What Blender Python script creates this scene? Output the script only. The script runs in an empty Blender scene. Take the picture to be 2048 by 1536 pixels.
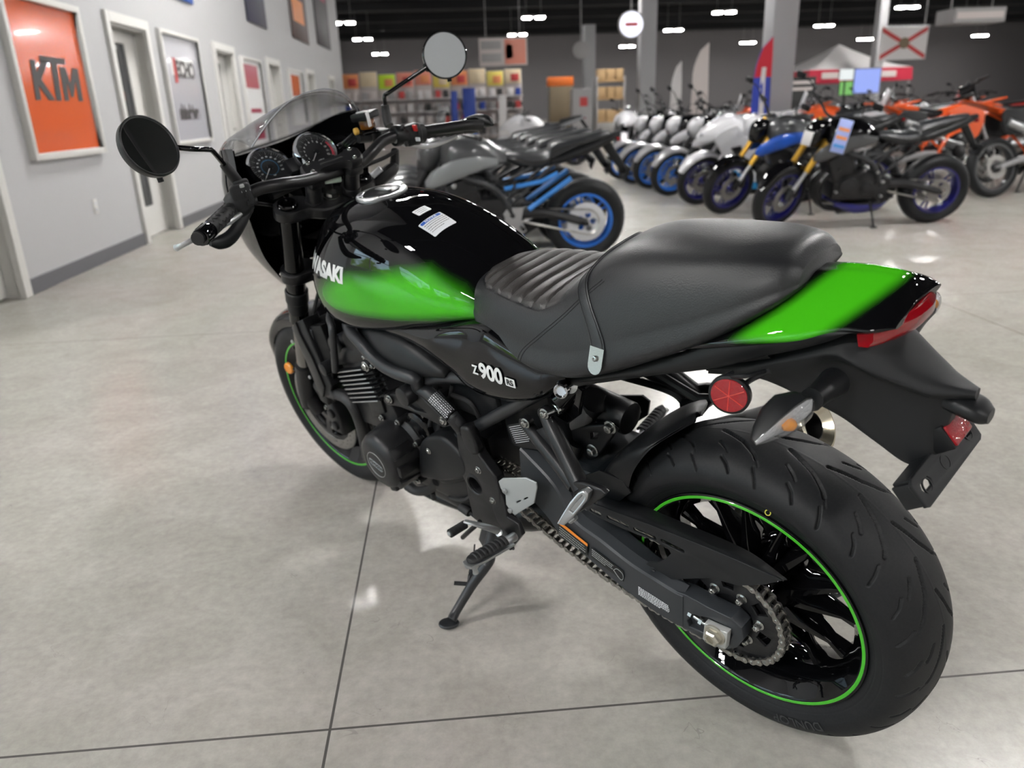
import bpy, bmesh, math, random
from mathutils import Vector, Matrix
from mathutils.bvhtree import BVHTree
import numpy as np
random.seed(7)
C = bpy.context.scene.collection
PI = math.pi
# ------------------------------------------------------------ camera
cam_d = bpy.data.cameras.new('camera'); cam = bpy.data.objects.new('camera', cam_d); C.objects.link(cam)
cam_d.sensor_width = 36.0; cam_d.lens = 27.1996; cam_d.clip_start = 0.05; cam_d.clip_end = 200
cam.matrix_world = Matrix(((0.996288, 0.05798, -0.063625, 0.0), (-0.079383, 0.333007, -0.939577, 0.0), (-0.033289, 0.94114, 0.336373, 1.14241), (0.0, 0.0, 0.0, 1.0)))
cam_d.dof.use_dof = True; cam_d.dof.focus_distance = 1.30; cam_d.dof.aperture_fstop = 3.9
bpy.context.scene.camera = cam
# ------------------------------------------------------------ world (daylight outside the shop windows) and exposure
W = bpy.data.worlds.new('world'); bpy.context.scene.world = W; W.use_nodes = True
_bg = W.node_tree.nodes['Background']; _bg.inputs[0].default_value = (0.75, 0.87, 1.0, 1); _bg.inputs[1].default_value = 3.0
vs = bpy.context.scene.view_settings
vs.view_transform = 'Standard'; vs.look = 'None'; vs.gamma = 1.0; vs.use_curve_mapping = False; vs.exposure = 0.12
bpy.context.scene.cycles.max_bounces = 7
bpy.context.scene.cycles.diffuse_bounces = 3
bpy.context.scene.cycles.glossy_bounces = 4
bpy.context.scene.cycles.transmission_bounces = 6
bpy.context.scene.cycles.sample_clamp_indirect = 6.0
bpy.context.scene.cycles.caustics_reflective = False
bpy.context.scene.cycles.caustics_refractive = False

# ------------------------------------------------------------ helpers
def cr(pts, n, closed=False):
    """Catmull-Rom through points (any dimension), n samples per span."""
    P = [np.array(p, float) for p in pts]; N = len(P); out = []
    spans = N if closed else N-1
    for i in range(spans):
        p1, p2 = P[i % N], P[(i+1) % N]
        p0 = P[(i-1) % N] if (closed or i > 0) else 2*p1-p2
        p3 = P[(i+2) % N] if (closed or i < N-2) else 2*p2-p1
        for k in range(n):
            t = k/n
            out.append(0.5*((2*p1)+(-p0+p2)*t+(2*p0-5*p1+4*p2-p3)*t*t+(-p0+3*p1-3*p2+p3)*t**3))
    if not closed: out.append(P[-1])
    return out

def frame_from(d):
    d = Vector(d).normalized()
    a = Vector((0, 0, 1)) if abs(d.z) < 0.9 else Vector((1, 0, 0))
    u = d.cross(a).normalized(); v = d.cross(u).normalized()
    return u, v, d

class MB:
    def __init__(s): s.v = []; s.f = []; s.mi = []; s.m = 0; s.col = None
    def add(s, vs_, fs_):
        b = len(s.v); s.v += [tuple(float(c) for c in p) for p in vs_]
        for f in fs_: s.f.append(tuple(i+b for i in f)); s.mi.append(s.m)
        return s
    def box(s, c, size, rot=None, bev=0.0, seg=2):
        bm = bmesh.new(); bmesh.ops.create_cube(bm, size=1.0)
        for v in bm.verts: v.co = Vector((v.co.x*size[0], v.co.y*size[1], v.co.z*size[2]))
        if bev > 0: bmesh.ops.bevel(bm, geom=bm.edges[:], offset=bev, segments=seg, affect='EDGES', profile=0.5)
        M = (rot.to_4x4() if rot else Matrix.Identity(4))
        M = Matrix.Translation(Vector(c)) @ M
        bm.verts.ensure_lookup_table(); s.add([M @ v.co for v in bm.verts], [[v.index for v in f.verts] for f in bm.faces]); bm.free()
        return s
    def lathe(s, prof, o=(0, 0, 0), ax=(0, 1, 0), n=32, a0=0.0, a1=2*PI, ref=None):
        """prof: list of (along-axis, radius)."""
        d = Vector(ax).normalized()
        if ref is None: u, v, _ = frame_from(d)
        else: u = (Vector(ref)-d*Vector(ref).dot(d)).normalized(); v = d.cross(u)
        o = Vector(o); full = abs(a1-a0-2*PI) < 1e-6; m = n if full else n+1
        vs_ = []
        for (h, r) in prof:
            for k in range(m):
                a = a0+(a1-a0)*k/n; vs_.append(o+d*h+(u*math.cos(a)+v*math.sin(a))*r)
        fs = []
        for i in range(len(prof)-1):
            for k in range(n):
                k2 = (k+1) % m
                fs.append((i*m+k, i*m+k2, (i+1)*m+k2, (i+1)*m+k))
        return s.add(vs_, fs)
    def cyl(s, p0, p1, r0, r1=None, n=20, bev=0.0):
        r1 = r0 if r1 is None else r1
        p0 = Vector(p0); p1 = Vector(p1); L = (p1-p0).length
        b = min(bev, r0*0.9, r1*0.9, L*0.45)
        if b > 0: pr = [(0, 1e-5), (0, r0-b), (b*.3, r0-b*.3), (b, r0), (L-b, r1), (L-b*.3, r1-b*.3), (L, r1-b), (L, 1e-5)]
        else: pr = [(0, 1e-5), (0, r0), (L, r1), (L, 1e-5)]
        return s.lathe(pr, p0, p1-p0, n)
    def tube(s, pts, r, n=12, k=6, smooth=True, flat=None, cap=True):
        """swept tube; r number or list per point; flat=(sx, up vector) for an elliptic section"""
        P = [list(p) for p in pts]; R = [r]*len(P) if not hasattr(r, '__len__') else list(r)
        q = [p+[rr] for p, rr in zip(P, R)]
        if smooth and len(q) > 2: q = cr(q, k)
        pts_ = [Vector(p[:3]) for p in q]; rs = [p[3] for p in q]
        ups = None; vs_ = []; m = len(pts_)
        for i in range(m):
            t = (pts_[min(i+1, m-1)]-pts_[max(i-1, 0)])
            t = t.normalized() if t.length > 1e-9 else Vector((1, 0, 0))
            if flat: u = Vector(flat[1]); u = (u-t*u.dot(t)).normalized()
            elif ups is None: u, _, _ = frame_from(t)
            else: u = (ups-t*ups.dot(t)).normalized()
            ups = u; v = t.cross(u); sx = flat[0] if flat else 1.0
            for j in range(n):
                a = 2*PI*j/n; vs_.append(pts_[i]+(u*math.cos(a)+v*math.sin(a)*sx)*rs[i])
        fs = [(i*n+j, i*n+(j+1) % n, (i+1)*n+(j+1) % n, (i+1)*n+j) for i in range(m-1) for j in range(n)]
        if cap: fs += [tuple(range(n))[::-1], tuple((m-1)*n+j for j in range(n))]
        return s.add(vs_, fs)
    def grid(s, G, closed_v=False, closed_u=False, cap=False):
        nu, nv = len(G), len(G[0]); vs_ = [p for row in G for p in row]; fs = []
        for i in range(nu if closed_u else nu-1):
            for j in range(nv if closed_v else nv-1):
                i2 = (i+1) % nu; j2 = (j+1) % nv
                fs.append((i*nv+j, i*nv+j2, i2*nv+j2, i2*nv+j))
        if cap: fs += [tuple(range(nv))[::-1], tuple((nu-1)*nv+j for j in range(nv))]
        return s.add(vs_, fs)
    def loft(s, secs, nu=6, nv=4, closed=True, cap=True, fn=None):
        G = loft_grid(secs, nu, nv, closed)
        if fn: G = fn(G)
        return s.grid(G, closed_v=closed, cap=cap)
    def plate(s, pts, th, bev=0.002, holes=(), smooth=0, y=None, axis='y', side=0, res=2):
        """outline of 3D points (bike side view, x-z) extruded across y by th; y varies as a plane fitted to the points.
        side: -1 -> the given points lie on the +y face, 0 -> centred"""
        A = np.array([list(p) for p in pts], float)
        ia, ib, ic = {'y': (0, 2, 1), 'z': (0, 1, 2), 'x': (1, 2, 0)}[axis]
        u = A[:, ia]; v = A[:, ib]; w = A[:, ic]
        if w.max()-w.min() < 1e-6: cf = np.array([w.mean(), 0, 0])
        else: cf = np.linalg.lstsq(np.c_[np.ones(len(u)), u, v], w, rcond=None)[0]
        rings = [[(a, b) for a, b in zip(u, v)]]
        for h in holes:
            if len(h) == 2: (hc, hr) = h; rings.append([(hc[ia]+hr*math.cos(t*PI/8), hc[ib]+hr*math.sin(t*PI/8)) for t in range(16)])
            else: rings.append([(p[ia], p[ib]) for p in h])
        cu = bpy.data.curves.new('tmp', 'CURVE'); cu.dimensions = '2D'; cu.fill_mode = 'BOTH'
        cu.extrude = max(th/2-bev, 1e-5); cu.bevel_depth = bev; cu.bevel_resolution = res; cu.offset = -bev
        for i, rg in enumerate(rings):
            if smooth and (i == 0): rg = [tuple(p) for p in cr(rg, smooth, True)]
            sp = cu.splines.new('POLY'); sp.points.add(len(rg)-1); sp.use_cyclic_u = True
            for k, p in enumerate(rg): sp.points[k].co = (p[0], p[1], 0, 1)
        vs_, fs = curve_mesh(cu)
        out = []
        for p in vs_:
            q = [0, 0, 0]; q[ia] = p[0]; q[ib] = p[1]
            q[ic] = cf[0]+cf[1]*p[0]+cf[2]*p[1]+p[2]+side*th/2
            out.append(q)
        return s.add(out, fs)
    def hexbolt(s, c, ax, r, h, washer=True, n=6, socket=False):
        d = Vector(ax).normalized(); c = Vector(c)
        if washer: s.cyl(c, c+d*h*0.25, r*1.45, n=18, bev=r*.1)
        if n == 6: s.lathe([(0, 1e-5), (0, r), (h*.85, r), (h, r*.82), (h, 1e-5)], c+d*h*.2, d, 6)
        else: s.lathe([(0, r), (h*.6, r), (h*.9, r*.85), (h, r*.6)] + ([(h, r*.45), (h*.5, r*.4), (h*.5, 1e-5)] if socket else [(h, 1e-5)]), c+d*h*.2, d, n)
        return s
    def mirror_y(s, about=0.0):
        b = len(s.v); nf = len(s.f)
        s.v += [(p[0], 2*about-p[1], p[2]) for p in s.v]
        s.f += [tuple(i+b for i in f[::-1]) for f in s.f[:nf]]; s.mi += s.mi[:nf]
        return s
    def xf(s, M): s.v = [tuple(M @ Vector(p)) for p in s.v]; return s
    def mesh(s, name, mats, angle=35, flat=False):
        me = bpy.data.meshes.new(name); me.from_pydata(s.v, [], s.f)
        for m in (mats if isinstance(mats, (list, tuple)) else [mats]): me.materials.append(m)
        me.polygons.foreach_set('material_index', s.mi)
        bm = bmesh.new(); bm.from_mesh(me); bmesh.ops.remove_doubles(bm, verts=bm.verts, dist=1e-6)
        bmesh.ops.recalc_face_normals(bm, faces=bm.faces); bm.to_mesh(me); bm.free()
        if not flat:
            me.polygons.foreach_set('use_smooth', [True]*len(me.polygons))
            if angle < 180: me.set_sharp_from_angle(angle=math.radians(angle))
        me.update(); return me
    def build(s, name, mats, parent=None, angle=35, flat=False, loc=None):
        o = bpy.data.objects.new(name, s.mesh(name, mats, angle, flat)); C.objects.link(o)
        if parent is not None: o.parent = parent
        if loc: o.location = loc
        return o

def loft_grid(secs, nu, nv, closed):
    S = [cr(sec, nv, closed) for sec in secs]; n = len(S[0])
    cols = [cr([S[i][j] for i in range(len(S))], nu) for j in range(n)]
    return [[cols[j][i] for j in range(n)] for i in range(len(cols[0]))]

def curve_mesh(cu):
    o = bpy.data.objects.new('tmp', cu); me = bpy.data.meshes.new_from_object(o)
    vs_ = [tuple(v.co) for v in me.vertices]; fs = [tuple(p.vertices) for p in me.polygons]
    bpy.data.objects.remove(o); bpy.data.meshes.remove(me)
    if isinstance(cu, bpy.types.TextCurve): bpy.data.curves.remove(cu)
    else: bpy.data.curves.remove(cu)
    return vs_, fs

def text_geo(txt, size=1.0, ext=0.0, bold=0.0, shear=0.0, sx=1.0, space=1.0):
    cu = bpy.data.curves.new('tmp', 'FONT'); cu.body = txt; cu.size = size; cu.extrude = ext
    cu.align_x = 'CENTER'; cu.align_y = 'CENTER'; cu.offset = bold; cu.shear = shear; cu.space_character = space
    vs_, fs = curve_mesh(cu); return [(p[0]*sx, p[1], p[2]) for p in vs_], fs

def half(y_z, x):
    """mirror a half profile [(y,z)...] from top centre to bottom centre into a ring at x"""
    L = [(x, y, z) for y, z in y_z]; R = [(x, -y, z) for y, z in y_z[1:-1]][::-1]
    return L+R

def tag(o, label=None, cat=None, group=None, kind=None):
    if label: o['label'] = label
    if cat: o['category'] = cat
    if group: o['group'] = group
    if kind: o['kind'] = kind
    return o
def empty(name, loc=(0, 0, 0), rot=(0, 0, 0), label=None, cat=None, group=None):
    o = bpy.data.objects.new(name, None); C.objects.link(o); o.location = loc; o.rotation_euler = rot
    o.empty_display_size = 0.1; return tag(o, label, cat, group)
def copy_tree(o, parent=None):
    c = o.copy(); C.objects.link(c)
    if parent is not None: c.parent = parent
    for ch in list(o.children): copy_tree(ch, c)
    return c

# ------------------------------------------------------------ materials
def mat(name, col, rough=0.5, metal=0.0, coat=0.0, coat_r=0.03, spec=0.5, emit=None, estr=0.0, alpha=1.0, trans=0.0, ior=1.45, bump=None, rvar=None, cvar=None):
    """bump=(scale, strength, detail); cvar=(scale, second colour, amount); rvar=(scale, lo, hi)"""
    m = bpy.data.materials.new(name); m.use_nodes = True; nt = m.node_tree; b = nt.nodes['Principled BSDF']
    b.inputs['Base Color'].default_value = (*col, 1); b.inputs['Roughness'].default_value = rough; b.inputs['Metallic'].default_value = metal
    b.inputs['Coat Weight'].default_value = coat; b.inputs['Coat Roughness'].default_value = coat_r
    b.inputs['Coat IOR'].default_value = 1.40; b.inputs['Specular IOR Level'].default_value = spec; b.inputs['IOR'].default_value = ior
    b.inputs['Transmission Weight'].default_value = trans; b.inputs['Alpha'].default_value = alpha
    if emit: b.inputs['Emission Color'].default_value = (*emit, 1); b.inputs['Emission Strength'].default_value = estr
    tc = nt.nodes.new('ShaderNodeTexCoord')
    def noise(sc, det=2.0):
        n = nt.nodes.new('ShaderNodeTexNoise'); n.inputs['Scale'].default_value = sc; n.inputs['Detail'].default_value = det
        nt.links.new(tc.outputs['Object'], n.inputs['Vector']); return n
    if bump:
        n = noise(bump[0], bump[2] if len(bump) > 2 else 2.0); bp = nt.nodes.new('ShaderNodeBump')
        bp.inputs['Strength'].default_value = bump[1]; bp.inputs['Distance'].default_value = 0.002
        nt.links.new(n.outputs[0], bp.inputs['Height']); nt.links.new(bp.outputs[0], b.inputs['Normal'])
    if rvar:
        n = noise(rvar[0]); mr = nt.nodes.new('ShaderNodeMapRange'); mr.inputs[3].default_value = rvar[1]; mr.inputs[4].default_value = rvar[2]
        mr.inputs[1].default_value = .3; mr.inputs[2].default_value = .7
        nt.links.new(n.outputs[0], mr.inputs[0]); nt.links.new(mr.outputs[0], b.inputs['Roughness'])
    if cvar:
        n = noise(cvar[0], 4.0); mx = nt.nodes.new('ShaderNodeMix'); mx.data_type = 'RGBA'
        mr = nt.nodes.new('ShaderNodeMapRange'); mr.inputs[1].default_value = .35; mr.inputs[2].default_value = .65; mr.inputs[4].default_value = cvar[2]
        nt.links.new(n.outputs[0], mr.inputs[0]); nt.links.new(mr.outputs[0], mx.inputs[0])
        mx.inputs[6].default_value = (*col, 1); mx.inputs[7].default_value = (*cvar[1], 1); nt.links.new(mx.outputs[2], b.inputs['Base Color'])
    return m

M = {}
M['gloss'] = mat('gloss_black_paint', (.0025, .0025, .003), .3, coat=1.0, coat_r=.015, spec=0.0)
M['satin'] = mat('satin_black_plastic', (.0075, .008, .009), .38, spec=.32, bump=(900, .08), rvar=(14, .34, .46))
M['matte'] = mat('matte_black_plastic', (.012, .0127, .014), .48, spec=.30, bump=(1400, .12), rvar=(12, .46, .58))
M['frame'] = mat('black_frame_paint', (.017, .018, .020), .36, spec=.5, bump=(700, .05))
M['castblack'] = mat('black_cast_metal', (.0080, .0080, .0090), .33, spec=.42, bump=(500, .10), rvar=(20, .28, .42))
M['swing'] = mat('charcoal_swingarm_paint', (.026, .029, .033), .34, spec=.40, bump=(900, .05))
M['rubber'] = mat('tire_rubber', (.0095, .010, .0112), .46, spec=.24, bump=(1200, .10), rvar=(9, .42, .60), cvar=(260, (.04, .04, .04), .12))
M['griprub'] = mat('grip_rubber', (.012, .012, .013), .6, bump=(900, .2))
M['leather'] = mat('black_seat_vinyl', (.011, .012, .014), .34, spec=.6, bump=(420, .28, 4), rvar=(10, .30, .40))
M['chrome'] = mat('chrome', (.85, .86, .88), .06, metal=1.0)
M['steel'] = mat('zinc_steel', (.60, .60, .58), .26, metal=1.0, bump=(300, .05))
M['alu'] = mat('cast_aluminium', (.62, .63, .64), .34, metal=.9, bump=(800, .08))
M['silver'] = mat('silver_painted_plate', (.50, .52, .52), .38, metal=.4)
M['chain'] = mat('chain_steel', (.55, .53, .50), .28, metal=1.0)
M['rotor'] = mat('brake_disc_steel', (.40, .39, .37), .35, metal=1.0)
M['cream'] = mat('exhaust_tip_steel', (.72, .66, .52), .22, metal=1.0)
M['green'] = mat('lime_green_stripe', (.055, .42, .02), .35, coat=.6)
M['red'] = mat('red_lens', (.22, .002, .006), .12, coat=1.0, bump=(900, .10))
M['redrefl'] = mat('red_reflector', (.30, .006, .012), .25, coat=1.0, bump=(350, .6))
M['redbtn'] = mat('red_switch', (.40, .02, .02), .4)
M['amber'] = mat('amber_lens', (.72, .25, .01), .22, coat=1.0, bump=(300, .4))
M['lens'] = mat('clear_lens', (.95, .95, .95), .03, trans=1.0, ior=1.2, bump=(260, .5))
M['white'] = mat('white_print', (.80, .80, .80), .45)
M['label'] = mat('white_label', (.72, .73, .76), .4)
M['shadefill'] = mat('deep_black_shade_fill', (.004, .004, .0045), .5, spec=.25)  # black that carries the shadow beside the radiator
M['ribred'] = mat('bright_reflector_rib', (.75, .05, .04), .2, coat=1)
M['block'] = mat('brushed_axle_block', (.66, .66, .64), .42, metal=.55, bump=(300, .1)); M['nutm'] = mat('zinc_nut', (.70, .66, .56), .3, metal=.8)
M['bowl'] = mat('signal_bowl_chrome', (.85, .86, .88), .25, metal=.2, coat=1, bump=(140, 3.0, 3))
M['blue'] = mat('blue_print', (.02, .09, .42), .45)
M['orange'] = mat('orange_print', (.80, .25, .03), .45)
M['ink'] = mat('black_ink', (.01, .01, .01), .6)
M['dial'] = mat('gauge_face', (.006, .006, .007), .5)
M['ticks'] = mat('dial_tick_print', (.45, .45, .45), .5)
M['dialblue'] = mat('gauge_blue', (.05, .22, .42), .5)
M['dialred'] = mat('gauge_red', (.6, .03, .06), .5)
M['darkhole'] = mat('dark_hole', (.003, .003, .003), .8)
M['mirror'] = mat('mirror_glass', (.82, .86, .88), .02, metal=1.0)
M['fluid'] = mat('amber_brake_fluid', (.22, .075, .010), .15, trans=.3, coat=1)
def glass_mat(name, tint=(1, 1, 1), refl=1.0, op=.06, rough=.0, base=(.6, .62, .65)):
    m = bpy.data.materials.new(name); m.use_nodes = True; nt = m.node_tree; out = nt.nodes['Material Output']; nt.nodes.remove(nt.nodes['Principled BSDF'])
    t = nt.nodes.new('ShaderNodeBsdfTransparent'); t.inputs[0].default_value = (*tint, 1)
    g = nt.nodes.new('ShaderNodeBsdfGlossy'); g.inputs['Roughness'].default_value = rough
    d = nt.nodes.new('ShaderNodeBsdfDiffuse'); d.inputs[0].default_value = (*base, 1)
    lw = nt.nodes.new('ShaderNodeLayerWeight'); pw = nt.nodes.new('ShaderNodeMath'); pw.operation = 'POWER'; pw.inputs[1].default_value = 4.5; nt.links.new(lw.outputs['Facing'], pw.inputs[0])
    f = nt.nodes.new('ShaderNodeMath'); f.operation = 'MULTIPLY_ADD'; f.inputs[1].default_value = .9; f.inputs[2].default_value = .04; nt.links.new(pw.outputs[0], f.inputs[0])
    mul = nt.nodes.new('ShaderNodeMath'); mul.operation = 'MULTIPLY'; mul.inputs[1].default_value = refl
    a = nt.nodes.new('ShaderNodeMixShader'); a.inputs[0].default_value = op
    b = nt.nodes.new('ShaderNodeMixShader')
    nt.links.new(t.outputs[0], a.inputs[1]); nt.links.new(d.outputs[0], a.inputs[2])
    nt.links.new(f.outputs[0], mul.inputs[0]); nt.links.new(mul.outputs[0], b.inputs[0])
    nt.links.new(a.outputs[0], b.inputs[1]); nt.links.new(g.outputs[0], b.inputs[2]); nt.links.new(b.outputs[0], out.inputs[0])
    return m
M['screen'] = glass_mat('clear_windscreen', (.93, .93, .94), 1.0, .05)
M['siglens'] = glass_mat('signal_clear_lens', (.92, .93, .95), 1.0, .08, rough=.05, base=(.8, .8, .8))
M['pane'] = glass_mat('window_glass', (.85, .88, .9), 1.0, .02)
M['gaugeglass'] = glass_mat('gauge_glass', (.97, .97, .97), .22, .0)

def attr_paint(name, base, other, rough=.25, coat=1.0, coat_r=.015, bump=None):
    """two-colour paint mixed by the mesh's own 'paint' attribute (the sprayed colour fade)"""
    m = mat(name, base, rough, coat=coat, coat_r=coat_r, bump=bump, spec=0.0 if coat else .5); nt = m.node_tree; b = nt.nodes['Principled BSDF']
    at = nt.nodes.new('ShaderNodeAttribute'); at.attribute_name = 'paint'; mx = nt.nodes.new('ShaderNodeMix'); mx.data_type = 'RGBA'
    nt.links.new(at.outputs['Fac'], mx.inputs[0]); mx.inputs[6].default_value = (*base, 1); mx.inputs[7].default_value = (*other, 1)
    nt.links.new(mx.outputs[2], b.inputs['Base Color']); return m
M['fade'] = attr_paint('black_and_green_paint', (.0025, .0025, .003), (.050, .40, .008))
M['seatm'] = attr_paint('seat_vinyl_with_quilted_panel', (.011, .0115, .013), (.030, .027, .026), .40, 0, bump=(420, .25, 4))
def set_paint(o, fn):
    me = o.data; a = me.attributes.new('paint', 'FLOAT', 'POINT')
    a.data.foreach_set('value', [float(fn(v.co)) for v in me.vertices])
def sst(a, b, x):
    t = min(1.0, max(0.0, (x-a)/(b-a))); return t*t*(3-2*t)

# ============================================================ the showroom
def world_nodes():
    nt = W.node_tree; tc = nt.nodes.new('ShaderNodeTexCoord'); sp = nt.nodes.new('ShaderNodeSeparateXYZ'); nt.links.new(tc.outputs['Generated'], sp.inputs[0])
    n = nt.nodes.new('ShaderNodeTexNoise'); n.inputs['Scale'].default_value = 14; n.inputs['Detail'].default_value = 6; nt.links.new(tc.outputs['Generated'], n.inputs['Vector'])
    a = nt.nodes.new('ShaderNodeMath'); a.operation = 'MULTIPLY_ADD'; a.inputs[1].default_value = .35; nt.links.new(n.outputs[0], a.inputs[0]); nt.links.new(sp.outputs[2], a.inputs[2])
    r = nt.nodes.new('ShaderNodeValToRGB'); nt.links.new(a.outputs[0], r.inputs[0]); e = r.color_ramp.elements
    e[0].position = .10; e[0].color = (.30, .31, .28, 1); e[1].position = .16; e[1].color = (.10, .16, .05, 1)
    for p, c in ((.24, (.16, .24, .08, 1)), (.29, (.55, .70, .80, 1)), (.6, (.70, .86, 1, 1))): x = e.new(p); x.color = c
    nt.links.new(r.outputs[0], _bg.inputs[0]); _bg.inputs[1].default_value = 9.0
world_nodes()
def floor_mat():
    m = mat('polished_concrete', (.42, .41, .385), .2); nt = m.node_tree; b = nt.nodes['Principled BSDF']; L = nt.links
    tc = nt.nodes.new('ShaderNodeTexCoord'); 
    def noise(s, d=4, w=0, r=.5):
        n = nt.nodes.new('ShaderNodeTexNoise'); n.inputs['Scale'].default_value = s; n.inputs['Detail'].default_value = d; n.inputs['Distortion'].default_value = w; n.inputs['Roughness'].default_value = r
        L.new(tc.outputs['Object'], n.inputs['Vector']); return n
    def ramp(n, stops):
        r = nt.nodes.new('ShaderNodeValToRGB'); L.new(n.outputs[0], r.inputs[0]); e = r.color_ramp.elements
        e[0].position, e[0].color = stops[0][0], (*stops[0][1], 1); e[1].position, e[1].color = stops[1][0], (*stops[1][1], 1)
        for p, c in stops[2:]: x = e.new(p); x.color = (*c, 1)
        return r
    def mix(a, bcol, f, mode='MIX'):
        x = nt.nodes.new('ShaderNodeMix'); x.data_type = 'RGBA'; x.blend_type = mode
        for v, s in ((f, 0), (a, 6), (bcol, 7)):
            if hasattr(v, 'outputs'): L.new(v.outputs[0] if v.bl_idname != 'ShaderNodeMix' else v.outputs[2], x.inputs[s])
            elif isinstance(v, tuple): x.inputs[s].default_value = (*v, 1)
            else: x.inputs[s].default_value = v
        return x
    base = ramp(noise(1.1, 5, .6), [(.25, (.42, .405, .378)), (.75, (.49, .475, .45)), (.5, (.455, .44, .415))])
    fine = ramp(noise(38, 6, 0, .7), [(.3, (.80, .80, .80)), (.7, (1.08, 1.08, 1.08))])
    c1 = mix(base, fine, .8, 'MULTIPLY')
    tint = ramp(noise(.45, 3, 1.2), [(.42, (1.0, 1.0, .97)), (.62, (1.03, .985, .975))]); c2 = mix(c1, tint, 1.0, 'MULTIPLY')
    mot = ramp(noise(4.5, 7, 1.0, .68), [(.30, (.84, .835, .82)), (.70, (1.08, 1.08, 1.08))]); c3a = mix(c2, mot, .9, 'MULTIPLY')
    # short hairline scratches: thin contour lines of one noise kept only where another is high
    def mth(op, a, v=None):
        n = nt.nodes.new('ShaderNodeMath'); n.operation = op; L.new(a, n.inputs[0])
        if v is not None:
            if isinstance(v, (int, float)): n.inputs[1].default_value = v
            else: L.new(v, n.inputs[1])
        return n.outputs[0]
    ln = mth('LESS_THAN', mth('ABSOLUTE', mth('SUBTRACT', noise(8.1, 3, 1.1).outputs[0], .5)), .0022); mk = nt.nodes.new('ShaderNodeMapRange'); mk.inputs[1].default_value = .55; mk.inputs[2].default_value = .64; L.new(noise(6.3, 2).outputs[0], mk.inputs[0])
    sc_f = mth('MULTIPLY', mth('MULTIPLY', ln, mk.outputs[0]), .28)
    c3 = nt.nodes.new('ShaderNodeMix'); c3.data_type = 'RGBA'; L.new(sc_f, c3.inputs[0]); L.new(c3a.outputs[2], c3.inputs[6]); c3.inputs[7].default_value = (.10, .095, .09, 1)
    # saw-cut control joints every 3.08 m
    sp = nt.nodes.new('ShaderNodeSeparateXYZ'); L.new(tc.outputs['Object'], sp.inputs[0])
    def math_(op, a, v=None, c=None):
        n = nt.nodes.new('ShaderNodeMath'); n.operation = op
        for k, q in enumerate((a, v, c)):
            if q is None: continue
            if isinstance(q, (int, float)): n.inputs[k].default_value = q
            else: L.new(q, n.inputs[k])
        return n.outputs[0]
    def joint(o, off):
        d = math_('PINGPONG', math_('ADD', o, off), 1.54); return math_('LESS_THAN', d, .0028)
    j = math_('MAXIMUM', joint(sp.outputs[0], .300), joint(sp.outputs[1], -1.235))
    c4 = nt.nodes.new('ShaderNodeMix'); c4.data_type = 'RGBA'; L.new(j, c4.inputs[0]); L.new(c3.outputs[2], c4.inputs[6]); c4.inputs[7].default_value = (.10, .095, .09, 1)
    L.new(c4.outputs[2], b.inputs['Base Color'])
    b.inputs['Roughness'].default_value = .23
    b.inputs['Specular IOR Level'].default_value = .34
    return m
XW = -3.02; ZC = 7.2; X0, X1, Y0, Y1 = -9.0, 62.0, -8.0, 76.0
M['wall'] = mat('grey_wall_paint', (.52, .52, .53), .6, bump=(40, .05)); M['wallfar'] = mat('back_wall_paint', (.15, .142, .146), .7)
M['trimw'] = mat('white_trim_paint', (.74, .73, .70), .35); M['base'] = mat('grey_vinyl_base', (.13, .13, .145), .4)
M['ceil'] = mat('black_ceiling_paint', (.005, .005, .0055), .9); M['beam'] = mat('dark_beam', (.007, .007, .008), .8)
M['darkroompane'] = mat('dark_room_pane', (.012, .016, .024), .03, coat=1)  # opaque pane, the unlit room behind is put into its colour
M['colp'] = mat('column_paint', (.36, .36, .37), .5)
def S(mb, name, m, kind='structure', parent=None, **k):
    o = mb.build(name, m, parent, **k)
    if parent is None: o['kind'] = kind
    return o
mb = MB(); mb.add([(X0-1, Y0-1, 0), (X1+1, Y0-1, 0), (X1+1, Y1+1, 0), (X0-1, Y1+1, 0), (X0-1, Y0-1, -.2), (X1+1, Y0-1, -.2), (X1+1, Y1+1, -.2), (X0-1, Y1+1, -.2)], [(0, 1, 2, 3), (7, 6, 5, 4), (0, 4, 5, 1), (1, 5, 6, 2), (2, 6, 7, 3), (3, 7, 4, 0)]); S(mb, 'floor', floor_mat(), flat=True)
mb = MB(); mb.box(((X0+X1)/2, (Y0+Y1)/2, ZC+.1), (X1-X0+2, Y1-Y0+2, .2)); S(mb, 'ceiling', M['ceil'], flat=True)
for k, y in enumerate(range(-4, 74, 6)):
    mb = MB(); mb.box(((X0+X1)/2, y, ZC-.28), (X1-X0, .22, .5)); S(mb, 'trim_%d' % (k+1), M['beam'], flat=True)
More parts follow.
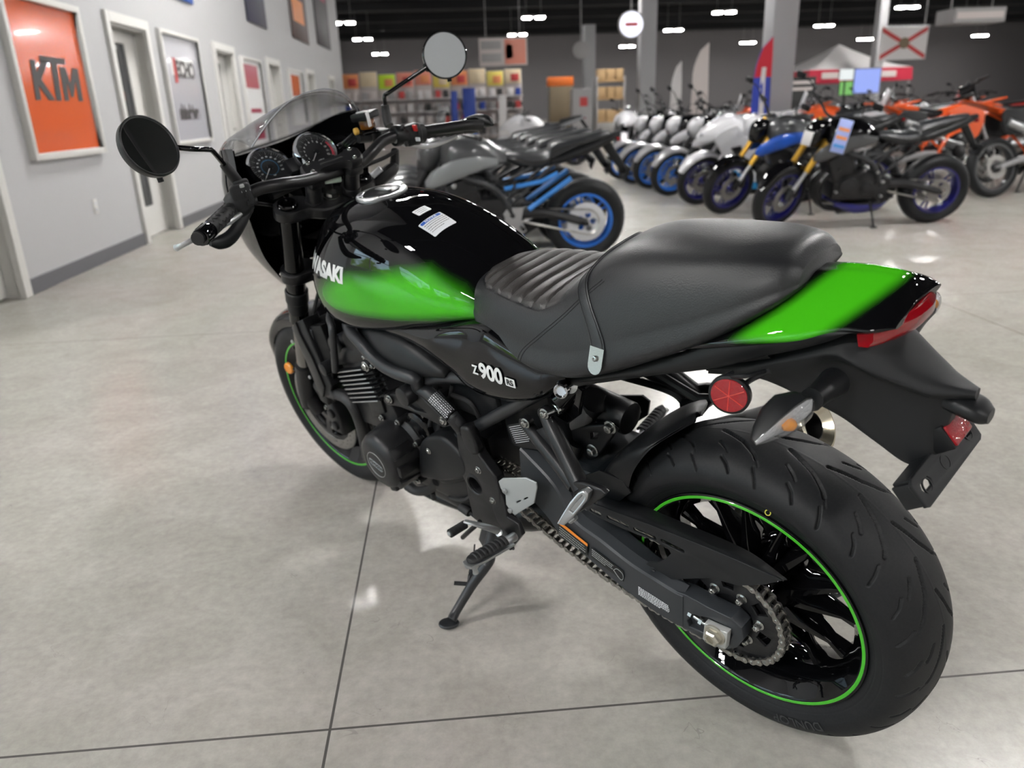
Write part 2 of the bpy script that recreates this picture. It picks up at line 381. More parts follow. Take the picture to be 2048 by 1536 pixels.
# left wall with door openings
doors = [(4.55, 5.62), (7.87, 8.94), (11.27, 12.36), (14.50, 15.58), (18.4, 19.5), (21.8, 22.9)]
mb = MB(); th = .22; segs = []; y = 5.5-1.1+.05-.02
prev = 4.0
for a, b_ in doors:
    if a > prev: mb.box((XW-th/2, (prev+a)/2, 1.03), (th, a-prev, 2.06))
    prev = b_
mb.box((XW-th/2, (prev+25)/2, 1.03), (th, 25-prev, 2.06)); mb.box((XW-th/2, 14.5, 2.06+(ZC-2.06)/2), (th, 21, ZC-2.06))
S(mb, 'wall_left', M['wall'], flat=True)
mb = MB()
for a, b_ in zip([4.0]+[d[1] for d in doors], [d[0] for d in doors]+[25.0]):
    if b_-a > .05: mb.box((XW+.008, (a+b_)/2, .055), (.016, b_-a, .11), bev=.003)
S(mb, 'baseboard_left', M['base'], flat=True)
for k, (a, b_) in enumerate(doors):
    mb = MB(); w = .09; z1 = 2.09
    mb.box((XW+.010, a+w/2, z1/2), (.05, w, z1), bev=.004); mb.box((XW+.010, b_-w/2, z1/2), (.05, w, z1), bev=.004); mb.box((XW+.010, (a+b_)/2, z1-w/2), (.05, b_-a-2*w, w), bev=.002)
    mb.box((XW-.10, a+.03, 1.0), (.20, .04, 2.0)); mb.box((XW-.10, b_-.03, 1.0), (.20, .04, 2.0)); mb.box((XW-.10, (a+b_)/2, 2.0), (.20, b_-a, .04))
    d = mb.build('door_%d' % (k+1), M['trimw'], flat=True); d['kind'] = 'structure'
    mb = MB(); x = XW-.135; h0, h1 = .30, 1.86; g0, g1 = a+.05+.17, b_-.05-.30
    mb.box((x, (a+.05+g0)/2, .99), (.045, g0-a-.05, 1.96)); mb.box((x, (b_-.05+g1)/2, .99), (.045, b_-.05-g1, 1.96)); mb.box((x, (g0+g1)/2, (h0+.01)/2), (.045, g1-g0, h0)); mb.box((x, (g0+g1)/2, (h1+1.97)/2), (.045, g1-g0, 1.97-h1))
    mb.build('door_leaf', M['trimw'], d, flat=True)
    mb = MB(); mb.box((x, (g0+g1)/2, (h0+h1)/2), (.012, g1-g0, h1-h0)); mb.build('door_glass', M['darkroompane'], d, flat=True)
    mb = MB(); mb.cyl((x+.02, b_-.12, .98), (x+.07, b_-.12, .98), .012, n=12); mb.tube([(x+.065, b_-.12, .98), (x+.065, b_-.22, .98)], .009, n=8); mb.build('door_handle', M['steel'], d)
# rest of the shell
mb = MB(); mb.box((XW-th/2-3, 25.1, ZC/2), (6, .2, ZC)); S(mb, 'wall_left_end', M['wall'], flat=True)
mb = MB(); mb.box(((X0+X1)/2, Y1+.1, ZC/2), (X1-X0, .2, ZC)); S(mb, 'wall_back', M['wallfar'], flat=True)
mb = MB(); mb.box((X1+.1, (Y0+Y1)/2, ZC/2), (.2, Y1-Y0, ZC)); S(mb, 'wall_right', M['wallfar'], flat=True)
mb = MB(); mb.box(((X0+X1)/2, Y0-.1, ZC/2), (X1-X0, .2, ZC)); S(mb, 'wall_front', M['wall'], flat=True)
mb = MB(); mb.box((-6.1, 4.0, ZC/2), (5.9, .2, ZC)); S(mb, 'wall_reception', M['wall'], flat=True)
# window wall on the left behind the camera
XV = -9.0; wins = [(-6.9, -4.6), (-4.1, -1.8), (-1.3, 1.0), (1.4, 3.6)]; wz0, wz1 = .75, 2.75; mb = MB()
mb.box((XV-.1, (Y0+3.9)/2, wz0/2), (.2, 3.9-Y0, wz0)); mb.box((XV-.1, (Y0+3.9)/2, (wz1+ZC)/2), (.2, 3.9-Y0, ZC-wz1)); prev = Y0
for a, b_ in wins+[(3.9, 3.9)]:
    mb.box((XV-.1, (prev+a)/2, (wz0+wz1)/2), (.2, a-prev, wz1-wz0)); prev = b_
S(mb, 'wall_window_side', M['wall'], flat=True)
mb = MB(); mb.box((XV-.1, (25+Y1)/2-10.5, ZC/2), (.2, Y1-4+.1, ZC)); S(mb, 'wall_far_left', M['wallfar'], flat=True)
for k, (a, b_) in enumerate(wins):
    mb = MB(); f = .06
    for y in (a+f/2, b_-f/2, (a+b_)/2): mb.box((XV-.06, y, (wz0+wz1)/2), (.10, f, wz1-wz0))
    for z in (wz0+f/2, wz1-f/2, 2.15): mb.box((XV-.06, (a+b_)/2, z), (.10, b_-a, f))
    w_ = mb.build('window_%d' % (k+1), M['trimw'], flat=True); w_['kind'] = 'structure'
    mb = MB(); mb.box((XV-.06, (a+b_)/2, (wz0+wz1)/2), (.008, b_-a-.1, wz1-wz0-.1)); mb.build('window_pane', M['pane'], w_, flat=True)
    l = bpy.data.lights.new('daylight_portal', 'AREA'); l.shape = 'RECTANGLE'; l.size = b_-a; l.size_y = wz1-wz0; l.cycles.is_portal = True
    lo = bpy.data.objects.new('daylight_portal', l); lo.location = (XV-.25, (a+b_)/2, (wz0+wz1)/2); lo.rotation_euler = (0, -PI/2, 0); C.objects.link(lo)

# ------------------------------------------------------------ ceiling lights (two glowing lobes each)
M['lamp'] = mat('lamp_lens', (1, 1, 1), .4, emit=(1.0, .985, .96), estr=270); M['housing'] = mat('lamp_housing', (.55, .55, .55), .4)
def fixture():
    t = empty('ceiling_light', label='x', cat='ceiling light', group='high bay lights under the black ceiling')
    mb = MB(); mb.box((0, 0, .07), (1.24, .46, .09), bev=.02); mb.build('lamp_housing', M['housing'], t)
    for s_ in (-1, 1):
        mb = MB(); mb.box((s_*.36, 0, .010), (.42, .42, .07), bev=.015); mb.build('lamp_lens', M['lamp'], t)
    for s_ in (-.4, .4): mb = MB(); mb.cyl((s_, 0, .11), (s_, 0, 1.6), .006, n=6); mb.build('lamp_cable', M['housing'], t)
    return t
fx = fixture(); first = True; col_n = {-5.15: 'first', 4.9: 'second', 15.3: 'third', 25.6: 'fourth', 35.8: 'fifth', 46.0: 'sixth'}
rows_n = [(-5, 'behind the viewpoint'), (5, 'overhead'), (15, 'over the left row of motorcycles'), (25, 'over the display racks'), (35, 'well ahead'), (45.2, 'in the nearest row seen'), (55.2, 'in the second row seen'), (69.2, 'in the farthest row seen')]
for ry, rn in rows_n:
    for cx, cn in col_n.items():
        x = cx+(0 if ry > 20 else 0)
        if x < X0+.5 or (ry in (35, 25, 15, 5) and cx == -5.15): continue
        if ry == 35: continue
        t = fx if first else copy_tree(fx); first = False
        t.location = (x, ry, 5.6); t['label'] = 'white high bay ceiling light, %s column from the left, %s' % (cn, rn)

for (x, y, lab) in ((-6.0, -4.6, 'ceiling light in the window bay behind the viewpoint, nearest the corner'), (-6.0, 1.0, 'ceiling light in the window bay to the left of the viewpoint'), (-1.0, 9.5, 'light added above the aisle to brighten the left wall and floor')):  # the aisle light is an unseen fill, added for the left wall and floor
    t = copy_tree(fx); t.location = (x, y, 5.6); t['label'] = 'white high bay '+lab
# ------------------------------------------------------------ things on the left wall
def on_wall(y0, y1, z0, z1, frame_m, name, label, cat, group=None, depth=.05, fw=.05):
    t = empty(name, (XW, (y0+y1)/2, z0), label=label, cat=cat, group=group); w, h = y1-y0, z1-z0
    mb = MB()
    for yy, zz, sy, sz in ((-w/2+fw/2, h/2, fw, h), (w/2-fw/2, h/2, fw, h), (0, fw/2, w-2*fw, fw), (0, h-fw/2, w-2*fw, fw)): mb.box((depth/2+.001, yy, zz), (depth, sy, sz), bev=.002)
    mb.build('poster_frame', frame_m, t); return t, w, h
def flat_part(t, y0, y1, z0, z1, m, name, x=.012, pts=None):
    mb = MB()
    if pts: mb.plate([(x, a, b) for a, b in pts], .002, .0002, axis='x')
    else: mb.box((x, (y0+y1)/2, (z0+z1)/2), (.002, y1-y0, z1-z0))
    return mb.build(name, m, t, flat=True)
def wall_text(t, txt, y, z, size, m, name, x=.016, bold=0, sx=1, shear=0):
    g = text_geo(txt, size, .001, bold, shear, sx); mb = MB(); mb.add([(x+v[2], y+v[0], z+v[1]) for v in g[0]], g[1]); return mb.build(name, m, t, flat=True)
# KTM window poster (faces +x, text runs towards +y)
t, w, h = on_wall(6.06, 7.30, .89, 2.04, M['trimw'], 'poster', 'orange framed poster with black KTM lettering on the grey wall', 'poster')
M['orangeposter'] = mat('orange_poster', (.72, .125, .035), .14, coat=.3); M['ktmink'] = mat('dark_grey_print', (.055, .05, .05), .4)
flat_part(t, -w/2+.05, w/2-.05, .05, h-.05, M['orangeposter'], 'poster_print')
wall_text(t, 'K', -.235, .545, .36, M['ktmink'], 'poster_lettering', bold=.016, sx=1.15, shear=.12); flat_part(t, 0, 0, 0, 0, M['ktmink'], 'poster_lettering', .016, [(.095+.33*u+.03*v, .42+.25*v) for u, v in ((0, 0), (0, 1), (.30, 1), (.44, .52), (.66, 1), (.96, 1), (1.0, 0), (.76, 0), (.74, .62), (.52, .12), (.38, .12), (.25, .60), (.24, 0))])
flat_part(t, 0, 0, 0, 0, M['ktmink'], 'poster_lettering', .016, [(-.175, .690), (.235, .690), (.245, .735), (-.165, .735)]); flat_part(t, 0, 0, 0, 0, M['ktmink'], 'poster_lettering', .017, [(-.045, .42), (.045, .42), (.085, .70), (-.005, .70)])
# ECHO / shindaiwa poster
t, w, h = on_wall(9.22, 10.58, .87, 2.06, M['trimw'], 'poster', 'white framed poster with ECHO lettering between two doors', 'poster', fw=.04)
flat_part(t, -w/2+.04, w/2-.04, .04, h-.04, mat('light_grey_poster', (.50, .50, .54), .2, coat=.4), 'poster_print')
flat_part(t, -.40, .40, .74, .92, M['white'], 'poster_panel', .015); flat_part(t, -.33, -.24, .66, .92, mat('poster_red', (.50, .03, .03), .4), 'poster_mark', .018)
wall_text(t, 'ECHO', .08, .80, .24, M['ktmink'], 'poster_lettering', .018, .012, 1.0); wall_text(t, 'shindaiwa', 0, .34, .22, M['ktmink'], 'poster_lettering', .016, .012, .85)
# crimson and white posters
M['crimson'] = mat('crimson_print', (.42, .02, .07), .3, coat=.3)
t, w, h = on_wall(12.66, 13.95, .70, 2.0, M['trimw'], 'poster', 'tall white poster with a crimson square on top, behind the windscreen', 'poster', fw=.04)
flat_part(t, -w/2+.04, w/2-.04, .04, h-.04, M['white'], 'poster_print'); flat_part(t, -.45, .42, .86, 1.20, M['crimson'], 'poster_panel', .015); flat_part(t, -.35, .35, .50, .56, M['crimson'], 'poster_panel', .015); flat_part(t, -.25, .40, .10, .36, M['crimson'], 'poster_panel', .015)
t, w, h = on_wall(16.3, 17.8, .95, 2.0, M['trimw'], 'poster', 'small framed poster with an orange picture, farthest poster on the wall', 'poster', fw=.04)
flat_part(t, -w/2+.04, w/2-.04, .04, h-.04, M['white'], 'poster_print'); flat_part(t, -.45, .45, .55, .95, M['orangeposter'], 'poster_panel', .015)
# outlet
t = empty('wall_outlet', (XW, 6.95, .47), label='white electrical outlet low on the grey wall under the orange poster', cat='outlet'); mb = MB(); mb.box((.004, 0, 0), (.008, .075, .12), bev=.003); mb.build('outlet_plate', M['trimw'], t)
for dz in (-.025, .025): mb = MB(); mb.box((.009, 0, dz), (.004, .03, .03), bev=.001); mb.build('outlet_socket', M['label'], t)
# dark banners high on the wall
for (y0, y1, z0, z1, m_, lab) in ((9.9, 10.7, 2.45, 3.6, M['blue'], 'blue banner high on the wall, nearest of the hanging banners'), (13.5, 14.9, 2.55, 4.1, mat('dark_navy_banner', (.02, .02, .05), .5), 'black banner high on the wall above the third door'),
                                (17.3, 19.3, 2.62, 4.4, mat('brown_banner', (.06, .03, .025), .5), 'dark banner with a yellow and red picture high on the wall'), (20.6, 22.9, 2.74, 4.5, mat('black_banner', (.02, .015, .02), .5), 'black and red banner high on the wall, farthest of the banners')):
    t = empty('wall_banner', (XW, (y0+y1)/2, z0), label=lab, cat='banner'); mb = MB(); mb.box((.02, 0, (z1-z0)/2), (.012, y1-y0, z1-z0), bev=.003); mb.build('banner_cloth', m_, t)
    mb = MB(); mb.cyl((.02, -(y1-y0)/2-.05, z1-z0), (.02, (y1-y0)/2+.05, z1-z0), .02, n=8); mb.build('banner_rod', M['housing'], t)
    if 'yellow' in lab: flat_part(t, -.7, .6, .35, .8, M['orange'], 'banner_picture', .028)
    if 'red' in lab: flat_part(t, -.8, .8, 1.1, 1.3, M['crimson'], 'banner_picture', .028)

# ------------------------------------------------------------ columns
for k, (x0, x1, y, top, lab) in enumerate(((1541, 1597, 14.5, ZC, 0), )): pass
def column(p0, p1, z1, lab, w=None):
    x0, y = p0[0], p0[1]; x1 = p1[0]; w = x1-x0; t = empty('column', ((x0+x1)/2, y+w/2, 0), label=lab, cat='column')
    mb = MB(); mb.box((0, 0, z1/2), (w, w, z1), bev=.01); mb.build('column_shaft', M['colp'], t); mb = MB(); mb.box((0, 0, .06), (w+.03, w+.03, .12), bev=.01); mb.build('column_base', M['base'], t); return t
column((5.8019, 14.5, 1.9486), (6.2497, 14.5, 1.9361), ZC-.02, 'thick light grey square column right of the blue flag')
column((5.7178, 24, 1.7757), (6.1653, 24, 1.762), ZC-.02, 'grey square column beside the hanging round lit sign')
column((5.7499, 34, 2.1118), (6.2096, 34, 2.0977), 4.2, 'short grey column far behind the white and blue motorcycles')
column((14.3878, 27, 2.543), (14.6826, 27, 2.5347), ZC-.02, 'slim grey column in front of the white tent')

# ============================================================ the motorcycle in front
BIKE = empty('motorcycle', (0.5919,1.2399,0), (-0.219634,0,2.251179), 'black and lime green cafe racer motorcycle leaning on its side stand in the foreground', 'motorcycle')
B = BIKE

# ------------------------------------------------------------ wheels
def tire_mesh(name, R, prof, grooves, nth, parent, loc=(0, 0, 0), rot=(0, 0, 0), ns=5):
    """prof: (y, r) from left bead over the crown to the right bead; grooves: fn(theta, s)->depth"""
    P = np.array(cr(prof, ns)); nv = len(P)
    d = np.gradient(P, axis=0); L = np.hypot(d[:, 0], d[:, 1])[:, None]; nrm = np.c_[-d[:, 1], d[:, 0]]/L
    if nrm[nv//2, 1] < 0: nrm = -nrm
    s_ = np.r_[0, np.cumsum(np.hypot(*(np.diff(P, axis=0).T)))]; s_ -= s_[-1]/2
    th = np.linspace(0, 2*PI, nth, endpoint=False)
    TH, S = np.meshgrid(th, s_, indexing='ij')
    D = grooves(TH, S)
    Y = P[None, :, 0]-nrm[None, :, 0]*D; RR = P[None, :, 1]-nrm[None, :, 1]*D
    V = np.stack([RR*np.cos(TH), Y, RR*np.sin(TH)], -1).reshape(-1, 3)
    i = np.arange(nth)[:, None]; j = np.arange(nv-1)[None, :]; i2 = (i+1) % nth
    F = np.stack([i*nv+j, i*nv+j+1, i2*nv+j+1, i2*nv+j], -1).reshape(-1, 4)
    me = bpy.data.meshes.new(name); me.from_pydata(V.tolist(), [], F.tolist()); me.materials.append(M['rubber'])
    me.polygons.foreach_set('use_smooth', [True]*len(F)); me.update()
    o = bpy.data.objects.new(name, me); C.objects.link(o); o.parent = parent; return o

def seg_groove(cuts, pitch, R, half_off=True, depth=.0032, sgn=1):
    """cuts: list of polylines [(s, t)...] for s>0 side, t in metres along the circumference, with widths"""
    def fn(TH, S):
        T_ = TH*R; D = np.zeros_like(S)
        n = max(1, round(2*PI*R/pitch)); p = 2*PI*R/n
        for side in (1, -1):
            off = 0 if side == 1 else p/2
            tt = (T_+off) % p
            for poly, w, dp in cuts:
                best = np.full(S.shape, 1e9)
                for (a, b) in zip(poly[:-1], poly[1:]):
                    for sh in (-2*p, -p, 0, p, 2*p):
                        ax_, at = a; bx, bt = b; dx, dt = bx-ax_, bt-at; L2 = dx*dx+dt*dt
                        xs = S*side-ax_; ts = tt+sh-at
                        u = np.clip((xs*dx+ts*dt)/L2, 0, 1)
                        taper = 1.0
                        best = np.minimum(best, np.hypot(xs-u*dx, ts-u*dt))
                D = np.maximum(D, dp*np.clip((w-best)/(w*.35), 0, 1))
        return D
    return fn

RW = empty('rear_wheel', (0, 0, .314)); RW.parent = B
# rear tire 180 wide
profR = [(.063, .217), (.070, .222), (.076, .231), (.084, .244), (.0895, .259), (.088, .274), (.079, .2885), (.064, .300), (.044, .3085), (.022, .3128), (0, .3142)]
profR = profR+[(-y, r) for y, r in profR[:-1]][::-1]
cutsR = [([(.004, .000), (.012, .020), (.024, .050), (.042, .078), (.050, .086)], .0031, .0060),
         ([(.064, .030), (.074, .043), (.088, .053)], .0024, .0050),
         ([(.052, .088), (.062, .097)], .0011, .002),
         ([(.036, .012), (.045, .027), (.054, .037)], .0024, .0050),
         ([(.066, .090), (.082, .101), (.096, .108)], .0023, .0045)]
sgfn = seg_groove(cutsR, .122, .31)
def gR(TH, S):
    D = sgfn(TH, S)
    A = np.abs(S); D = np.maximum(D, .0006*np.clip(1-np.abs(A-.1235)/.0012, 0, 1)); D = np.maximum(D, .0008*np.clip(1-np.abs(A-.139)/.0014, 0, 1))
    return D-.0004*np.clip(1-A/.0008, 0, 1)
rt = tire_mesh('tire', .314, profR, gR, 1400, RW, ns=11)

def ring_solid(mb, prof, n=96, ax=(0, 1, 0), o=(0, 0, 0)):
    return mb.lathe(list(prof)+[prof[0]], o, ax, n)
def rim(mb, w, rf, n=120):
    """w half width at the flange, rf flange radius"""
    p = [(w, rf-.010), (w+.002, rf-.004), (w+.0015, rf), (w-.003, rf+.001), (w-.006, rf-.004), (w-.012, rf-.013), (w-.024, rf-.018), (w-.034, rf-.030), (0, rf-.034)]
    out = p+[(-y, r) for y, r in p[:-1]][::-1]
    inn = [(-w+.004, rf-.014), (-w+.022, rf-.026), (-w+.038, rf-.040), (0, rf-.045), (w-.038, rf-.040), (w-.022, rf-.026), (w-.004, rf-.014)]
    return ring_solid(mb, out+inn, n)
def spokes(mb, n, r0, r1, y0, y1, w0, w1, spread, th0, dth=.0):
    for k in range(n):
        a = th0+2*PI*k/n
        for s in (-1, 1):
            for yy in (1,):
                a0 = a+s*dth; a1 = a+s*spread
                p0 = Vector((r0*math.cos(a0), 0, r0*math.sin(a0))); p1 = Vector((r1*math.cos(a1), 0, r1*math.sin(a1)))
                d = (p1-p0).normalized(); t = Vector((0, 1, 0)).cross(d)
                secs = []
                for u, w, yh in ((0, w0, y0), (.35, w0*.62, y0*.72), (.75, w1, y1), (1, w1*1.8, y1*1.35)):
                    c = p0.lerp(p1, u)
                    secs.append([c+t*w+Vector((0, yh, 0))*.75, c+t*w*.55+Vector((0, yh, 0)), c-t*w*.55+Vector((0, yh, 0)), c-t*w+Vector((0, yh, 0))*.75,
                                 c-t*w-Vector((0, yh, 0))*.75, c-t*w*.55-Vector((0, yh, 0)), c+t*w*.55-Vector((0, yh, 0)), c+t*w-Vector((0, yh, 0))*.75])
                G = [s_ for s_ in secs]
                mb.grid(G, closed_v=True, cap=True)
mb = MB(); rim(mb, .0765, .2265)
spokes(mb, 7, .045, .188, .040, .013, .017, .0055, .20, .3, .09)
mb.lathe([(-.085, .018), (-.085, .045), (-.05, .058), (0, .062), (.05, .062), (.062, .070), (.078, .070), (.078, .018)], n=48)
mb.build('rim', M['gloss'], RW)
mb = MB(); ring_solid(mb, [(.0782, .2168), (.0792, .2176), (.0792, .2222), (.0782, .2230)], 128); mb.build('rim_stripe', M['green'], RW)
# yellow balance mark
mb = MB(); mb.lathe([(0, .0035), (.0006, .0037), (.0006, .0052), (0, .0054)], (-.0665, .0884, .2395), (-.1, .9, .38), 20); mb.build('balance_mark', mat('yellow_mark', (.5, .45, .06), .5), RW)
# sidewall lettering
def ring_text(txt, size, r, y, ang, parent, name, m, face=1, lift=.0006, spacing=1.0, tilt=0.35, inward=True):
    vs_, fs = text_geo(txt, size, lift, 0, 0)
    out = []
    for (x, yy, z) in vs_:
        rr = r+(yy if inward else -yy); a = ang+(x if inward else -x)/r*1.0
        out.append((rr*math.cos(a), face*(y+z+lift-tilt*(rr-r)), rr*math.sin(a)))
    b = MB(); b.add(out, fs); o = b.build(name, m, parent); return o
M['embossed'] = mat('embossed_rubber', (.030, .031, .033), .42)
ring_text('DUNLOP', .026, .2585, .0893, math.radians(245), RW, 'tire_lettering', M['embossed'], 1, .0008, tilt=-.05)
# sprocket carrier, sprocket with openings
mb = MB(); mb.lathe([(.06, .03), (.06, .066), (.092, .066), (.098, .060), (.100, .040), (.104, .038), (.104, .016)], n=48)
mb.lathe([(.090, .068), (.094, .071), (.098, .068)], n=48)
mb.build('sprocket_carrier', M['castblack'], RW)
SPY = .108
def sprocket_outline(nt, rr, dr):
    pts = []
    for k in range(nt*4):
        a = 2*PI*k/(nt*4); r = rr+dr*math.cos(nt*a); pts.append((r*math.cos(a), SPY, r*math.sin(a)))
    return pts
def wedge(a0, a1, r0, r1, n=6):
    o = [(r1*math.cos(a0+(a1-a0)*k/n), SPY, r1*math.sin(a0+(a1-a0)*k/n)) for k in range(n+1)]
    return o+[(r0*math.cos(a1+(a0-a1)*k/n), SPY, r0*math.sin(a1+(a0-a1)*k/n)) for k in range(n+1)]
nuts_a = [math.radians(56+60*k) for k in range(6)]
mb = MB(); holes = [((0, SPY, 0), .041)]
for a in nuts_a: holes.append(wedge(a+.34, a+PI/3-.34, .056, .078)); 
mb.plate(sprocket_outline(42, .1000, .0035), .006, .0008, holes=holes)
mb.build('sprocket', M['castblack'], RW)
for a in nuts_a:
    mb = MB(); c = (.054*math.cos(a), SPY+.003, .054*math.sin(a)); mb.hexbolt(c, (0, 1, 0), .0072, .012)
    mb.cyl((c[0], c[1], c[2]), (c[0], c[1]+.017, c[2]), .0035, n=12, bev=.001); mb.build('sprocket_nut', M['steel'], RW)
# rear brake disc and caliper on the right
def disc(name, r0, r1, y, th, parent, nh=12, m='rotor'):
    mb = MB(); c = (0, y, 0); out = [(r1*math.cos(2*PI*k/96), y, r1*math.sin(2*PI*k/96)) for k in range(96)]
    hs = [((0, y, 0), r0)]
    for k in range(nh):
        for q, rr in enumerate((.25, .5, .75)):
            a = 2*PI*k/nh+q*.13; r = r0+(r1-r0)*rr; hs.append(((r*math.cos(a), y, r*math.sin(a)), .0032))
    mb.plate(out, th, .0005, holes=hs); return mb.build(name, M[m], parent)
disc('brake_disc', .085, .125, -.098, .005, RW, 16)
mb = MB(); mb.plate([(.09*math.cos(2*PI*k/40), -.095, .09*math.sin(2*PI*k/40)) for k in range(40)], .005, .0005, holes=[((0, -.095, 0), .03)]+[((.062*math.cos(k*PI/3), -.095, .062*math.sin(k*PI/3)), .018) for k in range(6)]); mb.build('disc_carrier', M['castblack'], RW)
# dark toothed sensor ring seen through the spokes
mb = MB(); mb.plate([(.055*math.cos(2*PI*k/40), -.104, .055*math.sin(2*PI*k/40)) for k in range(40)], .004, .0004, holes=[wedge(2*PI*k/24, 2*PI*(k+.5)/24, .040, .050, 2) for k in range(24)]+[((0, -.104, 0), .02)]); mb.build('sensor_ring', M['steel'], RW)

# ---- front wheel, steered slightly
axd = Vector((-math.sin(math.radians(25)), 0, math.cos(math.radians(25)))); STEER = math.radians(2.25)
P0 = Vector((1.568, 0, 0)); RS = Matrix.Rotation(STEER, 3, axd)
fc = P0+RS @ (Vector((1.47, 0, .300))-P0)
FW = empty('front_wheel', fc, RS.to_euler()); FW.parent = B
profF = [(.044, .217), (.050, .222), (.056, .232), (.0605, .246), (.059, .262), (.051, .277), (.038, .289), (.020, .2975), (0, .300)]
profF = profF+[(-y, r) for y, r in profF[:-1]][::-1]
tire_mesh('tire', .30, profF, seg_groove([([(.006, .0), (.018, .03), (.036, .055)], .0026, .004), ([(.030, .02), (.045, .04)], .002, .003)], .13, .30), 420, FW, ns=4)
mb = MB(); rim(mb, .0485, .2255, 96); spokes(mb, 7, .035, .188, .028, .010, .014, .005, .20, .1, .09)
mb.lathe([(-.055, .012), (-.055, .035), (-.03, .044), (.03, .044), (.055, .035), (.055, .012)], n=36); mb.build('rim', M['gloss'], FW)
mb = MB(); ring_solid(mb, [(.0502, .2168), (.0512, .2176), (.0512, .2222), (.0502, .2230)], 96); mb.build('rim_stripe', M['green'], FW)
for y in (.066, -.066):
    disc('brake_disc', .118, .150, y, .005, FW, 20)
    mb = MB(); mb.plate([(.122*math.cos(2*PI*k/40), y*.93, .122*math.sin(2*PI*k/40)) for k in range(40)], .005, .0005, holes=[((0, y, 0), .03)]+[wedge(2*PI*k/5+.15, 2*PI*(k+1)/5-.15, .055, .105) for k in range(5)]); mb.build('disc_carrier', M['castblack'], FW)

# ------------------------------------------------------------ chain
def chain():
    import itertools
    r_s, r_f = .1005, .0405; cs = Vector((0, 0, .314)); cf = Vector((.600, 0, .392)); y = SPY
    d = (cf-cs); L = d.length; th = math.atan2(d.z, d.x); al = math.asin((r_s-r_f)/L)
    ta, tb = th+PI/2-al, th-PI/2+al
    pts = []
    pt = lambda c, r, a: Vector((c.x+r*math.cos(a), y, c.z+r*math.sin(a)))
    n = 400; path = []
    path += [pt(cs, r_s, ta+(2*PI-(ta-tb))*k/120) for k in range(121)]      # round the rear sprocket
    a, b = pt(cs, r_s, tb), pt(cf, r_f, tb)
    for k in range(1, 160): p = a.lerp(b, k/160); p.z -= .036*math.sin(PI*k/160); path.append(p)
    path += [pt(cf, r_f, tb+(ta-tb)*k/40) for k in range(41)]
    a, b = pt(cf, r_f, ta), pt(cs, r_s, ta)
    for k in range(1, 160): path.append(a.lerp(b, k/160))
    path.append(path[0]); seg = [0]
    for p, q in zip(path[:-1], path[1:]): seg.append(seg[-1]+(q-p).length)
    tot = seg[-1]; N = 2*round(tot/.015875/2); st = tot/N; q = []; j = 0
    for k in range(N):
        s_ = k*st
        while seg[j+1] < s_: j += 1
        u = (s_-seg[j])/(seg[j+1]-seg[j]); q.append(path[j].lerp(path[j+1], u))
    mb = MB(); ph = []
    for k in range(N):
        a, b = q[k], q[(k+1) % N]; outer = k % 2 == 0; d = (b-a).normalized(); t = Vector((0, 1, 0)).cross(d)
        oy = .0105 if outer else .0080; h = .0068 if outer else .0072; L_ = (b-a).length
        prof = []
        for kk in range(7): an = -PI/2+PI*kk/6; prof.append((L_+h*math.cos(an)*.95, h*math.sin(an)))
        prof.append((L_/2, h*.62))
        for kk in range(7): an = PI/2+PI*kk/6; prof.append((h*math.cos(an)*.95, h*math.sin(an)))
        prof.append((L_/2, -h*.62))
        for sy in (-1, 1):
            f0 = [a+d*u+t*v+Vector((0, sy*oy, 0)) for u, v in prof]; f1 = [p+Vector((0, sy*.0018, 0)) for p in f0]; m_ = len(prof)
            mb.add(f0+f1, [tuple(range(m_)), tuple(range(m_, 2*m_))]+[(i, (i+1) % m_, m_+(i+1) % m_, m_+i) for i in range(m_)])
        mb.cyl(a-Vector((0, .0078, 0)), a+Vector((0, .0078, 0)), .0050, n=10)
        mb.m = 1; mb.cyl(a-Vector((0, .0138, 0)), a+Vector((0, .0138, 0)), .0026, n=8); mb.m = 0
    return mb.build('chain', [M['chain'], M['steel']], B, angle=30)
chain()

# ------------------------------------------------------------ swingarm
SW = MB()
swo = [(0.3786, 0.148, 0.4679), (0.3353, 0.148, 0.4037), (0.2636, 0.148, 0.3816), (0.1935, 0.148, 0.3577), (0.1475, 0.148, 0.3515), (0.0937, 0.148, 0.342), (0.0607, 0.148, 0.3384), (0.0285, 0.148, 0.3252), (-0.0112, 0.148, 0.3161), (-0.0331, 0.148, 0.3054), (-0.0391, 0.148, 0.2908), (-0.0278, 0.148, 0.266), (-0.0133, 0.148, 0.2577), (0.0476, 0.148, 0.2504), (0.0844, 0.148, 0.2534), (0.1123, 0.148, 0.2561), (0.1882, 0.148, 0.2699), (0.2827, 0.148, 0.3044), (0.3851, 0.148, 0.3404), (0.4236, 0.148, 0.3982), (0.475, 0.148, 0.43)]
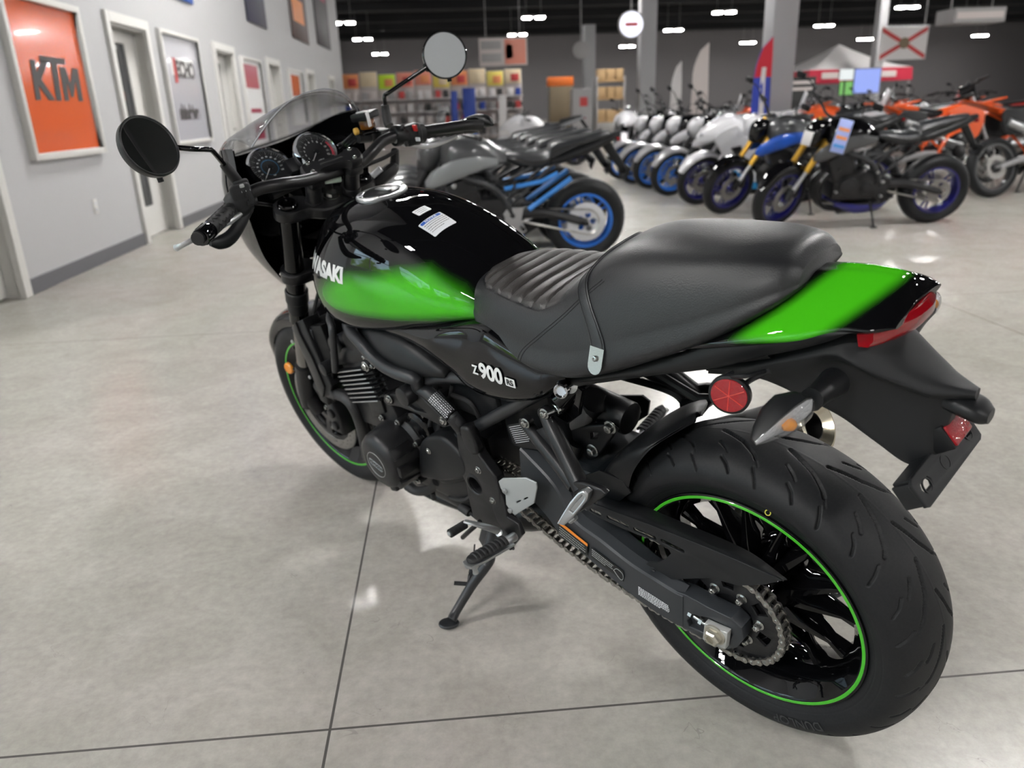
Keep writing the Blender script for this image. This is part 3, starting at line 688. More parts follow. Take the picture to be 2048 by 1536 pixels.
# box-section beam as a loft along its length
bs = []
for top, bot, yo, yi in (((0.4648, 0.148, 0.5234), (0.4875, 0.148, 0.4118), .135, .085), ((0.3786, 0.148, 0.4679), (0.4226, 0.148, 0.372), .140, .085), ((0.3353, 0.148, 0.4037), (0.379, 0.148, 0.3419), .146, .088), ((0.2636, 0.148, 0.3816), (0.3026, 0.148, 0.3117), .148, .090),
                         ((0.1935, 0.148, 0.3577), (0.2297, 0.148, 0.2829), .149, .095), ((0.1364, 0.148, 0.3486), (0.1707, 0.148, 0.2652), .150, .104), ((0.0937, 0.148, 0.342), (0.1077, 0.148, 0.2562), .150, .118), ((0.0754, 0.148, 0.3411), (0.0841, 0.148, 0.2562), .149, .122)):
    xt, zt = top[0], top[2]; xb, zb = bot[0], bot[2]
    up = Vector((xt-xb, 0, zt-zb)); h = up.length; up.normalize(); ch = .011
    P_ = lambda y, t: (xb+up.x*t, y, zb+up.z*t)
    bs.append([P_(yo-.004, 0), P_(yo, .004), P_(yo, h-.001), P_(yo-.004, h+.003), P_(yo-.022, h+ch), P_(yi+.006, h+ch), P_(yi, h+ch-.006), P_(yi, .006), P_(yi+.006, 0)])
G = [s_ for s_ in bs]
Gi = []
cols = [cr([b_[j] for b_ in bs], 5) for j in range(9)]
SW.grid([[cols[j][i] for j in range(9)] for i in range(len(cols[0]))], closed_v=True, cap=True)
# fork end with the slot for the axle block
end = [(0.0927, 0.149, 0.3446), (0.0698, 0.146, 0.3463), (0.0268, 0.144, 0.3398), (-0.0188, 0.142, 0.3372), (-0.0374, 0.142, 0.3233), (-0.0398, 0.142, 0.2981), (-0.0263, 0.142, 0.2696), (-0.0062, 0.142, 0.2527), (0.0541, 0.146, 0.2523), (0.0835, 0.149, 0.2562), (0.1059, 0.149, 0.2555)]
SW.plate(end, .034, .003, side=-1, holes=[[(0.0619, 0.145, 0.3029), (0.0232, 0.145, 0.3134), (-0.009, 0.145, 0.3109), (-0.018, 0.145, 0.2968), (-0.0094, 0.145, 0.2727), (0.0268, 0.145, 0.2686), (0.0696, 0.145, 0.2677), (0.0727, 0.145, 0.2812)]])
SW.plate([(0.0841, 0.13, 0.3126), (0.0319, 0.13, 0.3251), (-0.0104, 0.13, 0.3219), (-0.0316, 0.13, 0.2969), (-0.014, 0.13, 0.2532), (0.0391, 0.13, 0.2371), (0.0961, 0.13, 0.2384)], .012, .002)
# right arm and cross beam
SW.tube([(.56, -.10, .40), (.40, -.125, .40), (.2, -.13, .375), (.06, -.13, .33), (0, -.13, .314)], [.045, .040, .034, .030, .028], n=14, flat=(.5, (0, 0, 1)))
SW.tube([(.42, .10, .43), (.42, -.10, .43)], .045, n=16)
SW.box((.36, 0, .45), (.12, .17, .07), bev=.02)
sw = SW.build('swingarm', M['swing'], B, angle=20)
# stickers
def sticker(outline, m, name, parent, th=.0008):
    mb = MB(); mb.plate(outline, th, .0001); return mb.build(name, m, parent)
def bars(p0, p1, p2, rows, m, name, parent, seed=1, wf=.45, fill=.82, lift=(0, .0008, 0)):
    """rows of small print: p0 top-left, p1 top-right, p2 bottom-left"""
    rnd = random.Random(seed); p0, p1, p2 = Vector(p0), Vector(p1), Vector(p2); mb = MB(); n = Vector(lift)
    for r in range(rows):
        a = p0.lerp(p2, (r+.25)/rows); h = (p2-p0)/rows*wf; L = (p1-p0); x = 0; end_ = fill*rnd.uniform(.75, 1.0) if r == rows-1 else rnd.uniform(.92, 1.0)
        while x < end_:
            w = rnd.uniform(.02, .07); w = min(w, end_-x)
            q = [a+L*x, a+L*(x+w), a+L*(x+w)+h, a+L*x+h]; mb.add([p+n for p in q]+[p for p in q], [(0, 1, 2, 3), (4, 5, 6, 7), (0, 1, 5, 4), (1, 2, 6, 5), (2, 3, 7, 6), (3, 0, 4, 7)]); x += w+.018
    return mb.build(name, m, parent, flat=True)
sticker([(0.3724, 0.1512, 0.3778), (0.2978, 0.1512, 0.3574), (0.3036, 0.1512, 0.3269), (0.3784, 0.1512, 0.3445)], M['ink'], 'swingarm_sticker', sw)
sticker([(0.3695, 0.1515, 0.3898), (0.2966, 0.1515, 0.3621), (0.298, 0.1515, 0.3549), (0.3714, 0.1515, 0.3811)], M['orange'], 'swingarm_sticker', sw)
bars((0.3696, 0.1518, 0.3756), (0.3023, 0.1518, 0.3517), (0.3754, 0.1518, 0.349), 4, M['silver'], 'sticker_print', sw, 3, .25)
sticker([(0.2885, 0.1512, 0.358), (0.2104, 0.1512, 0.3337), (0.2148, 0.1512, 0.3054), (0.2939, 0.1512, 0.3291)], M['ink'], 'swingarm_sticker', sw)
bars((0.2858, 0.1518, 0.3558), (0.2327, 0.1518, 0.3381), (0.2898, 0.1518, 0.3342), 4, M['silver'], 'sticker_print', sw, 5, .25)
bars((0.1765, 0.1518, 0.3148), (0.1042, 0.1518, 0.3028), (0.1799, 0.1518, 0.2909), 6, M['label'], 'sticker_print', sw, 8, .5)
mb = MB(); mb.tube([(0.2358, 0.1522, 0.3252), (0.2258, 0.1522, 0.333), (0.2132, 0.1522, 0.3266), (0.2141, 0.1522, 0.3131), (0.2222, 0.1522, 0.3088), (0.2358, 0.1522, 0.3252)], .0006, n=6); mb.build('sticker_print', M['silver'], sw)
# axle block, nut, adjuster bolt
mb = MB(); mb.plate([(0.0274, 0.15, 0.3103), (-0.0193, 0.15, 0.3143), (-0.0123, 0.15, 0.2703), (0.0354, 0.15, 0.2651)], .014, .0015); mb.build('axle_block', M['block'], B)
mb = MB(); axc = Vector((0.0067, 0.157, 0.2957)); mb.lathe([(0, .0205), (.003, .0205), (.004, .018), (.004, 1e-5)], axc-Vector((0, .001, 0)), (0, 1, 0), 28)
mb.lathe([(0, .0155), (.010, .0155), (.013, .0132), (.013, .0085), (.004, .0085), (.004, 1e-5)], axc+Vector((0, .003, 0)), (0, 1, 0), 6); mb.build('axle_nut', M['nutm'], B, angle=20)
mb = MB(); mb.cyl((0.0579, 0.145, 0.3002), (0.0295, 0.147, 0.2965), .0042, n=14, bev=.001); mb.hexbolt((0.06, 0.145, 0.3002), Vector((0.0663, 0.145, 0.3015))-Vector((0.0579, 0.145, 0.3002)), .0065, .008, washer=False)
mb.cyl((0.0446, 0.146, 0.299), (0.0384, 0.146, 0.2977), .0085, n=6); mb.build('chain_adjuster', M['steel'], B)

# ------------------------------------------------------------ chain guard
mb = MB(); rows = []
for ri, ro in (((0.2838, 0.085, 0.4538), (0.274, 0.13, 0.4562)), ((0.2309, 0.085, 0.4581), (0.2147, 0.131, 0.4616)), ((0.1667, 0.085, 0.455), (0.1385, 0.132, 0.4675)), ((0.0909, 0.085, 0.4542), (0.0669, 0.132, 0.4695)), ((0.0174, 0.085, 0.4537), (-0.0007, 0.132, 0.4718)), ((-0.0387, 0.088, 0.4507), (-0.0592, 0.131, 0.4699)), ((-0.0996, 0.095, 0.4345), (-0.1114, 0.128, 0.4638))):
    rows.append([ri, tuple((np.array(ri)*.35+np.array(ro)*.65)+np.array([0, .003, .004])), ro])
Gt = loft_grid(rows, 5, 5, False); mb.grid(Gt)
mb.grid([[tuple(np.array(p)-np.array([0, .002, .004])) for p in row] for row in Gt])
side = [(0.2894, 0.131, 0.4579), (0.273, 0.131, 0.4574), (0.2147, 0.131, 0.4616), (0.1394, 0.131, 0.4664), (0.0677, 0.131, 0.4684), (0, 0.131, 0.4707), (-0.0592, 0.131, 0.4699), (-0.1132, 0.131, 0.4682), (-0.0812, 0.131, 0.4424), (-0.0524, 0.131, 0.4247), (-0.0313, 0.131, 0.4132), (0.0251, 0.131, 0.4003), (0.0787, 0.131, 0.3695), (0.128, 0.131, 0.3421), (0.1453, 0.131, 0.3404), (0.1609, 0.131, 0.3448), (0.1728, 0.131, 0.3526), (0.1613, 0.131, 0.3685), (0.1394, 0.131, 0.3783), (0.1194, 0.131, 0.3956), (0.1037, 0.131, 0.4177), (0.1083, 0.131, 0.4249), (0.1418, 0.131, 0.4302), (0.212, 0.131, 0.4254), (0.2722, 0.131, 0.427), (0.3045, 0.131, 0.433)]
def slot(a, b_, w=.0042):
    a, b_ = Vector(a), Vector(b_); d = (b_-a).normalized(); n = Vector((-d.z, 0, d.x)); o_ = []
    for c_, s0 in ((a, 1), (b_, -1)):
        for q in np.linspace(-PI/2, PI/2, 6): o_.append(c_-d*s0*math.cos(q)*w+n*s0*math.sin(q)*w)
    return [tuple(p) for p in o_]
mb.plate(side, .004, .0010, holes=[slot((0.2881, 0.131, 0.4375), (0.2677, 0.131, 0.4375)), slot((0.2451, 0.131, 0.4388), (0.2016, 0.131, 0.4386)), slot((0.1818, 0.131, 0.4379), (0.1375, 0.131, 0.4381)), slot((0.1197, 0.131, 0.4394), (0.0772, 0.131, 0.4365))])
mb.build('chain_guard', M['matte'], B)
mb = MB(); mb.hexbolt((0.148, 0.133, 0.3531), (0, 1, 0), .006, .004, n=16, socket=True); mb.build('guard_bolt', M['frame'], B)

# ------------------------------------------------------------ hugger (inner fender over the rear tire)
mb = MB(); hs = []
cw = Vector((0, 0, .314))
for a_deg, r, w, sk in ((12, .347, .066, -.03), (24, .345, .088, -.055), (38, .343, .101, -.062), (50, .341, .103, -.036), (60, .341, .093, -.014), (65, .342, .066, -.007), (68, .342, .036, -.004), (70, .342, .010, -.001)):
    a = math.radians(a_deg); d = Vector((math.cos(a), 0, math.sin(a))); row = []
    for yy, dr in ((-1.0, sk), (-1.0, sk*.5-.004), (-.93, -.006), (-.55, .002), (0, .004), (.55, .002), (.93, -.006), (1.0, sk*.5-.004), (1.0, sk)):
        row.append(cw+d*(r+dr)+Vector((0, yy*w, 0)))
    hs.append(row)
Gh = loft_grid(hs, 5, 3, False); mb.grid(Gh)
mb.grid([[tuple(np.array(p)+(np.array(cw)-np.array(p))*.010) for p in row] for row in Gh])
mb.plate([(0.3297, 0.102, 0.4852), (0.2772, 0.102, 0.5193), (0.2196, 0.102, 0.5152), (0.2065, 0.102, 0.4936), (0.2406, 0.102, 0.4583), (0.2931, 0.102, 0.4589)], .004, .001)
mb.build('inner_fender', M['satin'], B)

# ------------------------------------------------------------ fuel tank
tk = [(.47, [(0, .800), (.03, .799), (.055, .795), (.065, .788), (.060, .782), (.04, .778), (0, .776)]),
      (.505, [(0, .845), (.045, .842), (.085, .828), (.100, .808), (.098, .794), (.06, .786), (0, .784)]),
      (.55, [(0, .880), (.055, .876), (.104, .852), (.122, .822), (.120, .795), (.075, .780), (0, .778)]),
      (.62, [(0, .925), (.060, .920), (.112, .892), (.144, .838), (.142, .786), (.10, .767), (0, .765)]),
      (.70, [(0, .962), (.064, .955), (.118, .922), (.155, .850), (.154, .775), (.11, .753), (0, .750)]),
      (.80, [(0, .986), (.068, .979), (.124, .943), (.165, .858), (.163, .755), (.12, .733), (0, .730)]),
      (.90, [(0, .993), (.070, .986), (.128, .949), (.172, .858), (.169, .742), (.125, .720), (0, .718)]),
      (.98, [(0, .990), (.068, .982), (.124, .944), (.172, .852), (.169, .737), (.125, .712), (0, .710)]),
      (1.05, [(0, .974), (.062, .966), (.112, .928), (.162, .840), (.160, .742), (.12, .710), (0, .708)]),
      (1.10, [(0, .946), (.052, .938), (.094, .905), (.140, .828), (.140, .752), (.105, .716), (0, .714)]),
      (1.13, [(0, .905), (.038, .900), (.068, .875), (.100, .815), (.102, .768), (.078, .732), (0, .730)]),
      (1.142, [(0, .86), (.02, .858), (.035, .845), (.055, .805), (.055, .778), (.04, .76), (0, .758)])]
tkG = loft_grid([half(p, x) for x, p in tk], 12, 12, True)
mb = MB(); mb.grid(tkG, closed_v=True, cap=True)
tank = mb.build('fuel_tank', M['fade'], B, angle=180)
def tank_paint(p):
    x, y, z = p.x, abs(p.y), p.z
    if y < .08: return 0.0
    # teardrop of green on the flank: sharp along the upper crease and the bottom, fading towards the front
    lo = np.interp(x, [.50, .60, .75, .90, 1.0, 1.08], [.800, .796, .778, .768, .768, .772])
    hi = np.interp(x, [.50, .56, .64, .72, .80, .88, .96, 1.02, 1.08], [.802, .852, .892, .888, .872, .868, .845, .825, .80])
    g = sst(lo-.010, lo+.022, z)*(1-sst(hi-.03, hi+.018, z))*(1-sst(.93, 1.10, x))*sst(.492, .52, x)
    return g
set_paint(tank, tank_paint)
me_t = tank.data
bvh_tank = BVHTree.FromPolygons([v.co.copy() for v in me_t.vertices], [tuple(p.vertices) for p in me_t.polygons])
def project_on(bvh, p, d, lift=.0008):
    h, n, i, dist = bvh.ray_cast(Vector(p), Vector(d))
    if h is None:
        h, n, i, dist = bvh.find_nearest(Vector(p))
    d = Vector(d)
    if n.dot(d) > 0: n = -n
    return h+n*lift
def subdiv_geo(vs_, fs, maxlen):
    bm = bmesh.new(); V = [bm.verts.new(v) for v in vs_]
    for f in fs:
        try: bm.faces.new([V[i] for i in f])
        except ValueError: pass
    bmesh.ops.triangulate(bm, faces=bm.faces[:])
    for _ in range(6):
        e = [e for e in bm.edges if e.calc_length() > maxlen]
        if not e: break
        bmesh.ops.subdivide_edges(bm, edges=e, cuts=1); bmesh.ops.triangulate(bm, faces=[f for f in bm.faces if len(f.verts) > 3])
    bm.verts.ensure_lookup_table(); out = [tuple(v.co) for v in bm.verts], [[v.index for v in f.verts] for f in bm.faces]
    bm.verts.index_update(); out = [tuple(v.co) for v in bm.verts], [[v.index for v in f.verts] for f in bm.faces]; bm.free(); return out
def decal(geo, place, bvh, d, name, m, parent, maxlen=.008, lift=.0008):
    vs_, fs = subdiv_geo(geo[0], geo[1], maxlen); mb = MB(); mb.add([project_on(bvh, place(v), d, lift) for v in vs_], fs)
    o = mb.build(name, m, parent); return o
def rrect(w, h, r, n=4):
    pts = []
    for cx, cy, a0 in ((w/2-r, h/2-r, 0), (-w/2+r, h/2-r, PI/2), (-w/2+r, -h/2+r, PI), (w/2-r, -h/2+r, 3*PI/2)):
        pts += [(cx+r*math.cos(a0+PI/2*k/n), cy+r*math.sin(a0+PI/2*k/n), 0) for k in range(n+1)]
    return pts, [tuple(range(len(pts)))]
# KAWASAKI on both flanks
g = text_geo('KAWASAKI', .048, 0, .0028, .22, .98, 1.0)
for sgn in (1, -1):
    o = decal(g, lambda v: (1.022-v[0]*sgn, sgn*.3, .866+v[1]-.05*v[0]), bvh_tank, (0, -sgn, 0), 'tank_badge', M['white'], tank)
    tag(o, 'white KAWASAKI lettering')
# filler cap
capc = Vector((.925, 0, .9935)); mb = MB()
nrm_c = Vector((-.02, 0, 1)).normalized()
mb.lathe([(-.004, .060), (.0015, .060), (.004, .0575), (.004, .046), (.001, .044), (.001, 1e-5)], capc, nrm_c, 48)
cap_o = mb.build('fuel_cap', M['alu'], tank)
mb = MB(); mb.lathe([(.001, .043), (.0055, .041), (.008, .034), (.0085, 1e-5)], capc, nrm_c, 40); mb.build('cap_lid', M['castblack'], cap_o)
mb = MB(); mb.box(capc+Vector((-.01, 0, .0095)), (.05, .014, .004), bev=.0018); mb.build('key_cover', M['alu'], cap_o)
for k in range(6):
    a = k*PI/3+.3; mb = MB(); mb.hexbolt(capc+Vector((.052*math.cos(a), .052*math.sin(a), .003)), (0, 0, 1), .0032, .002, washer=False, n=12, socket=True); mb.build('cap_bolt', M['steel'], cap_o)
# warning labels on top of the tank
def top_label(cx, cy, w, h, ang, m, name, lift):
    geo = rrect(w, h, .003); ca, sa = math.cos(ang), math.sin(ang)
    return decal(geo, lambda v: (cx+v[0]*ca-v[1]*sa, cy+v[0]*sa+v[1]*ca, 1.2), bvh_tank, (0, 0, -1), name, m, tank, .01, lift)
LA = -PI/2
lb = top_label(.688, .040, .062, .050, LA, M['label'], 'warning_label', .0009)
top_label(.7075, .040, .054, .008, LA, M['blue'], 'label_header', .0013)
gt = text_geo('NOTICE', .0085, 0, .0002); decal(gt, lambda v: (.7075+v[1], .040-v[0], 1.2), bvh_tank, (0, 0, -1), 'label_text', M['white'], tank, .02, .0017)
for r in range(5):
    rnd = random.Random(r); x = -.026
    geo_v = []; geo_f = []
    while x < (.026 if r < 4 else .004):
        w = rnd.uniform(.002, .005); b_ = len(geo_v); geo_v += [(x, -.0007, 0), (x+w, -.0007, 0), (x+w, .0007, 0), (x, .0007, 0)]; geo_f.append((b_, b_+1, b_+2, b_+3)); x += w+.0012
    decal((geo_v, geo_f), lambda v: (.6985-.0058*r+v[1], .040-v[0], 1.2), bvh_tank, (0, 0, -1), 'label_text', M['ink'], tank, .02, .0014)
top_label(.745, .030, .036, .024, LA, M['label'], 'warning_label', .0009)
for r in range(3): top_label(.751-.006*r, .030, .028-.004*r, .0012, LA, M['ink'], 'label_text', .0013)

# ------------------------------------------------------------ seat
st = [(.572, [(0, .868), (.03, .866), (.050, .860), (.060, .852), (.055, .846), (0, .844)]),
      (.550, [(0, .874), (.045, .872), (.080, .860), (.098, .836), (.094, .812), (0, .80)]),
      (.510, [(0, .880), (.060, .876), (.104, .858), (.124, .818), (.122, .786), (0, .78)]),
      (.460, [(0, .882), (.068, .878), (.118, .856), (.138, .808), (.137, .768), (0, .76)]),
      (.400, [(0, .882), (.075, .877), (.126, .854), (.148, .800), (.147, .757), (0, .75)]),
      (.330, [(0, .886), (.080, .880), (.132, .856), (.156, .800), (.155, .750), (0, .745)]),
      (.270, [(0, .912), (.078, .903), (.128, .872), (.157, .806), (.156, .754), (0, .75)]),
      (.225, [(0, .948), (.074, .938), (.122, .895), (.156, .820), (.155, .764), (0, .76)]),
      (.170, [(0, .972), (.072, .962), (.119, .918), (.152, .842), (.152, .784), (0, .78)]),
      (.100, [(0, .981), (.072, .972), (.115, .934), (.144, .868), (.144, .815), (0, .81)]),
      (.020, [(0, .984), (.070, .976), (.106, .945), (.128, .896), (.128, .852), (0, .85)]),
      (-.045, [(0, .986), (.063, .978), (.092, .955), (.108, .922), (.108, .888), (0, .88)]),
      (-.090, [(0, .982), (.052, .974), (.074, .958), (.084, .938), (.084, .918), (0, .91)]),
      (-.112, [(0, .966), (.040, .962), (.054, .954), (.060, .944), (.058, .936), (0, .93)])]
def seat_fn(G):
    A = np.array(G); 
    for i in range(A.shape[0]):
        for j in range(A.shape[1]):
            x, y, z = A[i, j]
            if .285 < x < .56 and z > np.interp(x, [.285, .36, .55], [.84, .845, .845]):
                lim = np.interp(x, [.29, .33, .44, .50, .53, .55], [.118, .128, .112, .098, .075, .03])
                xx = x-(.012*(y/.1)**2)*1.0+0.0
                if abs(y) < lim:
                    ph = ((xx-.305)/.0335) % 1.0; dd = min(ph, 1-ph)*.0335
                    if .30 < xx < .515: A[i, j, 2] += .0022*math.sin(PI*ph)-.0045*math.exp(-(dd/.0024)**2)
                    A[i, j, 2] += .0012
                A[i, j, 2] -= .0022*math.exp(-((abs(y)-lim)/.0022)**2)
    return A.tolist()
stG = loft_grid([half(p, x) for x, p in st], 18, 22, True)
mb = MB(); mb.grid(seat_fn(stG), closed_v=True, cap=True)
seat = mb.build('seat', M['seatm'], B, angle=180)
set_paint(seat, lambda p: 1.0 if (.29 < p.x < .55 and p.z > .845 and abs(p.y) < np.interp(p.x, [.29, .33, .44, .50, .53, .55], [.118, .128, .112, .098, .075, .03])) else 0.0)
bvh_seat = BVHTree.FromPolygons([v.co.copy() for v in seat.data.vertices], [tuple(p.vertices) for p in seat.data.polygons])
def wrap_path(bvh, fnpt, n, lift):
    """points on the seat surface found by shooting rays from around the seat"""
    out = []
    for k in range(n+1):
        x, ang = fnpt(k/n); o = Vector((x, .5*math.sin(ang), .82+.5*math.cos(ang))); c_ = Vector((x, 0, .82))
        h, nn, i, dd = bvh.ray_cast(o, (c_-o).normalized())
        if h is None: continue
        if nn.dot(c_-o) > 0: nn = -nn
        out.append((h+nn*lift, nn))
    return out
def strap_x(t):       # strap runs from low on the left flank over the seat to the right flank
    ang = 1.62-3.24*t; s2 = math.sin(ang)**2; return (.224+.13*s2*(1-s2)-.044*s2*s2, ang)
pth = wrap_path(bvh_seat, strap_x, 60, .0)
mb = MB(); G = []
for h, nn in pth:
    t = Vector((1, 0, 0)); t = (t-nn*t.dot(nn)).normalized()
    G.append([h-t*.0150-nn*.003, h-t*.0145+nn*.0020, h-t*.0100+nn*.0034, h+nn*.0038, h+t*.0100+nn*.0034, h+t*.0145+nn*.0020, h+t*.0150-nn*.003])
mb.grid(G, closed_v=True, cap=True); strap = mb.build('seat_strap', M['leather'], seat)
for s_ in (-.0112, .0112):
    mb = MB(); pp = []
    for h, nn in pth:
        t = Vector((1, 0, 0)); t = (t-nn*t.dot(nn)).normalized(); pp.append(h+t*s_+nn*.0034)
    mb.tube(pp, .0007, n=5, smooth=False); mb.build('strap_stitching', M['griprub'], seat)
for sg in (1, -1):
    i0 = 0 if sg == 1 else -1; h, nn = pth[i0]; h2 = pth[1 if sg == 1 else -2][0]; d = (h-h2).normalized()
    mb = MB(); t = nn.cross(d).normalized()
    ou = [h-d*.020+t*.0150, h-d*.020-t*.0150, h+d*.010-t*.0150]+[h+d*(.010+.015*math.sin(a))-t*.0150*math.cos(a) for a in (.4, .8, 1.2, 1.57, 1.95, 2.35, 2.75)]+[h+d*.010+t*.0150]
    lo = [p+nn*.0030 for p in ou]; hi = [p+nn*.0048 for p in ou]; m_ = len(ou)
    mb.add(lo+hi, [tuple(range(m_)), tuple(range(m_, 2*m_))]+[(i, (i+1) % m_, m_+(i+1) % m_, m_+i) for i in range(m_)])
    cl = mb.build('strap_clip', M['steel'], seat)
    mb = MB(); mb.hexbolt(h+nn*.0048-d*.002, nn, .0050, .004, washer=False, n=16, socket=True); mb.build('clip_screw', M['steel'], cl) if False else mb.build('clip_screw', M['steel'], seat)
# seams on the flank
def seam(pts, name='seat_seam', r=.0009, parent=None, m='griprub'):
    q = [project_on(bvh_seat, (p[0], .4, p[2]), (0, -1, 0), .0002) for p in cr(pts, 8)]
    mb = MB(); mb.tube(q, r, n=6, smooth=False); mb.build(name, M[m], seat)
seam([(0.1954, 0.14, 0.9259), (0.2304, 0.14, 0.8988), (0.2744, 0.14, 0.8596), (0.3221, 0.14, 0.8221), (0.364, 0.14, 0.7886), (0.3784, 0.14, 0.7629)])
seam([(0.1894, 0.14, 0.9251), (0.2267, 0.14, 0.8959), (0.2705, 0.14, 0.8566), (0.318, 0.14, 0.819), (0.3565, 0.14, 0.7882), (0.3707, 0.14, 0.7626)])

# ------------------------------------------------------------ tail cowl, side skirts
tl = [(.06, [(0, .858), (.05, .858), (.10, .856), (.122, .850), (.126, .842), (.122, .836), (.10, .83), (0, .83)]),
      (-.02, [(0, .912), (.030, .911), (.068, .900), (.102, .880), (.119, .864), (.117, .854), (.10, .848), (0, .848)]),
      (-.08, [(0, .937), (.022, .936), (.056, .924), (.091, .901), (.113, .881), (.111, .869), (.09, .863), (0, .863)]),
      (-.13, [(0, .946), (.020, .945), (.051, .932), (.083, .911), (.104, .893), (.103, .881), (.08, .875), (0, .875)]),
      (-.18, [(0, .949), (.018, .948), (.043, .937), (.069, .920), (.090, .905), (.089, .895), (.07, .889), (0, .889)]),
      (-.215, [(0, .947), (.016, .946), (.037, .936), (.060, .924), (.086, .908), (.085, .901), (.07, .897), (0, .897)]),
      (-.230, [(0, .941), (.015, .940), (.036, .932), (.058, .922), (.080, .909), (.078, .903), (.06, .899), (0, .899)]),
      (-.243, [(0, .916), (.015, .9158), (.034, .9145), (.052, .912), (.070, .908), (.068, .905), (.05, .903), (0, .903)])]
tlG = loft_grid([half(p, x) for x, p in tl], 12, 10, True)
mb = MB(); mb.grid(tlG, closed_v=True, cap=True); tail = mb.build('tail_cowl', M['fade'], B, angle=40)
def tail_paint(p):
    x, z = p.x, p.z; u = x+(z-.90)*1.24       # slanted band
    return sst(-.182, -.152, u)*(1-sst(-.092, -.064, u))*sst(.868, .884, z+.1*max(0, x+.08))
set_paint(tail, tail_paint)
# red tail lamp across the rear face
mb = MB(); G = []
for t in np.linspace(-1, 1, 17):
    y = .080*t; xx = -.243+.036*abs(t)**2.2; zz = .902-.006*abs(t)**2
    G.append([(xx+.006, y, zz-.019), (xx-.006, y, zz-.018), (xx-.013, y, zz-.008), (xx-.013, y, zz+.004), (xx-.006, y, zz+.011), (xx+.010, y, zz+.011)])
mb.grid(G, closed_v=True, cap=True); mb.build('tail_lamp', M['red'], B)
# matte side skirts under the seat (seat rail covers)
for sg in (1, -1):
    mb = MB()
    ou = [(0.3025, 0.128, 0.7437), (0.2609, 0.128, 0.7438), (0.1444, 0.128, 0.7884), (0.0531, 0.128, 0.8283), (-0.0272, 0.128, 0.8657), (-0.1172, 0.124, 0.8932), (-0.169, 0.118, 0.9094), (-0.2035, 0.11, 0.9256), (-0.2223, 0.105, 0.9422), (-0.2148, 0.105, 0.922), (-0.1975, 0.11, 0.9001), (-0.1689, 0.118, 0.8836), (-0.1307, 0.124, 0.867), (-0.0732, 0.128, 0.8458), (-0.0069, 0.128, 0.8169), (0.1057, 0.128, 0.7814), (0.239, 0.128, 0.7383), (0.2768, 0.128, 0.7235)]
    ou = [(p[0], 0, min(p[2], .902)) for p in ou]
    ou = [(p[0], np.interp(p[0], [-.25, -.18, -.1, .0, .12, .3], [.070, .088, .104, .116, .126, .128]), p[2]) for p in ou]
    # build as a strip that follows the taper of the tail
    tops = ou[:9]; bots = ou[9:][::-1]
    tp = cr(tops, 6); bt_ = cr(bots, 6)
    n_ = 40
    def samp(L_, t):
        k = t*(len(L_)-1); i = min(int(k), len(L_)-2); f = k-i; return np.array(L_[i])*(1-f)+np.array(L_[i+1])*f
    G = []
    for k in range(n_+1):
        a = samp(tp, k/n_); b_ = samp(bt_, k/n_); m_ = (a+b_)/2; m_[1] += .006
        G.append([a-np.array([0, .010, 0]), a, m_, b_, b_-np.array([0, .012, 0])])
    G = loft_grid(G, 1, 4, False); mb.grid(G); mb.grid([[p-np.array([0, .003, 0]) for p in r] for r in G])
    if sg == -1: mb.v = [(p[0], -p[1], p[2]) for p in mb.v]
    mb.build('seat_rail_cover', M['satin'], B)

# ------------------------------------------------------------ rear fender with plate holder
fd = [(.03, [(0, .80), (.05, .80), (.075, .797), (.085, .79), (.08, .785), (.078, .78), (.05, .775), (0, .773)]),
      (-.05, [(0, .825), (.06, .825), (.085, .820), (.09, .812), (.086, .800), (.078, .793), (.05, .785), (0, .78)]),
      (-.12, [(0, .862), (.06, .861), (.088, .848), (.088, .836), (.078, .810), (.070, .774), (.045, .762), (0, .76)]),
      (-.165, [(0, .885), (.05, .882), (.080, .862), (.077, .850), (.062, .830), (.060, .758), (.045, .745), (0, .743)]),
      (-.190, [(0, .884), (.046, .880), (.075, .853), (.071, .842), (.052, .822), (.054, .742), (.042, .728), (0, .725)]),
      (-.215, [(0, .858), (.041, .854), (.066, .838), (.062, .827), (.044, .810), (.049, .726), (.040, .710), (0, .707)]),
      (-.250, [(0, .832), (.032, .829), (.050, .818), (.046, .808), (.032, .795), (.040, .700), (.032, .684), (0, .682)]),
      (-.272, [(0, .819), (.025, .816), (.040, .807), (.036, .798), (.024, .788), (.030, .700), (.026, .680), (0, .677)]),
      (-.284, [(0, .813), (.020, .811), (.031, .803), (.027, .794), (.018, .785), (.020, .72), (.016, .70), (0, .698)]),
      (-.300, [(0, .807), (.014, .806), (.021, .800), (.018, .793), (.012, .788), (.012, .780), (.010, .776), (0, .775)]),
      (-.320, [(0, .802), (.006, .801), (.009, .798), (.008, .794), (.006, .791), (.005, .788), (.004, .786), (0, .785)])]
mb = MB(); mb.loft([half(p, x) for x, p in fd], 8, 6)
fender = mb.build('rear_fender', M['matte'], B, angle=50)
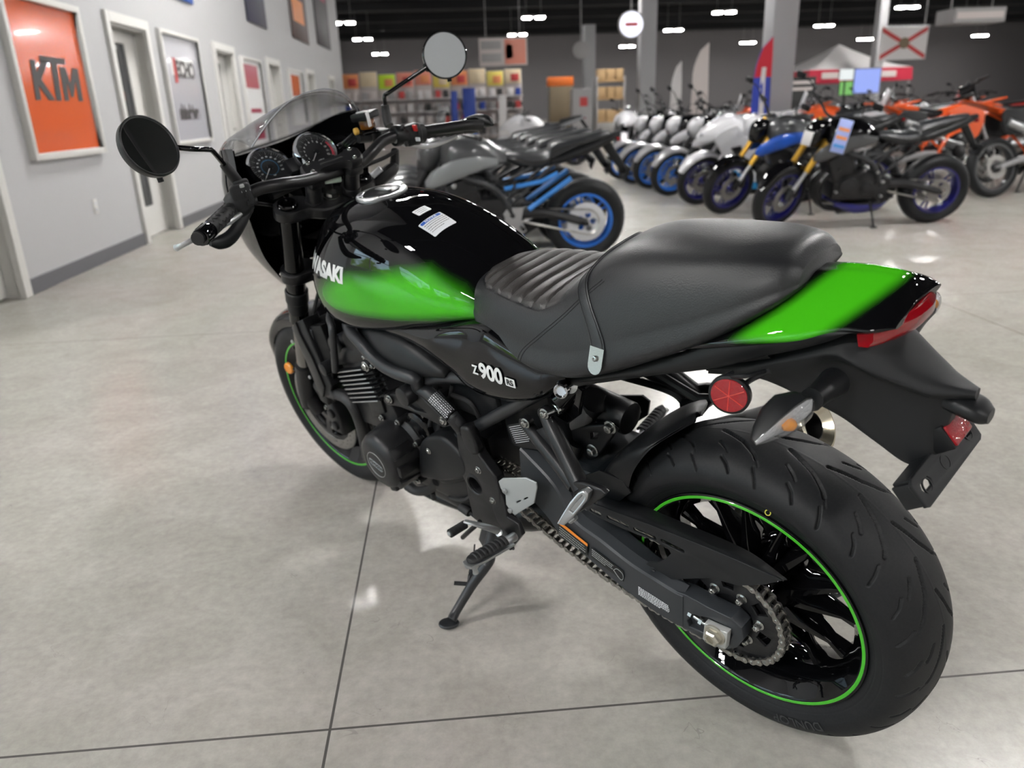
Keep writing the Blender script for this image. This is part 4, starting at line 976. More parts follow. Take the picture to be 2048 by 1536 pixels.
# lifted panel line of the fender's upper part
# plate holder
pc = [(-0.2667, 0.095, 0.695), (-0.276, 0.04, 0.7129), (-0.2802, 0, 0.7108), (-0.2898, -0.095, 0.6965), (-0.3046, -0.098, 0.6864), (-0.304, -0.098, 0.6707), (-0.2994, 0, 0.6629), (-0.2954, 0.092, 0.6655), (-0.286, 0.098, 0.6623), (-0.2725, 0.098, 0.6785)]
mb = MB()
pl0 = Vector((-.270, .100, .706)); 
R_pl = Matrix.Rotation(math.radians(36), 3, 'Y')
plc = Vector((-.288, 0, .686))
ol = [(.098, -.022), (.100, .012), (.092, .020), (-.092, .020), (-.100, .012), (-.098, -.022), (-.090, -.026), (.090, -.026)]
cu = [Vector((0, a, b)) for a, b in ol]
mbp = MB(); mbp.plate([(0, a, b) for a, b in ol], .006, .002, axis='x', holes=[[(0, a, b) for a, b in ((.060, -.008), (.082, -.008), (.085, -.002), (.082, .004), (.060, .004), (.057, -.002))], [(0, a, b) for a, b in ((-.060, -.008), (-.082, -.008), (-.085, -.002), (-.082, .004), (-.060, .004), (-.057, -.002))]])
mbp.box((.012, 0, .017), (.026, .19, .006), bev=.002)
mbp.box((.014, .096, -.002), (.026, .006, .036), bev=.002); mbp.box((.014, -.096, -.002), (.026, .006, .036), bev=.002)
mbp.xf(Matrix.Translation(plc) @ R_pl.to_4x4())
mbp.build('plate_holder', M['matte'], fender)
mb = MB()
for yy in (.071, -.071, .01):
    mb = MB(); mb.lathe([(-.001, .011), (.0012, .011), (.0012, .009), (-.001, .009), (-.001, .011)], (0, yy, -.002), (-1, 0, 0), 24)
    mb.xf(Matrix.Translation(plc+Vector((-.003, 0, 0))) @ R_pl.to_4x4()); mb.build('plate_holder_boss', M['satin'], fender)
mb = MB(); mb.box((-.016, -.006, .036), (.030, .058, .036), bev=.002); mb.xf(Matrix.Translation(plc+Vector((-.006, 0, 0))) @ R_pl.to_4x4()); mb.build('reflector_base', M['satin'], fender)
mb = MB(); mb.box((-.032, -.006, .036), (.005, .052, .030), bev=.0015); mb.xf(Matrix.Translation(plc+Vector((-.006, 0, 0))) @ R_pl.to_4x4()); mb.build('rear_reflector', M['redrefl'], fender)
# plate lamp hood
mb = MB(); mb.loft([[(x, y*s_, z) for y, z in ((.020, 0), (.016, .010), (0, .013), (-.016, .010), (-.020, 0), (-.014, -.008), (0, -.010), (.014, -.008))] for x, s_, z0 in ((0, .8, 0), (-.02, 1, 0), (-.035, 1, 0), (-.044, .7, 0)) for z in [0]] if False else [[(x, y*s_, z*s_+zo) for y, z in ((.024, 0), (.018, .012), (0, .015), (-.018, .012), (-.024, 0), (-.016, -.010), (0, -.012), (.016, -.010))] for x, s_, zo in ((-.285, .80, .778), (-.305, 1.0, .776), (-.326, .98, .770), (-.338, .6, .766))], 4, 3)
mb.build('plate_lamp', M['satin'], fender)

# ------------------------------------------------------------ turn signals and round side reflectors
def signal(sg, name):
    root = empty(name); root.parent = B
    mb = MB(); a = Vector((-0.1717, 0.085, 0.8188)); b_ = Vector((-0.1803, 0.165, 0.8373)); c_ = Vector((-0.165, 0.215, 0.8236))
    mb.tube([a, a.lerp(b_, .6), b_], [.021, .0155, .0155], n=14)
    # housing: tapered shell leading to a point
    lens_tip = Vector((-0.1502, 0.25, 0.8124)); lens_in = Vector((-0.1827, 0.175, 0.8345)); back = Vector((-0.1403, 0.2, 0.8452))
    ax = (lens_tip-lens_in); L_ = ax.length; ax.normalize(); nb = Vector((-.90, .15, -.30)); nb = (nb-ax*nb.dot(ax)).normalized(); up = ax.cross(nb).normalized()
    def sec(t, w, h, f, off=0):
        c0 = lens_in+ax*L_*t
        return [c0+up*w*math.cos(q)+(-nb)*(max(0, math.sin(q))*h+off) for q in np.linspace(0, PI, 9)]+[c0+up*w*math.cos(q)+(-nb)*off for q in np.linspace(PI, 0, 5)[1:-1]]
    shp = [(-.04, .016, .016), (.06, .0225, .028), (.28, .023, .038), (.55, .018, .034), (.85, .009, .020), (1.0, .0035, .008)]
    mb.grid([sec(*q, 0) for q in shp], closed_v=True, cap=True)
    mb.build('signal_housing', M['satin'], root) if sg == 1 else None
    ml = MB(); ml.grid([[lens_in+ax*L_*t+up*w*.97*math.cos(q)+nb*math.sin(q)*h*.42 for q in np.linspace(0, PI, 9)] for t, w, h in shp], cap=False)
    bulb = MB(); bc = lens_in+ax*L_*.42; bulb.tube([bc-ax*.006+nb*.004, bc+nb*.006, bc+ax*.010+nb*.004], [.006, .009, .004], n=12)
    refl = MB(); refl.grid([[lens_in+ax*L_*t+up*w*.9*math.cos(q)+nb*(.0012+.001*math.sin(q)) for q in np.linspace(0, PI, 7)] for t, w, h in shp])
    if sg == -1:
        for m__ in (mb, ml, bulb, refl): m__.v = [(p[0]-.012, -p[1], p[2]-.014) for p in m__.v]
        mb.build('signal_housing', M['satin'], root)
    ml.build('signal_lens', M['siglens'], root); bulb.build('signal_bulb', M['amber'], root); refl.build('signal_reflector_bowl', M['bowl'], root)
signal(1, 'turn_signal'); signal(-1, 'turn_signal')
for sg in (1, -1):
    mb = MB(); c_ = Vector((-0.0527, 0.15, 0.8036)); c_.y *= sg; nx = Vector((-.25, sg*.95, .05)).normalized()
    mb.lathe([(-.010, 1e-5), (-.010, .026), (-.004, .030), (.004, .030), (.0055, .0275), (.004, 1e-5)], c_, nx, 40)
    br = [Vector((-0.0897, 0.105, 0.8269)), Vector((-0.071, 0.12, 0.8171)), Vector((-0.0688, 0.14, 0.8172))]
    for p in br: p.y *= sg
    mb.tube(br, .004, n=8)
    h_ = [Vector((-0.0459, 0.13, 0.8266)), Vector((-0.0473, 0.145, 0.829)), Vector((-0.0783, 0.15, 0.8392)), Vector((-0.0909, 0.12, 0.8348))]
    for p in h_: p.y *= sg
    mb.tube(h_, .0035, n=8)
    o = mb.build('reflector_bracket', M['satin'], B)
    mb = MB(); mb.lathe([(.0045, .0268), (.0065, .0255), (.0068, 1e-5)], c_, nx, 40); ro_ = mb.build('side_reflector', M['redrefl'], o)
    u_, v_, _ = frame_from(nx)
    for q in range(3):
        mb = MB(); dq = u_*math.cos(q*PI/3+.4)+v_*math.sin(q*PI/3+.4); mb.tube([c_+nx*.0068-dq*.024, c_+nx*.0070, c_+nx*.0068+dq*.024], .0006, n=6, smooth=False); mb.build('reflector_rib', M['ribred'], ro_)

# ------------------------------------------------------------ side cover with the model badge
for sg in (1, -1):
    mb = MB(); fl = lambda p: (p[0], sg*p[1], p[2])
    top = [(0.9156, 0.135, 0.717), (0.7766, 0.14, 0.7471), (0.624, 0.14, 0.7796), (0.5222, 0.134, 0.8015), (0.4716, 0.14, 0.8031), (0.4183, 0.148, 0.7914), (0.3511, 0.153, 0.7795), (0.2895, 0.155, 0.7726), (0.262, 0.152, 0.7658)]
    bot = [(0.9153, 0.135, 0.7093), (0.7863, 0.142, 0.719), (0.688, 0.15, 0.7129), (0.6057, 0.152, 0.679), (0.5574, 0.155, 0.6559), (0.486, 0.156, 0.6522), (0.4087, 0.158, 0.6668), (0.3354, 0.158, 0.6958), (0.2735, 0.152, 0.739)]
    tp = cr(top, 8); bt_ = cr(bot, 8); G = []
    for a, b_ in zip(tp, bt_):
        row = []
        for t in np.linspace(0, 1, 12):
            p = a*(1-t)+b_*t; w = np.linalg.norm(a-b_); bul = math.sin(PI*t)**.6*min(.018, w*.18); p = p+np.array([0, bul, 0]); row.append(fl(p))
        row = [fl(a-np.array([0, .03, 0]))]+row+[fl(b_-np.array([0, .03, 0]))]; G.append(row)
    mb.grid(G); mb.grid([[(p[0], p[1]-sg*.003, p[2]) for p in r] for r in G])
    sc = mb.build('side_cover', M['gloss'], B, angle=60)
    bv = BVHTree.FromPolygons([v.co.copy() for v in sc.data.vertices], [tuple(p.vertices) for p in sc.data.polygons])
    ang = math.atan2((0.393, 0.165, 0.7237)[2]-(0.5069, 0.165, 0.7198)[2], abs((0.393, 0.165, 0.7237)[0]-(0.5069, 0.165, 0.7198)[0])); c0 = Vector((0.4469, 0.165, 0.7222))
    ca, sa = math.cos(ang), math.sin(ang)
    def pl(v, dx=0, dy=0): return (c0.x-sg*((v[0]+dx)*ca-(v[1]+dy)*sa), sg*.4, c0.z+(v[0]+dx)*sa+(v[1]+dy)*ca)
    o = decal(text_geo('900', .042, 0, .0016, 0, 1.12, 1.0), lambda v: pl(v, -.006), bv, (0, -sg, 0), 'side_badge', M['white'], sc, .004, .0028); tag(o, 'white model number 900')
    decal(text_geo('Z', .026, 0, .0008, 0, 1.0), lambda v: pl(v, -.055, -.002), bv, (0, -sg, 0), 'side_badge', M['white'], sc, .004, .0028)
    g_ = rrect(.028, .017, .002); decal(g_, lambda v: pl(v, .050, -.004), bv, (0, -sg, 0), 'side_badge', M['white'], sc, .004, .0026)
    decal(text_geo('RS', .015, 0, .0006, 0, 1.2), lambda v: pl(v, .050, -.004), bv, (0, -sg, 0), 'badge_letters', M['ink'], sc, .004, .0034)
# satin black intake cover below the tank
for sg in (1, -1):
    mb = MB()
    top = cr([(1.0225, 0.118, 0.6915), (0.9035, 0.135, 0.7206), (0.7951, 0.148, 0.7238), (0.7105, 0.15, 0.7007), (0.654, 0.148, 0.6737), (0.6454, 0.146, 0.6577)], 6)
    bot = cr([(1.0151, 0.12, 0.6829), (0.9406, 0.142, 0.6676), (0.8789, 0.15, 0.6423), (0.8019, 0.152, 0.6312), (0.7167, 0.15, 0.6408), (0.6516, 0.146, 0.65)], 6)
    G = []
    for a, b_ in zip(top, bot):
        w = np.linalg.norm(a-b_)
        G.append([(p[0], sg*(p[1]+math.sin(PI*t)**.7*w*.16), p[2]) for t in np.linspace(0, 1, 9) for p in [a*(1-t)+b_*t]])
    G = [[(r[0][0], r[0][1]-sg*.03, r[0][2])]+r+[(r[-1][0], r[-1][1]-sg*.03, r[-1][2])] for r in G]
    mb.grid(G); mb.grid([[(p[0], p[1]-sg*.003, p[2]) for p in r] for r in G]); mb.build('intake_cover', M['satin'], B, angle=60)

# ------------------------------------------------------------ frame
def mir(o_builder): pass
mb = MB()
for sg in (1, -1):
    F3 = lambda p: (p[0], sg*p[1], p[2])
    mb.tube([F3(p) for p in ((1.10, .035, .80), (1.05, .09, .745), (1.0075, 0.14, 0.7045), (0.9329, 0.16, 0.6819), (0.8647, 0.172, 0.6592), (0.7972, 0.175, 0.6467), (0.7291, 0.17, 0.6418), (0.734, 0.162, 0.6146), (0.7005, 0.158, 0.6021), (0.6343, 0.155, 0.5602), (0.6264, 0.15, 0.526))], .0155, n=14, k=6)
    mb.tube([F3(p) for p in ((1.12, .04, .80), (1.097, 0.13, 0.7205), (1.0437, 0.165, 0.705), (1.0584, 0.172, 0.6431), (1.089, 0.172, 0.5758))], .0095, n=12, k=5)
    mb.tube([F3(p) for p in ((0.7488, 0.155, 0.6135), (0.6914, 0.135, 0.6343), (0.6076, 0.13, 0.6527), (0.5193, 0.125, 0.6512))], .0130, n=12)
    mb.tube([F3(p) for p in ((0.6182, 0.13, 0.5222), (0.5057, 0.132, 0.5954), (0.3615, 0.13, 0.6865), (0.3029, 0.12, 0.7188), (.10, .105, .79), (-.08, .085, .85))], .0135, n=12, k=5)
    mb.tube([F3(p) for p in ((0.7363, 0.12, 0.6627), (.55, .11, .77), (.3, .11, .79), (.05, .10, .84))], .0125, n=12)
mb.cyl((1.10, 0, .90), (1.165, 0, .735), .034, n=24)
mb.build('frame', M['frame'], B)
mb = MB(); mb.cyl((0.7621, 0.145, 0.5982), ((0.7621, 0.145, 0.5982)[0], .196, (0.7621, 0.145, 0.5982)[2]), .0235, n=24, bev=.003); mb.build('frame_cap', M['castblack'], B)
# white print on the frame tube label
ft0, ft1 = Vector((0.691, 0.16, 0.6019)), Vector((0.6391, 0.158, 0.5656))
mb = MB(); mb.cyl(ft0, ft1, .0185, n=24, bev=.002); o = mb.build('frame_label_sleeve', M['satin'], B)
dft = (ft1-ft0).normalized(); camv = (Vector((-.591, .961, 1.385))-ft0); uu = (camv-dft*camv.dot(dft)).normalized(); vv = dft.cross(uu)
rnd = random.Random(4); mb = MB()
for r in range(7):
    an = -.75+r*.25; x = .05
    while x < .92:
        w = rnd.uniform(.03, .09); L_ = (ft1-ft0).length
        q = [ft0+dft*L_*xx+(uu*math.cos(a)+vv*math.sin(a))*.0188 for xx, a in ((x, an), (x+w, an), (x+w, an+.11), (x, an+.11))]
        mb.add(q, [(0, 1, 2, 3)]); x += w+.03
mb.build('frame_label_print', M['label'], o, flat=True)
mb = MB(); mb.cyl((0.6391, 0.158, 0.5656), (0.6233, 0.152, 0.5334), .0165, n=20, bev=.002); mb.build('frame_clamp', M['castblack'], B)

# pivot plate (frame casting) left and right
for sg in (1, -1):
    po = [(0.6418, 0.15, 0.5211), (0.6224, 0.15, 0.5429), (0.5972, 0.15, 0.5532), (0.58, 0.15, 0.5458), (0.5793, 0.15, 0.5178), (0.5689, 0.15, 0.4887), (0.5473, 0.15, 0.47), (0.5243, 0.152, 0.4493), (0.519, 0.154, 0.4167), (0.5235, 0.156, 0.3822), (0.5132, 0.16, 0.3478), (0.4979, 0.165, 0.3273), (0.5105, 0.165, 0.3047), (0.5392, 0.165, 0.2944), (0.575, 0.16, 0.2862), (0.6144, 0.157, 0.2798), (0.6517, 0.154, 0.2837), (0.6539, 0.152, 0.3112), (0.6535, 0.15, 0.3467), (0.65, 0.15, 0.384), (0.6593, 0.15, 0.4088), (0.6559, 0.15, 0.4449), (0.6485, 0.15, 0.4816)]
    po = [(p[0], sg*p[1], p[2]) for p in po]
    mb = MB(); pc0 = (0.6115, 0.152, 0.3944); mb.plate(po, .026, .006, holes=[((pc0[0], 0, pc0[2]), .021)], res=3)
    pr = [(0.6114, 0.158, 0.5483), (0.5837, 0.158, 0.5569), (0.574, 0.158, 0.5371), (0.5661, 0.158, 0.5011), (0.5905, 0.158, 0.4861), (0.6089, 0.158, 0.5063)]
    mb.plate([(p[0], sg*p[1], p[2]) for p in pr], .022, .007, smooth=4, res=3)
    mb.lathe([(-.02, .0215), (.014, .0215), (.016, .024), (.014, .030), (-.02, .030), (-.02, .0215)], (pc0[0], sg*.152, pc0[2]), (0, sg, 0), 32)
    mb.lathe([(-.015, .0215), (-.014, 1e-5)], (pc0[0], sg*.152, pc0[2]), (0, sg, 0), 32)
    pp = mb.build('pivot_plate', M['castblack'], B)
    if sg == 1:
        for q in ((0.5826, 0.166, 0.4472), (0.5519, 0.17, 0.3786)):
            b2 = MB(); b2.hexbolt(q, (0, 1, 0), .0065, .005, n=16, socket=True); b2.build('plate_bolt', M['steel'], pp)
    # footpeg hanger
    hg = [(0.5577, 0.162, 0.393), (0.5257, 0.162, 0.4193), (0.5125, 0.164, 0.3922), (0.5093, 0.168, 0.3551), (0.4713, 0.172, 0.3539), (0.4615, 0.176, 0.3295), (0.4976, 0.18, 0.2845), (0.533, 0.18, 0.2618), (0.5443, 0.178, 0.2754), (0.5208, 0.174, 0.3093), (0.5471, 0.168, 0.3246), (0.5597, 0.164, 0.3517)]
    mb = MB(); mb.plate([(p[0], sg*p[1], p[2]) for p in hg], .012, .003, res=2)
    q = (0.5217, 0.178, 0.2744); mb.hexbolt((q[0], sg*q[1], q[2]), (0, sg, 0), .008, .008, n=16)
    mb.build('peg_hanger', M['castblack'], B)
    # silver heel guard
    ho = [(0.504, 0.176, 0.4541), (0.4877, 0.176, 0.4681), (0.4101, 0.176, 0.4988), (0.3825, 0.176, 0.4971), (0.3828, 0.176, 0.4847), (0.4029, 0.176, 0.4377), (0.4753, 0.176, 0.3754), (0.485, 0.176, 0.3793), (0.4975, 0.176, 0.3957), (0.4916, 0.176, 0.4222), (0.5026, 0.176, 0.4376)]
    sl = [[(0.4608, 0.176, 0.4176), (0.4442, 0.176, 0.4296), (0.4416, 0.176, 0.4281), (0.4587, 0.176, 0.4145)], [(0.4351, 0.176, 0.4359), (0.419, 0.176, 0.4476), (0.4165, 0.176, 0.4461), (0.433, 0.176, 0.4329)]]
    mb = MB(); mb.plate([(p[0], sg*p[1], p[2]) for p in ho], .004, .0015, holes=[[(p[0], sg*p[1], p[2]) for p in h] for h in sl])
    hgd = mb.build('heel_guard', M['silver'], B)
    for q in ((0.4868, 0.178, 0.4373), (0.4841, 0.178, 0.3865)):
        b2 = MB(); b2.hexbolt((q[0], sg*q[1], q[2]), (0, sg, 0), .0060, .005, n=18, washer=False); b2.build('guard_screw', M['alu'], hgd)

# rider footpeg, shift lever
def peg_rider(sg):
    S3 = lambda p: Vector((p[0], sg*p[1], p[2]))
    a, b_ = S3((0.4542, 0.235, 0.3556)), S3((0.4596, 0.33, 0.3683)); d = (b_-a).normalized(); up = Vector((0, 0, 1)); up = (up-d*up.dot(d)).normalized(); si = d.cross(up)
    mb = MB(); L_ = (b_-a).length; secs = []; n = 60
    for k in range(n+1):
        t = k/n; w = .017*(1-.1*t) if t < .86 else .017*.9*math.sqrt(max(.02, 1-((t-.86)/.14)**2)); rib = .0022*(1 if (t*9) % 1 < .62 and t < .86 else 0)
        c_ = a+d*L_*t; secs.append([c_+si*w*math.cos(q)*.95+up*(max(-.1, math.sin(q))*(.010+rib)+rib*.3) for q in np.linspace(0, 2*PI, 17)[:-1]])
    mb.grid(secs, closed_v=True, cap=True); pg = mb.build('footpeg', M['griprub'], B, angle=50)
    mb = MB(); secs = []
    for t in (-.12, 0, .3, .7, .92, 1.03, 1.06):
        w = .0185 if t < .9 else (.014 if t < 1.05 else .006); c_ = a+d*L_*t-up*.004; secs.append([c_+si*w-up*.004, c_+si*w+up*.001, c_-si*w+up*.001, c_-si*w-up*.004, c_-up*.008])
    mb.grid(secs, closed_v=True, cap=True)
    mb.cyl(a-d*.03-up*.002, a+d*.005-up*.002, .010, n=14, bev=.002)
    if True: mb.tube([b_-d*.012-up*.008, b_-d*.014-up*.026, b_-d*.015-up*.034], [.0055, .005, .0065], n=10)
    mb.build('peg_frame', M['alu'], pg)
peg_rider(1); peg_rider(-1)
mb = MB(); mb.tube([(0.4987, 0.205, 0.3362), (0.5003, 0.225, 0.3609), (0.5133, 0.25, 0.3851), (0.5398, 0.262, 0.3913)], [.0085, .0075, .0065, .0055], n=12, flat=(.55, (0, 1, 0)))
mb.cyl((0.5076, 0.195, 0.3193), (0.4951, 0.215, 0.3451), .0085, n=16, bev=.002); lev = mb.build('shift_lever', M['alu'], B)
mb = MB(); a, b_ = Vector((0.5482, 0.258, 0.3753)), Vector((0.547, 0.3, 0.3814))
n_ = 60; mb.lathe([(0, 1e-5)]+[((b_-a).length*k/n_, .0085+(.0012 if (k % 5) < 3 else 0)) for k in range(n_+1)]+[((b_-a).length, 1e-5)], a, b_-a, 20); mb.build('lever_rubber', M['griprub'], lev)
mb = MB(); mb.cyl(b_, b_+(b_-a).normalized()*.004, .0055, n=16, bev=.0015); mb.build('lever_tip', M['alu'], lev)
mb = MB(); mb.cyl((0.5779, 0.2, 0.3293), (0.6521, 0.21, 0.2558), .0055, n=12, bev=.001); mb.tube([(0.512, 0.19, 0.3108), (0.5419, 0.19, 0.2635), (0.5603, 0.2, 0.2503)], .007, n=10)
mb.hexbolt((0.5029, 0.186, 0.2836), (0, 1, 0), .007, .007, n=16); mb.cyl((0.5287, 0.19, 0.3087), (0.4937, 0.19, 0.308), .0075, n=14); mb.build('shift_linkage', M['castblack'], B)
# side stand
mb = MB(); mb.tube([(0.622, 0.135, 0.2456), (0.6261, 0.165, 0.1965), (0.6078, 0.19, 0.1857), (0.6285, 0.235, 0.1395), (0.6388, 0.285, 0.0978), (0.6346, 0.311, 0.0868)], [.016, .016, .0155, .0135, .0120, .0115], n=14, flat=(.85, (0, 1, 0)))
mb.tube([(0.653, 0.218, 0.1448), (0.6561, 0.225, 0.123), (0.6386, 0.24, 0.1412), (0.6598, 0.262, 0.1506)], [.005, .005, .005, .005], n=10, smooth=False)
mb.plate([(0.6416, 0.125, 0.245), (0.62, 0.125, 0.2287), (0.6451, 0.135, 0.1679), (0.6773, 0.14, 0.1529), (0.6998, 0.13, 0.175), (0.6771, 0.125, 0.2292)], .014, .003)
ss = mb.build('side_stand', M['frame'], B)
mb = MB()
fp = Vector((0.6384, 0.318, 0.0792)); Rw = Matrix.Rotation(math.radians(12.5841), 3, 'X')
ax_a, ax_b = Vector((-.63, -.77, 0))*.024, Vector((.77, -.63, 0))*.019
secs = [[fp+Rw @ (ax_a*(math.cos(t)*s_)+ax_b*(math.sin(t)*s_)+Vector((0, 0, z_))) for t in np.linspace(0, 2*PI, 29)[:-1]] for s_, z_ in ((1, -.002), (1.03, .001), (.95, .004), (.5, .006))]
mb.grid(secs, closed_v=True, cap=True); mb.build('stand_foot', M['frame'], ss)
mb = MB(); hel = []
h0, h1 = Vector((0.6569, 0.2, 0.1606)), Vector((0.6508, 0.218, 0.1459))
for k in range(120): t = k/120; a = t*2*PI*10; hel.append(h0.lerp(h1, t)+Vector((math.cos(a)*.006, 0, math.sin(a)*.006)))
mb.tube(hel, .0014, n=5, smooth=False); mb.tube([h0+Vector((.0, -.02, .05)), h0], .002, n=6); mb.tube([h1, (0.6487, 0.235, 0.1334)], .002, n=6, smooth=False); mb.build('stand_spring', M['frame'], ss)

# passenger peg bracket
for sg in (1, -1):
    S3 = lambda p: (p[0], sg*p[1], p[2])
    mb = MB()
    mb.tube([S3((0.4064, 0.15, 0.6119)), S3((0.3617, 0.159, 0.5877)), S3((0.315, 0.17, 0.5646)), S3((0.2624, 0.184, 0.5407))], [.0125, .0145, .0145, .016], n=14)
    mb.tube([S3((0.346, 0.15, 0.6504)), S3((0.3172, 0.16, 0.6187)), S3((0.2824, 0.172, 0.5787)), S3((0.2459, 0.186, 0.5417))], [.0125, .0165, .0165, .018], n=14)
    mb.plate([S3(p) for p in ((0.3905, 0.152, 0.6019), (0.3396, 0.152, 0.6314), (0.299, 0.168, 0.5645), (0.3254, 0.168, 0.5608))], .006, .001)
    for q in ((0.4026, 0.155, 0.6183), (0.3422, 0.155, 0.6577)): mb.cyl(S3((q[0], q[1]-.012, q[2])), S3((q[0], q[1]+.006, q[2])), .0135, n=20, bev=.002)
    mb.plate([S3(p) for p in ((0.2555, 0.19, 0.5609), (0.228, 0.192, 0.5705), (0.1853, 0.194, 0.5742), (0.1739, 0.194, 0.569), (0.1828, 0.194, 0.5567), (0.2195, 0.196, 0.5229), (0.2525, 0.198, 0.4931), (0.2693, 0.198, 0.4894), (0.2586, 0.194, 0.5283))], .014, .004)
    br = mb.build('passenger_peg_bracket', M['castblack'], B)
    for q in ((0.3939, 0.162, 0.6249), (0.3341, 0.162, 0.664)):
        b2 = MB(); b2.hexbolt(S3(q), (0, sg, 0), .0075, .006, n=16, socket=True); b2.build('bracket_bolt', M['steel'], br)
    po = [(0.2547, 0.245, 0.5053), (0.2451, 0.24, 0.5254), (0.2332, 0.225, 0.5482), (0.2206, 0.215, 0.5665), (0.2116, 0.208, 0.572), (0.2034, 0.208, 0.5665), (0.2048, 0.212, 0.5533), (0.2221, 0.222, 0.5284), (0.2304, 0.232, 0.5148), (0.2431, 0.245, 0.5023)]
    inn = [(0.2339, 0.232, 0.5325), (0.2219, 0.224, 0.5499), (0.213, 0.214, 0.5623), (0.2091, 0.214, 0.5584), (0.2175, 0.22, 0.5424), (0.2276, 0.232, 0.5285)]
    mb = MB(); mb.plate([S3(p) for p in po], .016, .003, holes=[[S3(p) for p in inn]]); mb.plate([S3((p[0], p[1]-.003, p[2])) for p in inn], .008, .0005)
    mb.tube([S3((0.2499, 0.226, 0.4928)), S3((0.2361, 0.222, 0.5065))], .005, n=10)
    mb.build('passenger_peg', M['alu'], br)

# ------------------------------------------------------------ engine
mb = MB()
up_e = Vector((.30, 0, .954)).normalized()           # cylinders lean forward
R_e = Matrix.Rotation(math.radians(17), 3, 'Y')
mb.box((.86, 0, .35), (.38, .27, .20), bev=.03)                       # crankcase
mb.box((.72, 0, .42), (.26, .24, .16), bev=.03)
mb.box((.90, 0, .23), (.28, .20, .10), bev=.03)                       # sump
mb.box((.985, 0, .49), (.15, .27, .16), rot=R_e, bev=.01)
eng = mb.build('engine', M['castblack'], B)
# cylinder fins
fc0 = Vector((1.000, 0, .505))
for k in range(8):
    c_ = fc0+up_e*(.0125*k); mb = MB(); mb.box(c_, (.172-.004*abs(k-3), .330+.006*(k > 4), .0045), rot=R_e, bev=.002, seg=2); mb.m = 1
    for sy in (1, -1): mb.box(c_+Vector((0, sy*(.165+.003*(k > 4)), 0)), (.150-.004*abs(k-3), .0030, .0036), rot=R_e, bev=.0010)
    mb.build('cooling_fin', [M['castblack'], M['alu']], eng)
mb = MB(); mb.box(fc0+up_e*.05, (.150, .295, .13), rot=R_e, bev=.01); mb.build('cylinder_block', M['castblack'], eng)
hc = fc0+up_e*.122
mb = MB(); mb.box(hc, (.19, .31, .045), rot=R_e, bev=.01); mb.box(hc+up_e*.036, (.16, .29, .035), rot=R_e, bev=.014, seg=3)
for sy in (1, -1):
    for dx in (-.055, .055):
        c_ = hc+up_e*.030+Vector((dx*.8, sy*.135, -dx*.3)); mb.cyl(c_, c_+Vector((0, sy*.020, 0)), .031, n=28, bev=.005)
mb.build('cylinder_head', M['castblack'], eng)
for sy in (1, -1):
    mb = MB(); c_ = Vector((1.1523, 0.165, 0.5659)); c_.y *= sy; mb.cyl(c_-Vector((0, sy*.05, 0)), c_+Vector((0, sy*.012, 0)), .0185, n=24, bev=.003); mb.build('plug_cap', M['satin'], eng)
    for q in ((0.9259, 0.172, 0.6275), (0.9207, 0.168, 0.6537), (0.8963, 0.168, 0.6352)):
        b2 = MB(); b2.hexbolt((q[0], sy*q[1], q[2]), (0, sy, 0), .0095 if q[0] == (0.9259, 0.172, 0.6275)[0] else .006, .006, n=16, socket=True); b2.build('head_bolt', M['steel'], eng)
# block lower panel (water jacket)
mb = MB(); mb.plate([(1.0904, 0.15, 0.4844), (0.9818, 0.15, 0.539), (0.9118, 0.15, 0.5405), (0.8983, 0.15, 0.4869), (0.8891, 0.15, 0.4605), (1.0076, 0.15, 0.4162), (1.0727, 0.15, 0.4117)], .05, .006, side=-1)
mb.plate([(0.9994, 0.153, 0.5036), (0.9344, 0.153, 0.5288), (0.9331, 0.153, 0.4856), (1.0004, 0.153, 0.4553)], .008, .002); mb.build('cylinder_side_panel', M['castblack'], eng)
# generator cover
gc = Vector((0.9159, 0.232, 0.3815)); gx = Vector((0, 1, 0)); g0 = Vector((gc.x, .11, gc.z))
RG = .083
mb = MB(); mb.lathe([(0, RG+.012), (.030, RG+.012), (.034, RG+.008), (.040, RG+.001), (.100, RG-.006), (.112, RG-.012), (.119, RG-.024), (.121, RG-.04), (.121, 1e-5)], g0, gx, 64)
for k, a in enumerate(np.linspace(math.radians(20), math.radians(-260), 9)[:-1]):
    if k in (0, 1, 2, 3):
        d = Vector((math.cos(a-2.2), 0, math.sin(a-2.2))); mb.box(g0+d*(RG-.006)+gx*.078, (.016, .062, .03), rot=Matrix.Rotation(-(a-2.2), 3, 'Y'), bev=.004)
genc = mb.build('generator_cover', M['castblack'], eng)
for a in np.linspace(0, 2*PI, 9)[:-1]:
    d = Vector((math.cos(a+.3), 0, math.sin(a+.3))); mb = MB(); mb.cyl(g0+d*(RG+.010)+gx*.005, g0+d*(RG+.010)+gx*.045, .009, n=16, bev=.002); mb.build('cover_boss', M['castblack'], genc)
    b2 = MB(); b2.hexbolt(g0+d*(RG+.010)+gx*.045, gx, .0056, .006, n=14, socket=True); b2.build('cover_bolt', M['steel'], genc)
mb = MB(); mb.lathe([(.1208, .0345), (.1220, .0350), (.1220, .0358), (.1208, .0363)], g0, gx, 64); 
mb.build('emblem_ring', M['alu'], genc)
tg = text_geo('DOHC', .0160, .0006, .0001, 0, 1.15); ca, sa = math.cos(math.radians(-17)), math.sin(math.radians(-17))
def emb(v): x, y = v[0]*ca-v[1]*sa, v[0]*sa+v[1]*ca; return (g0.x-x, g0.y+.1222+v[2], g0.z+y)
mb = MB(); mb.add([emb(v) for v in tg[0]], tg[1]); mb.build('emblem_text', M['alu'], genc)
mb = MB(); pts_, _ = rrect(.047, .0165, .003)
mb.tube([emb((p[0], p[1], 0)) for p in pts_+[pts_[0]]], .0006, n=6, smooth=False); mb.build('emblem_frame', M['alu'], genc)
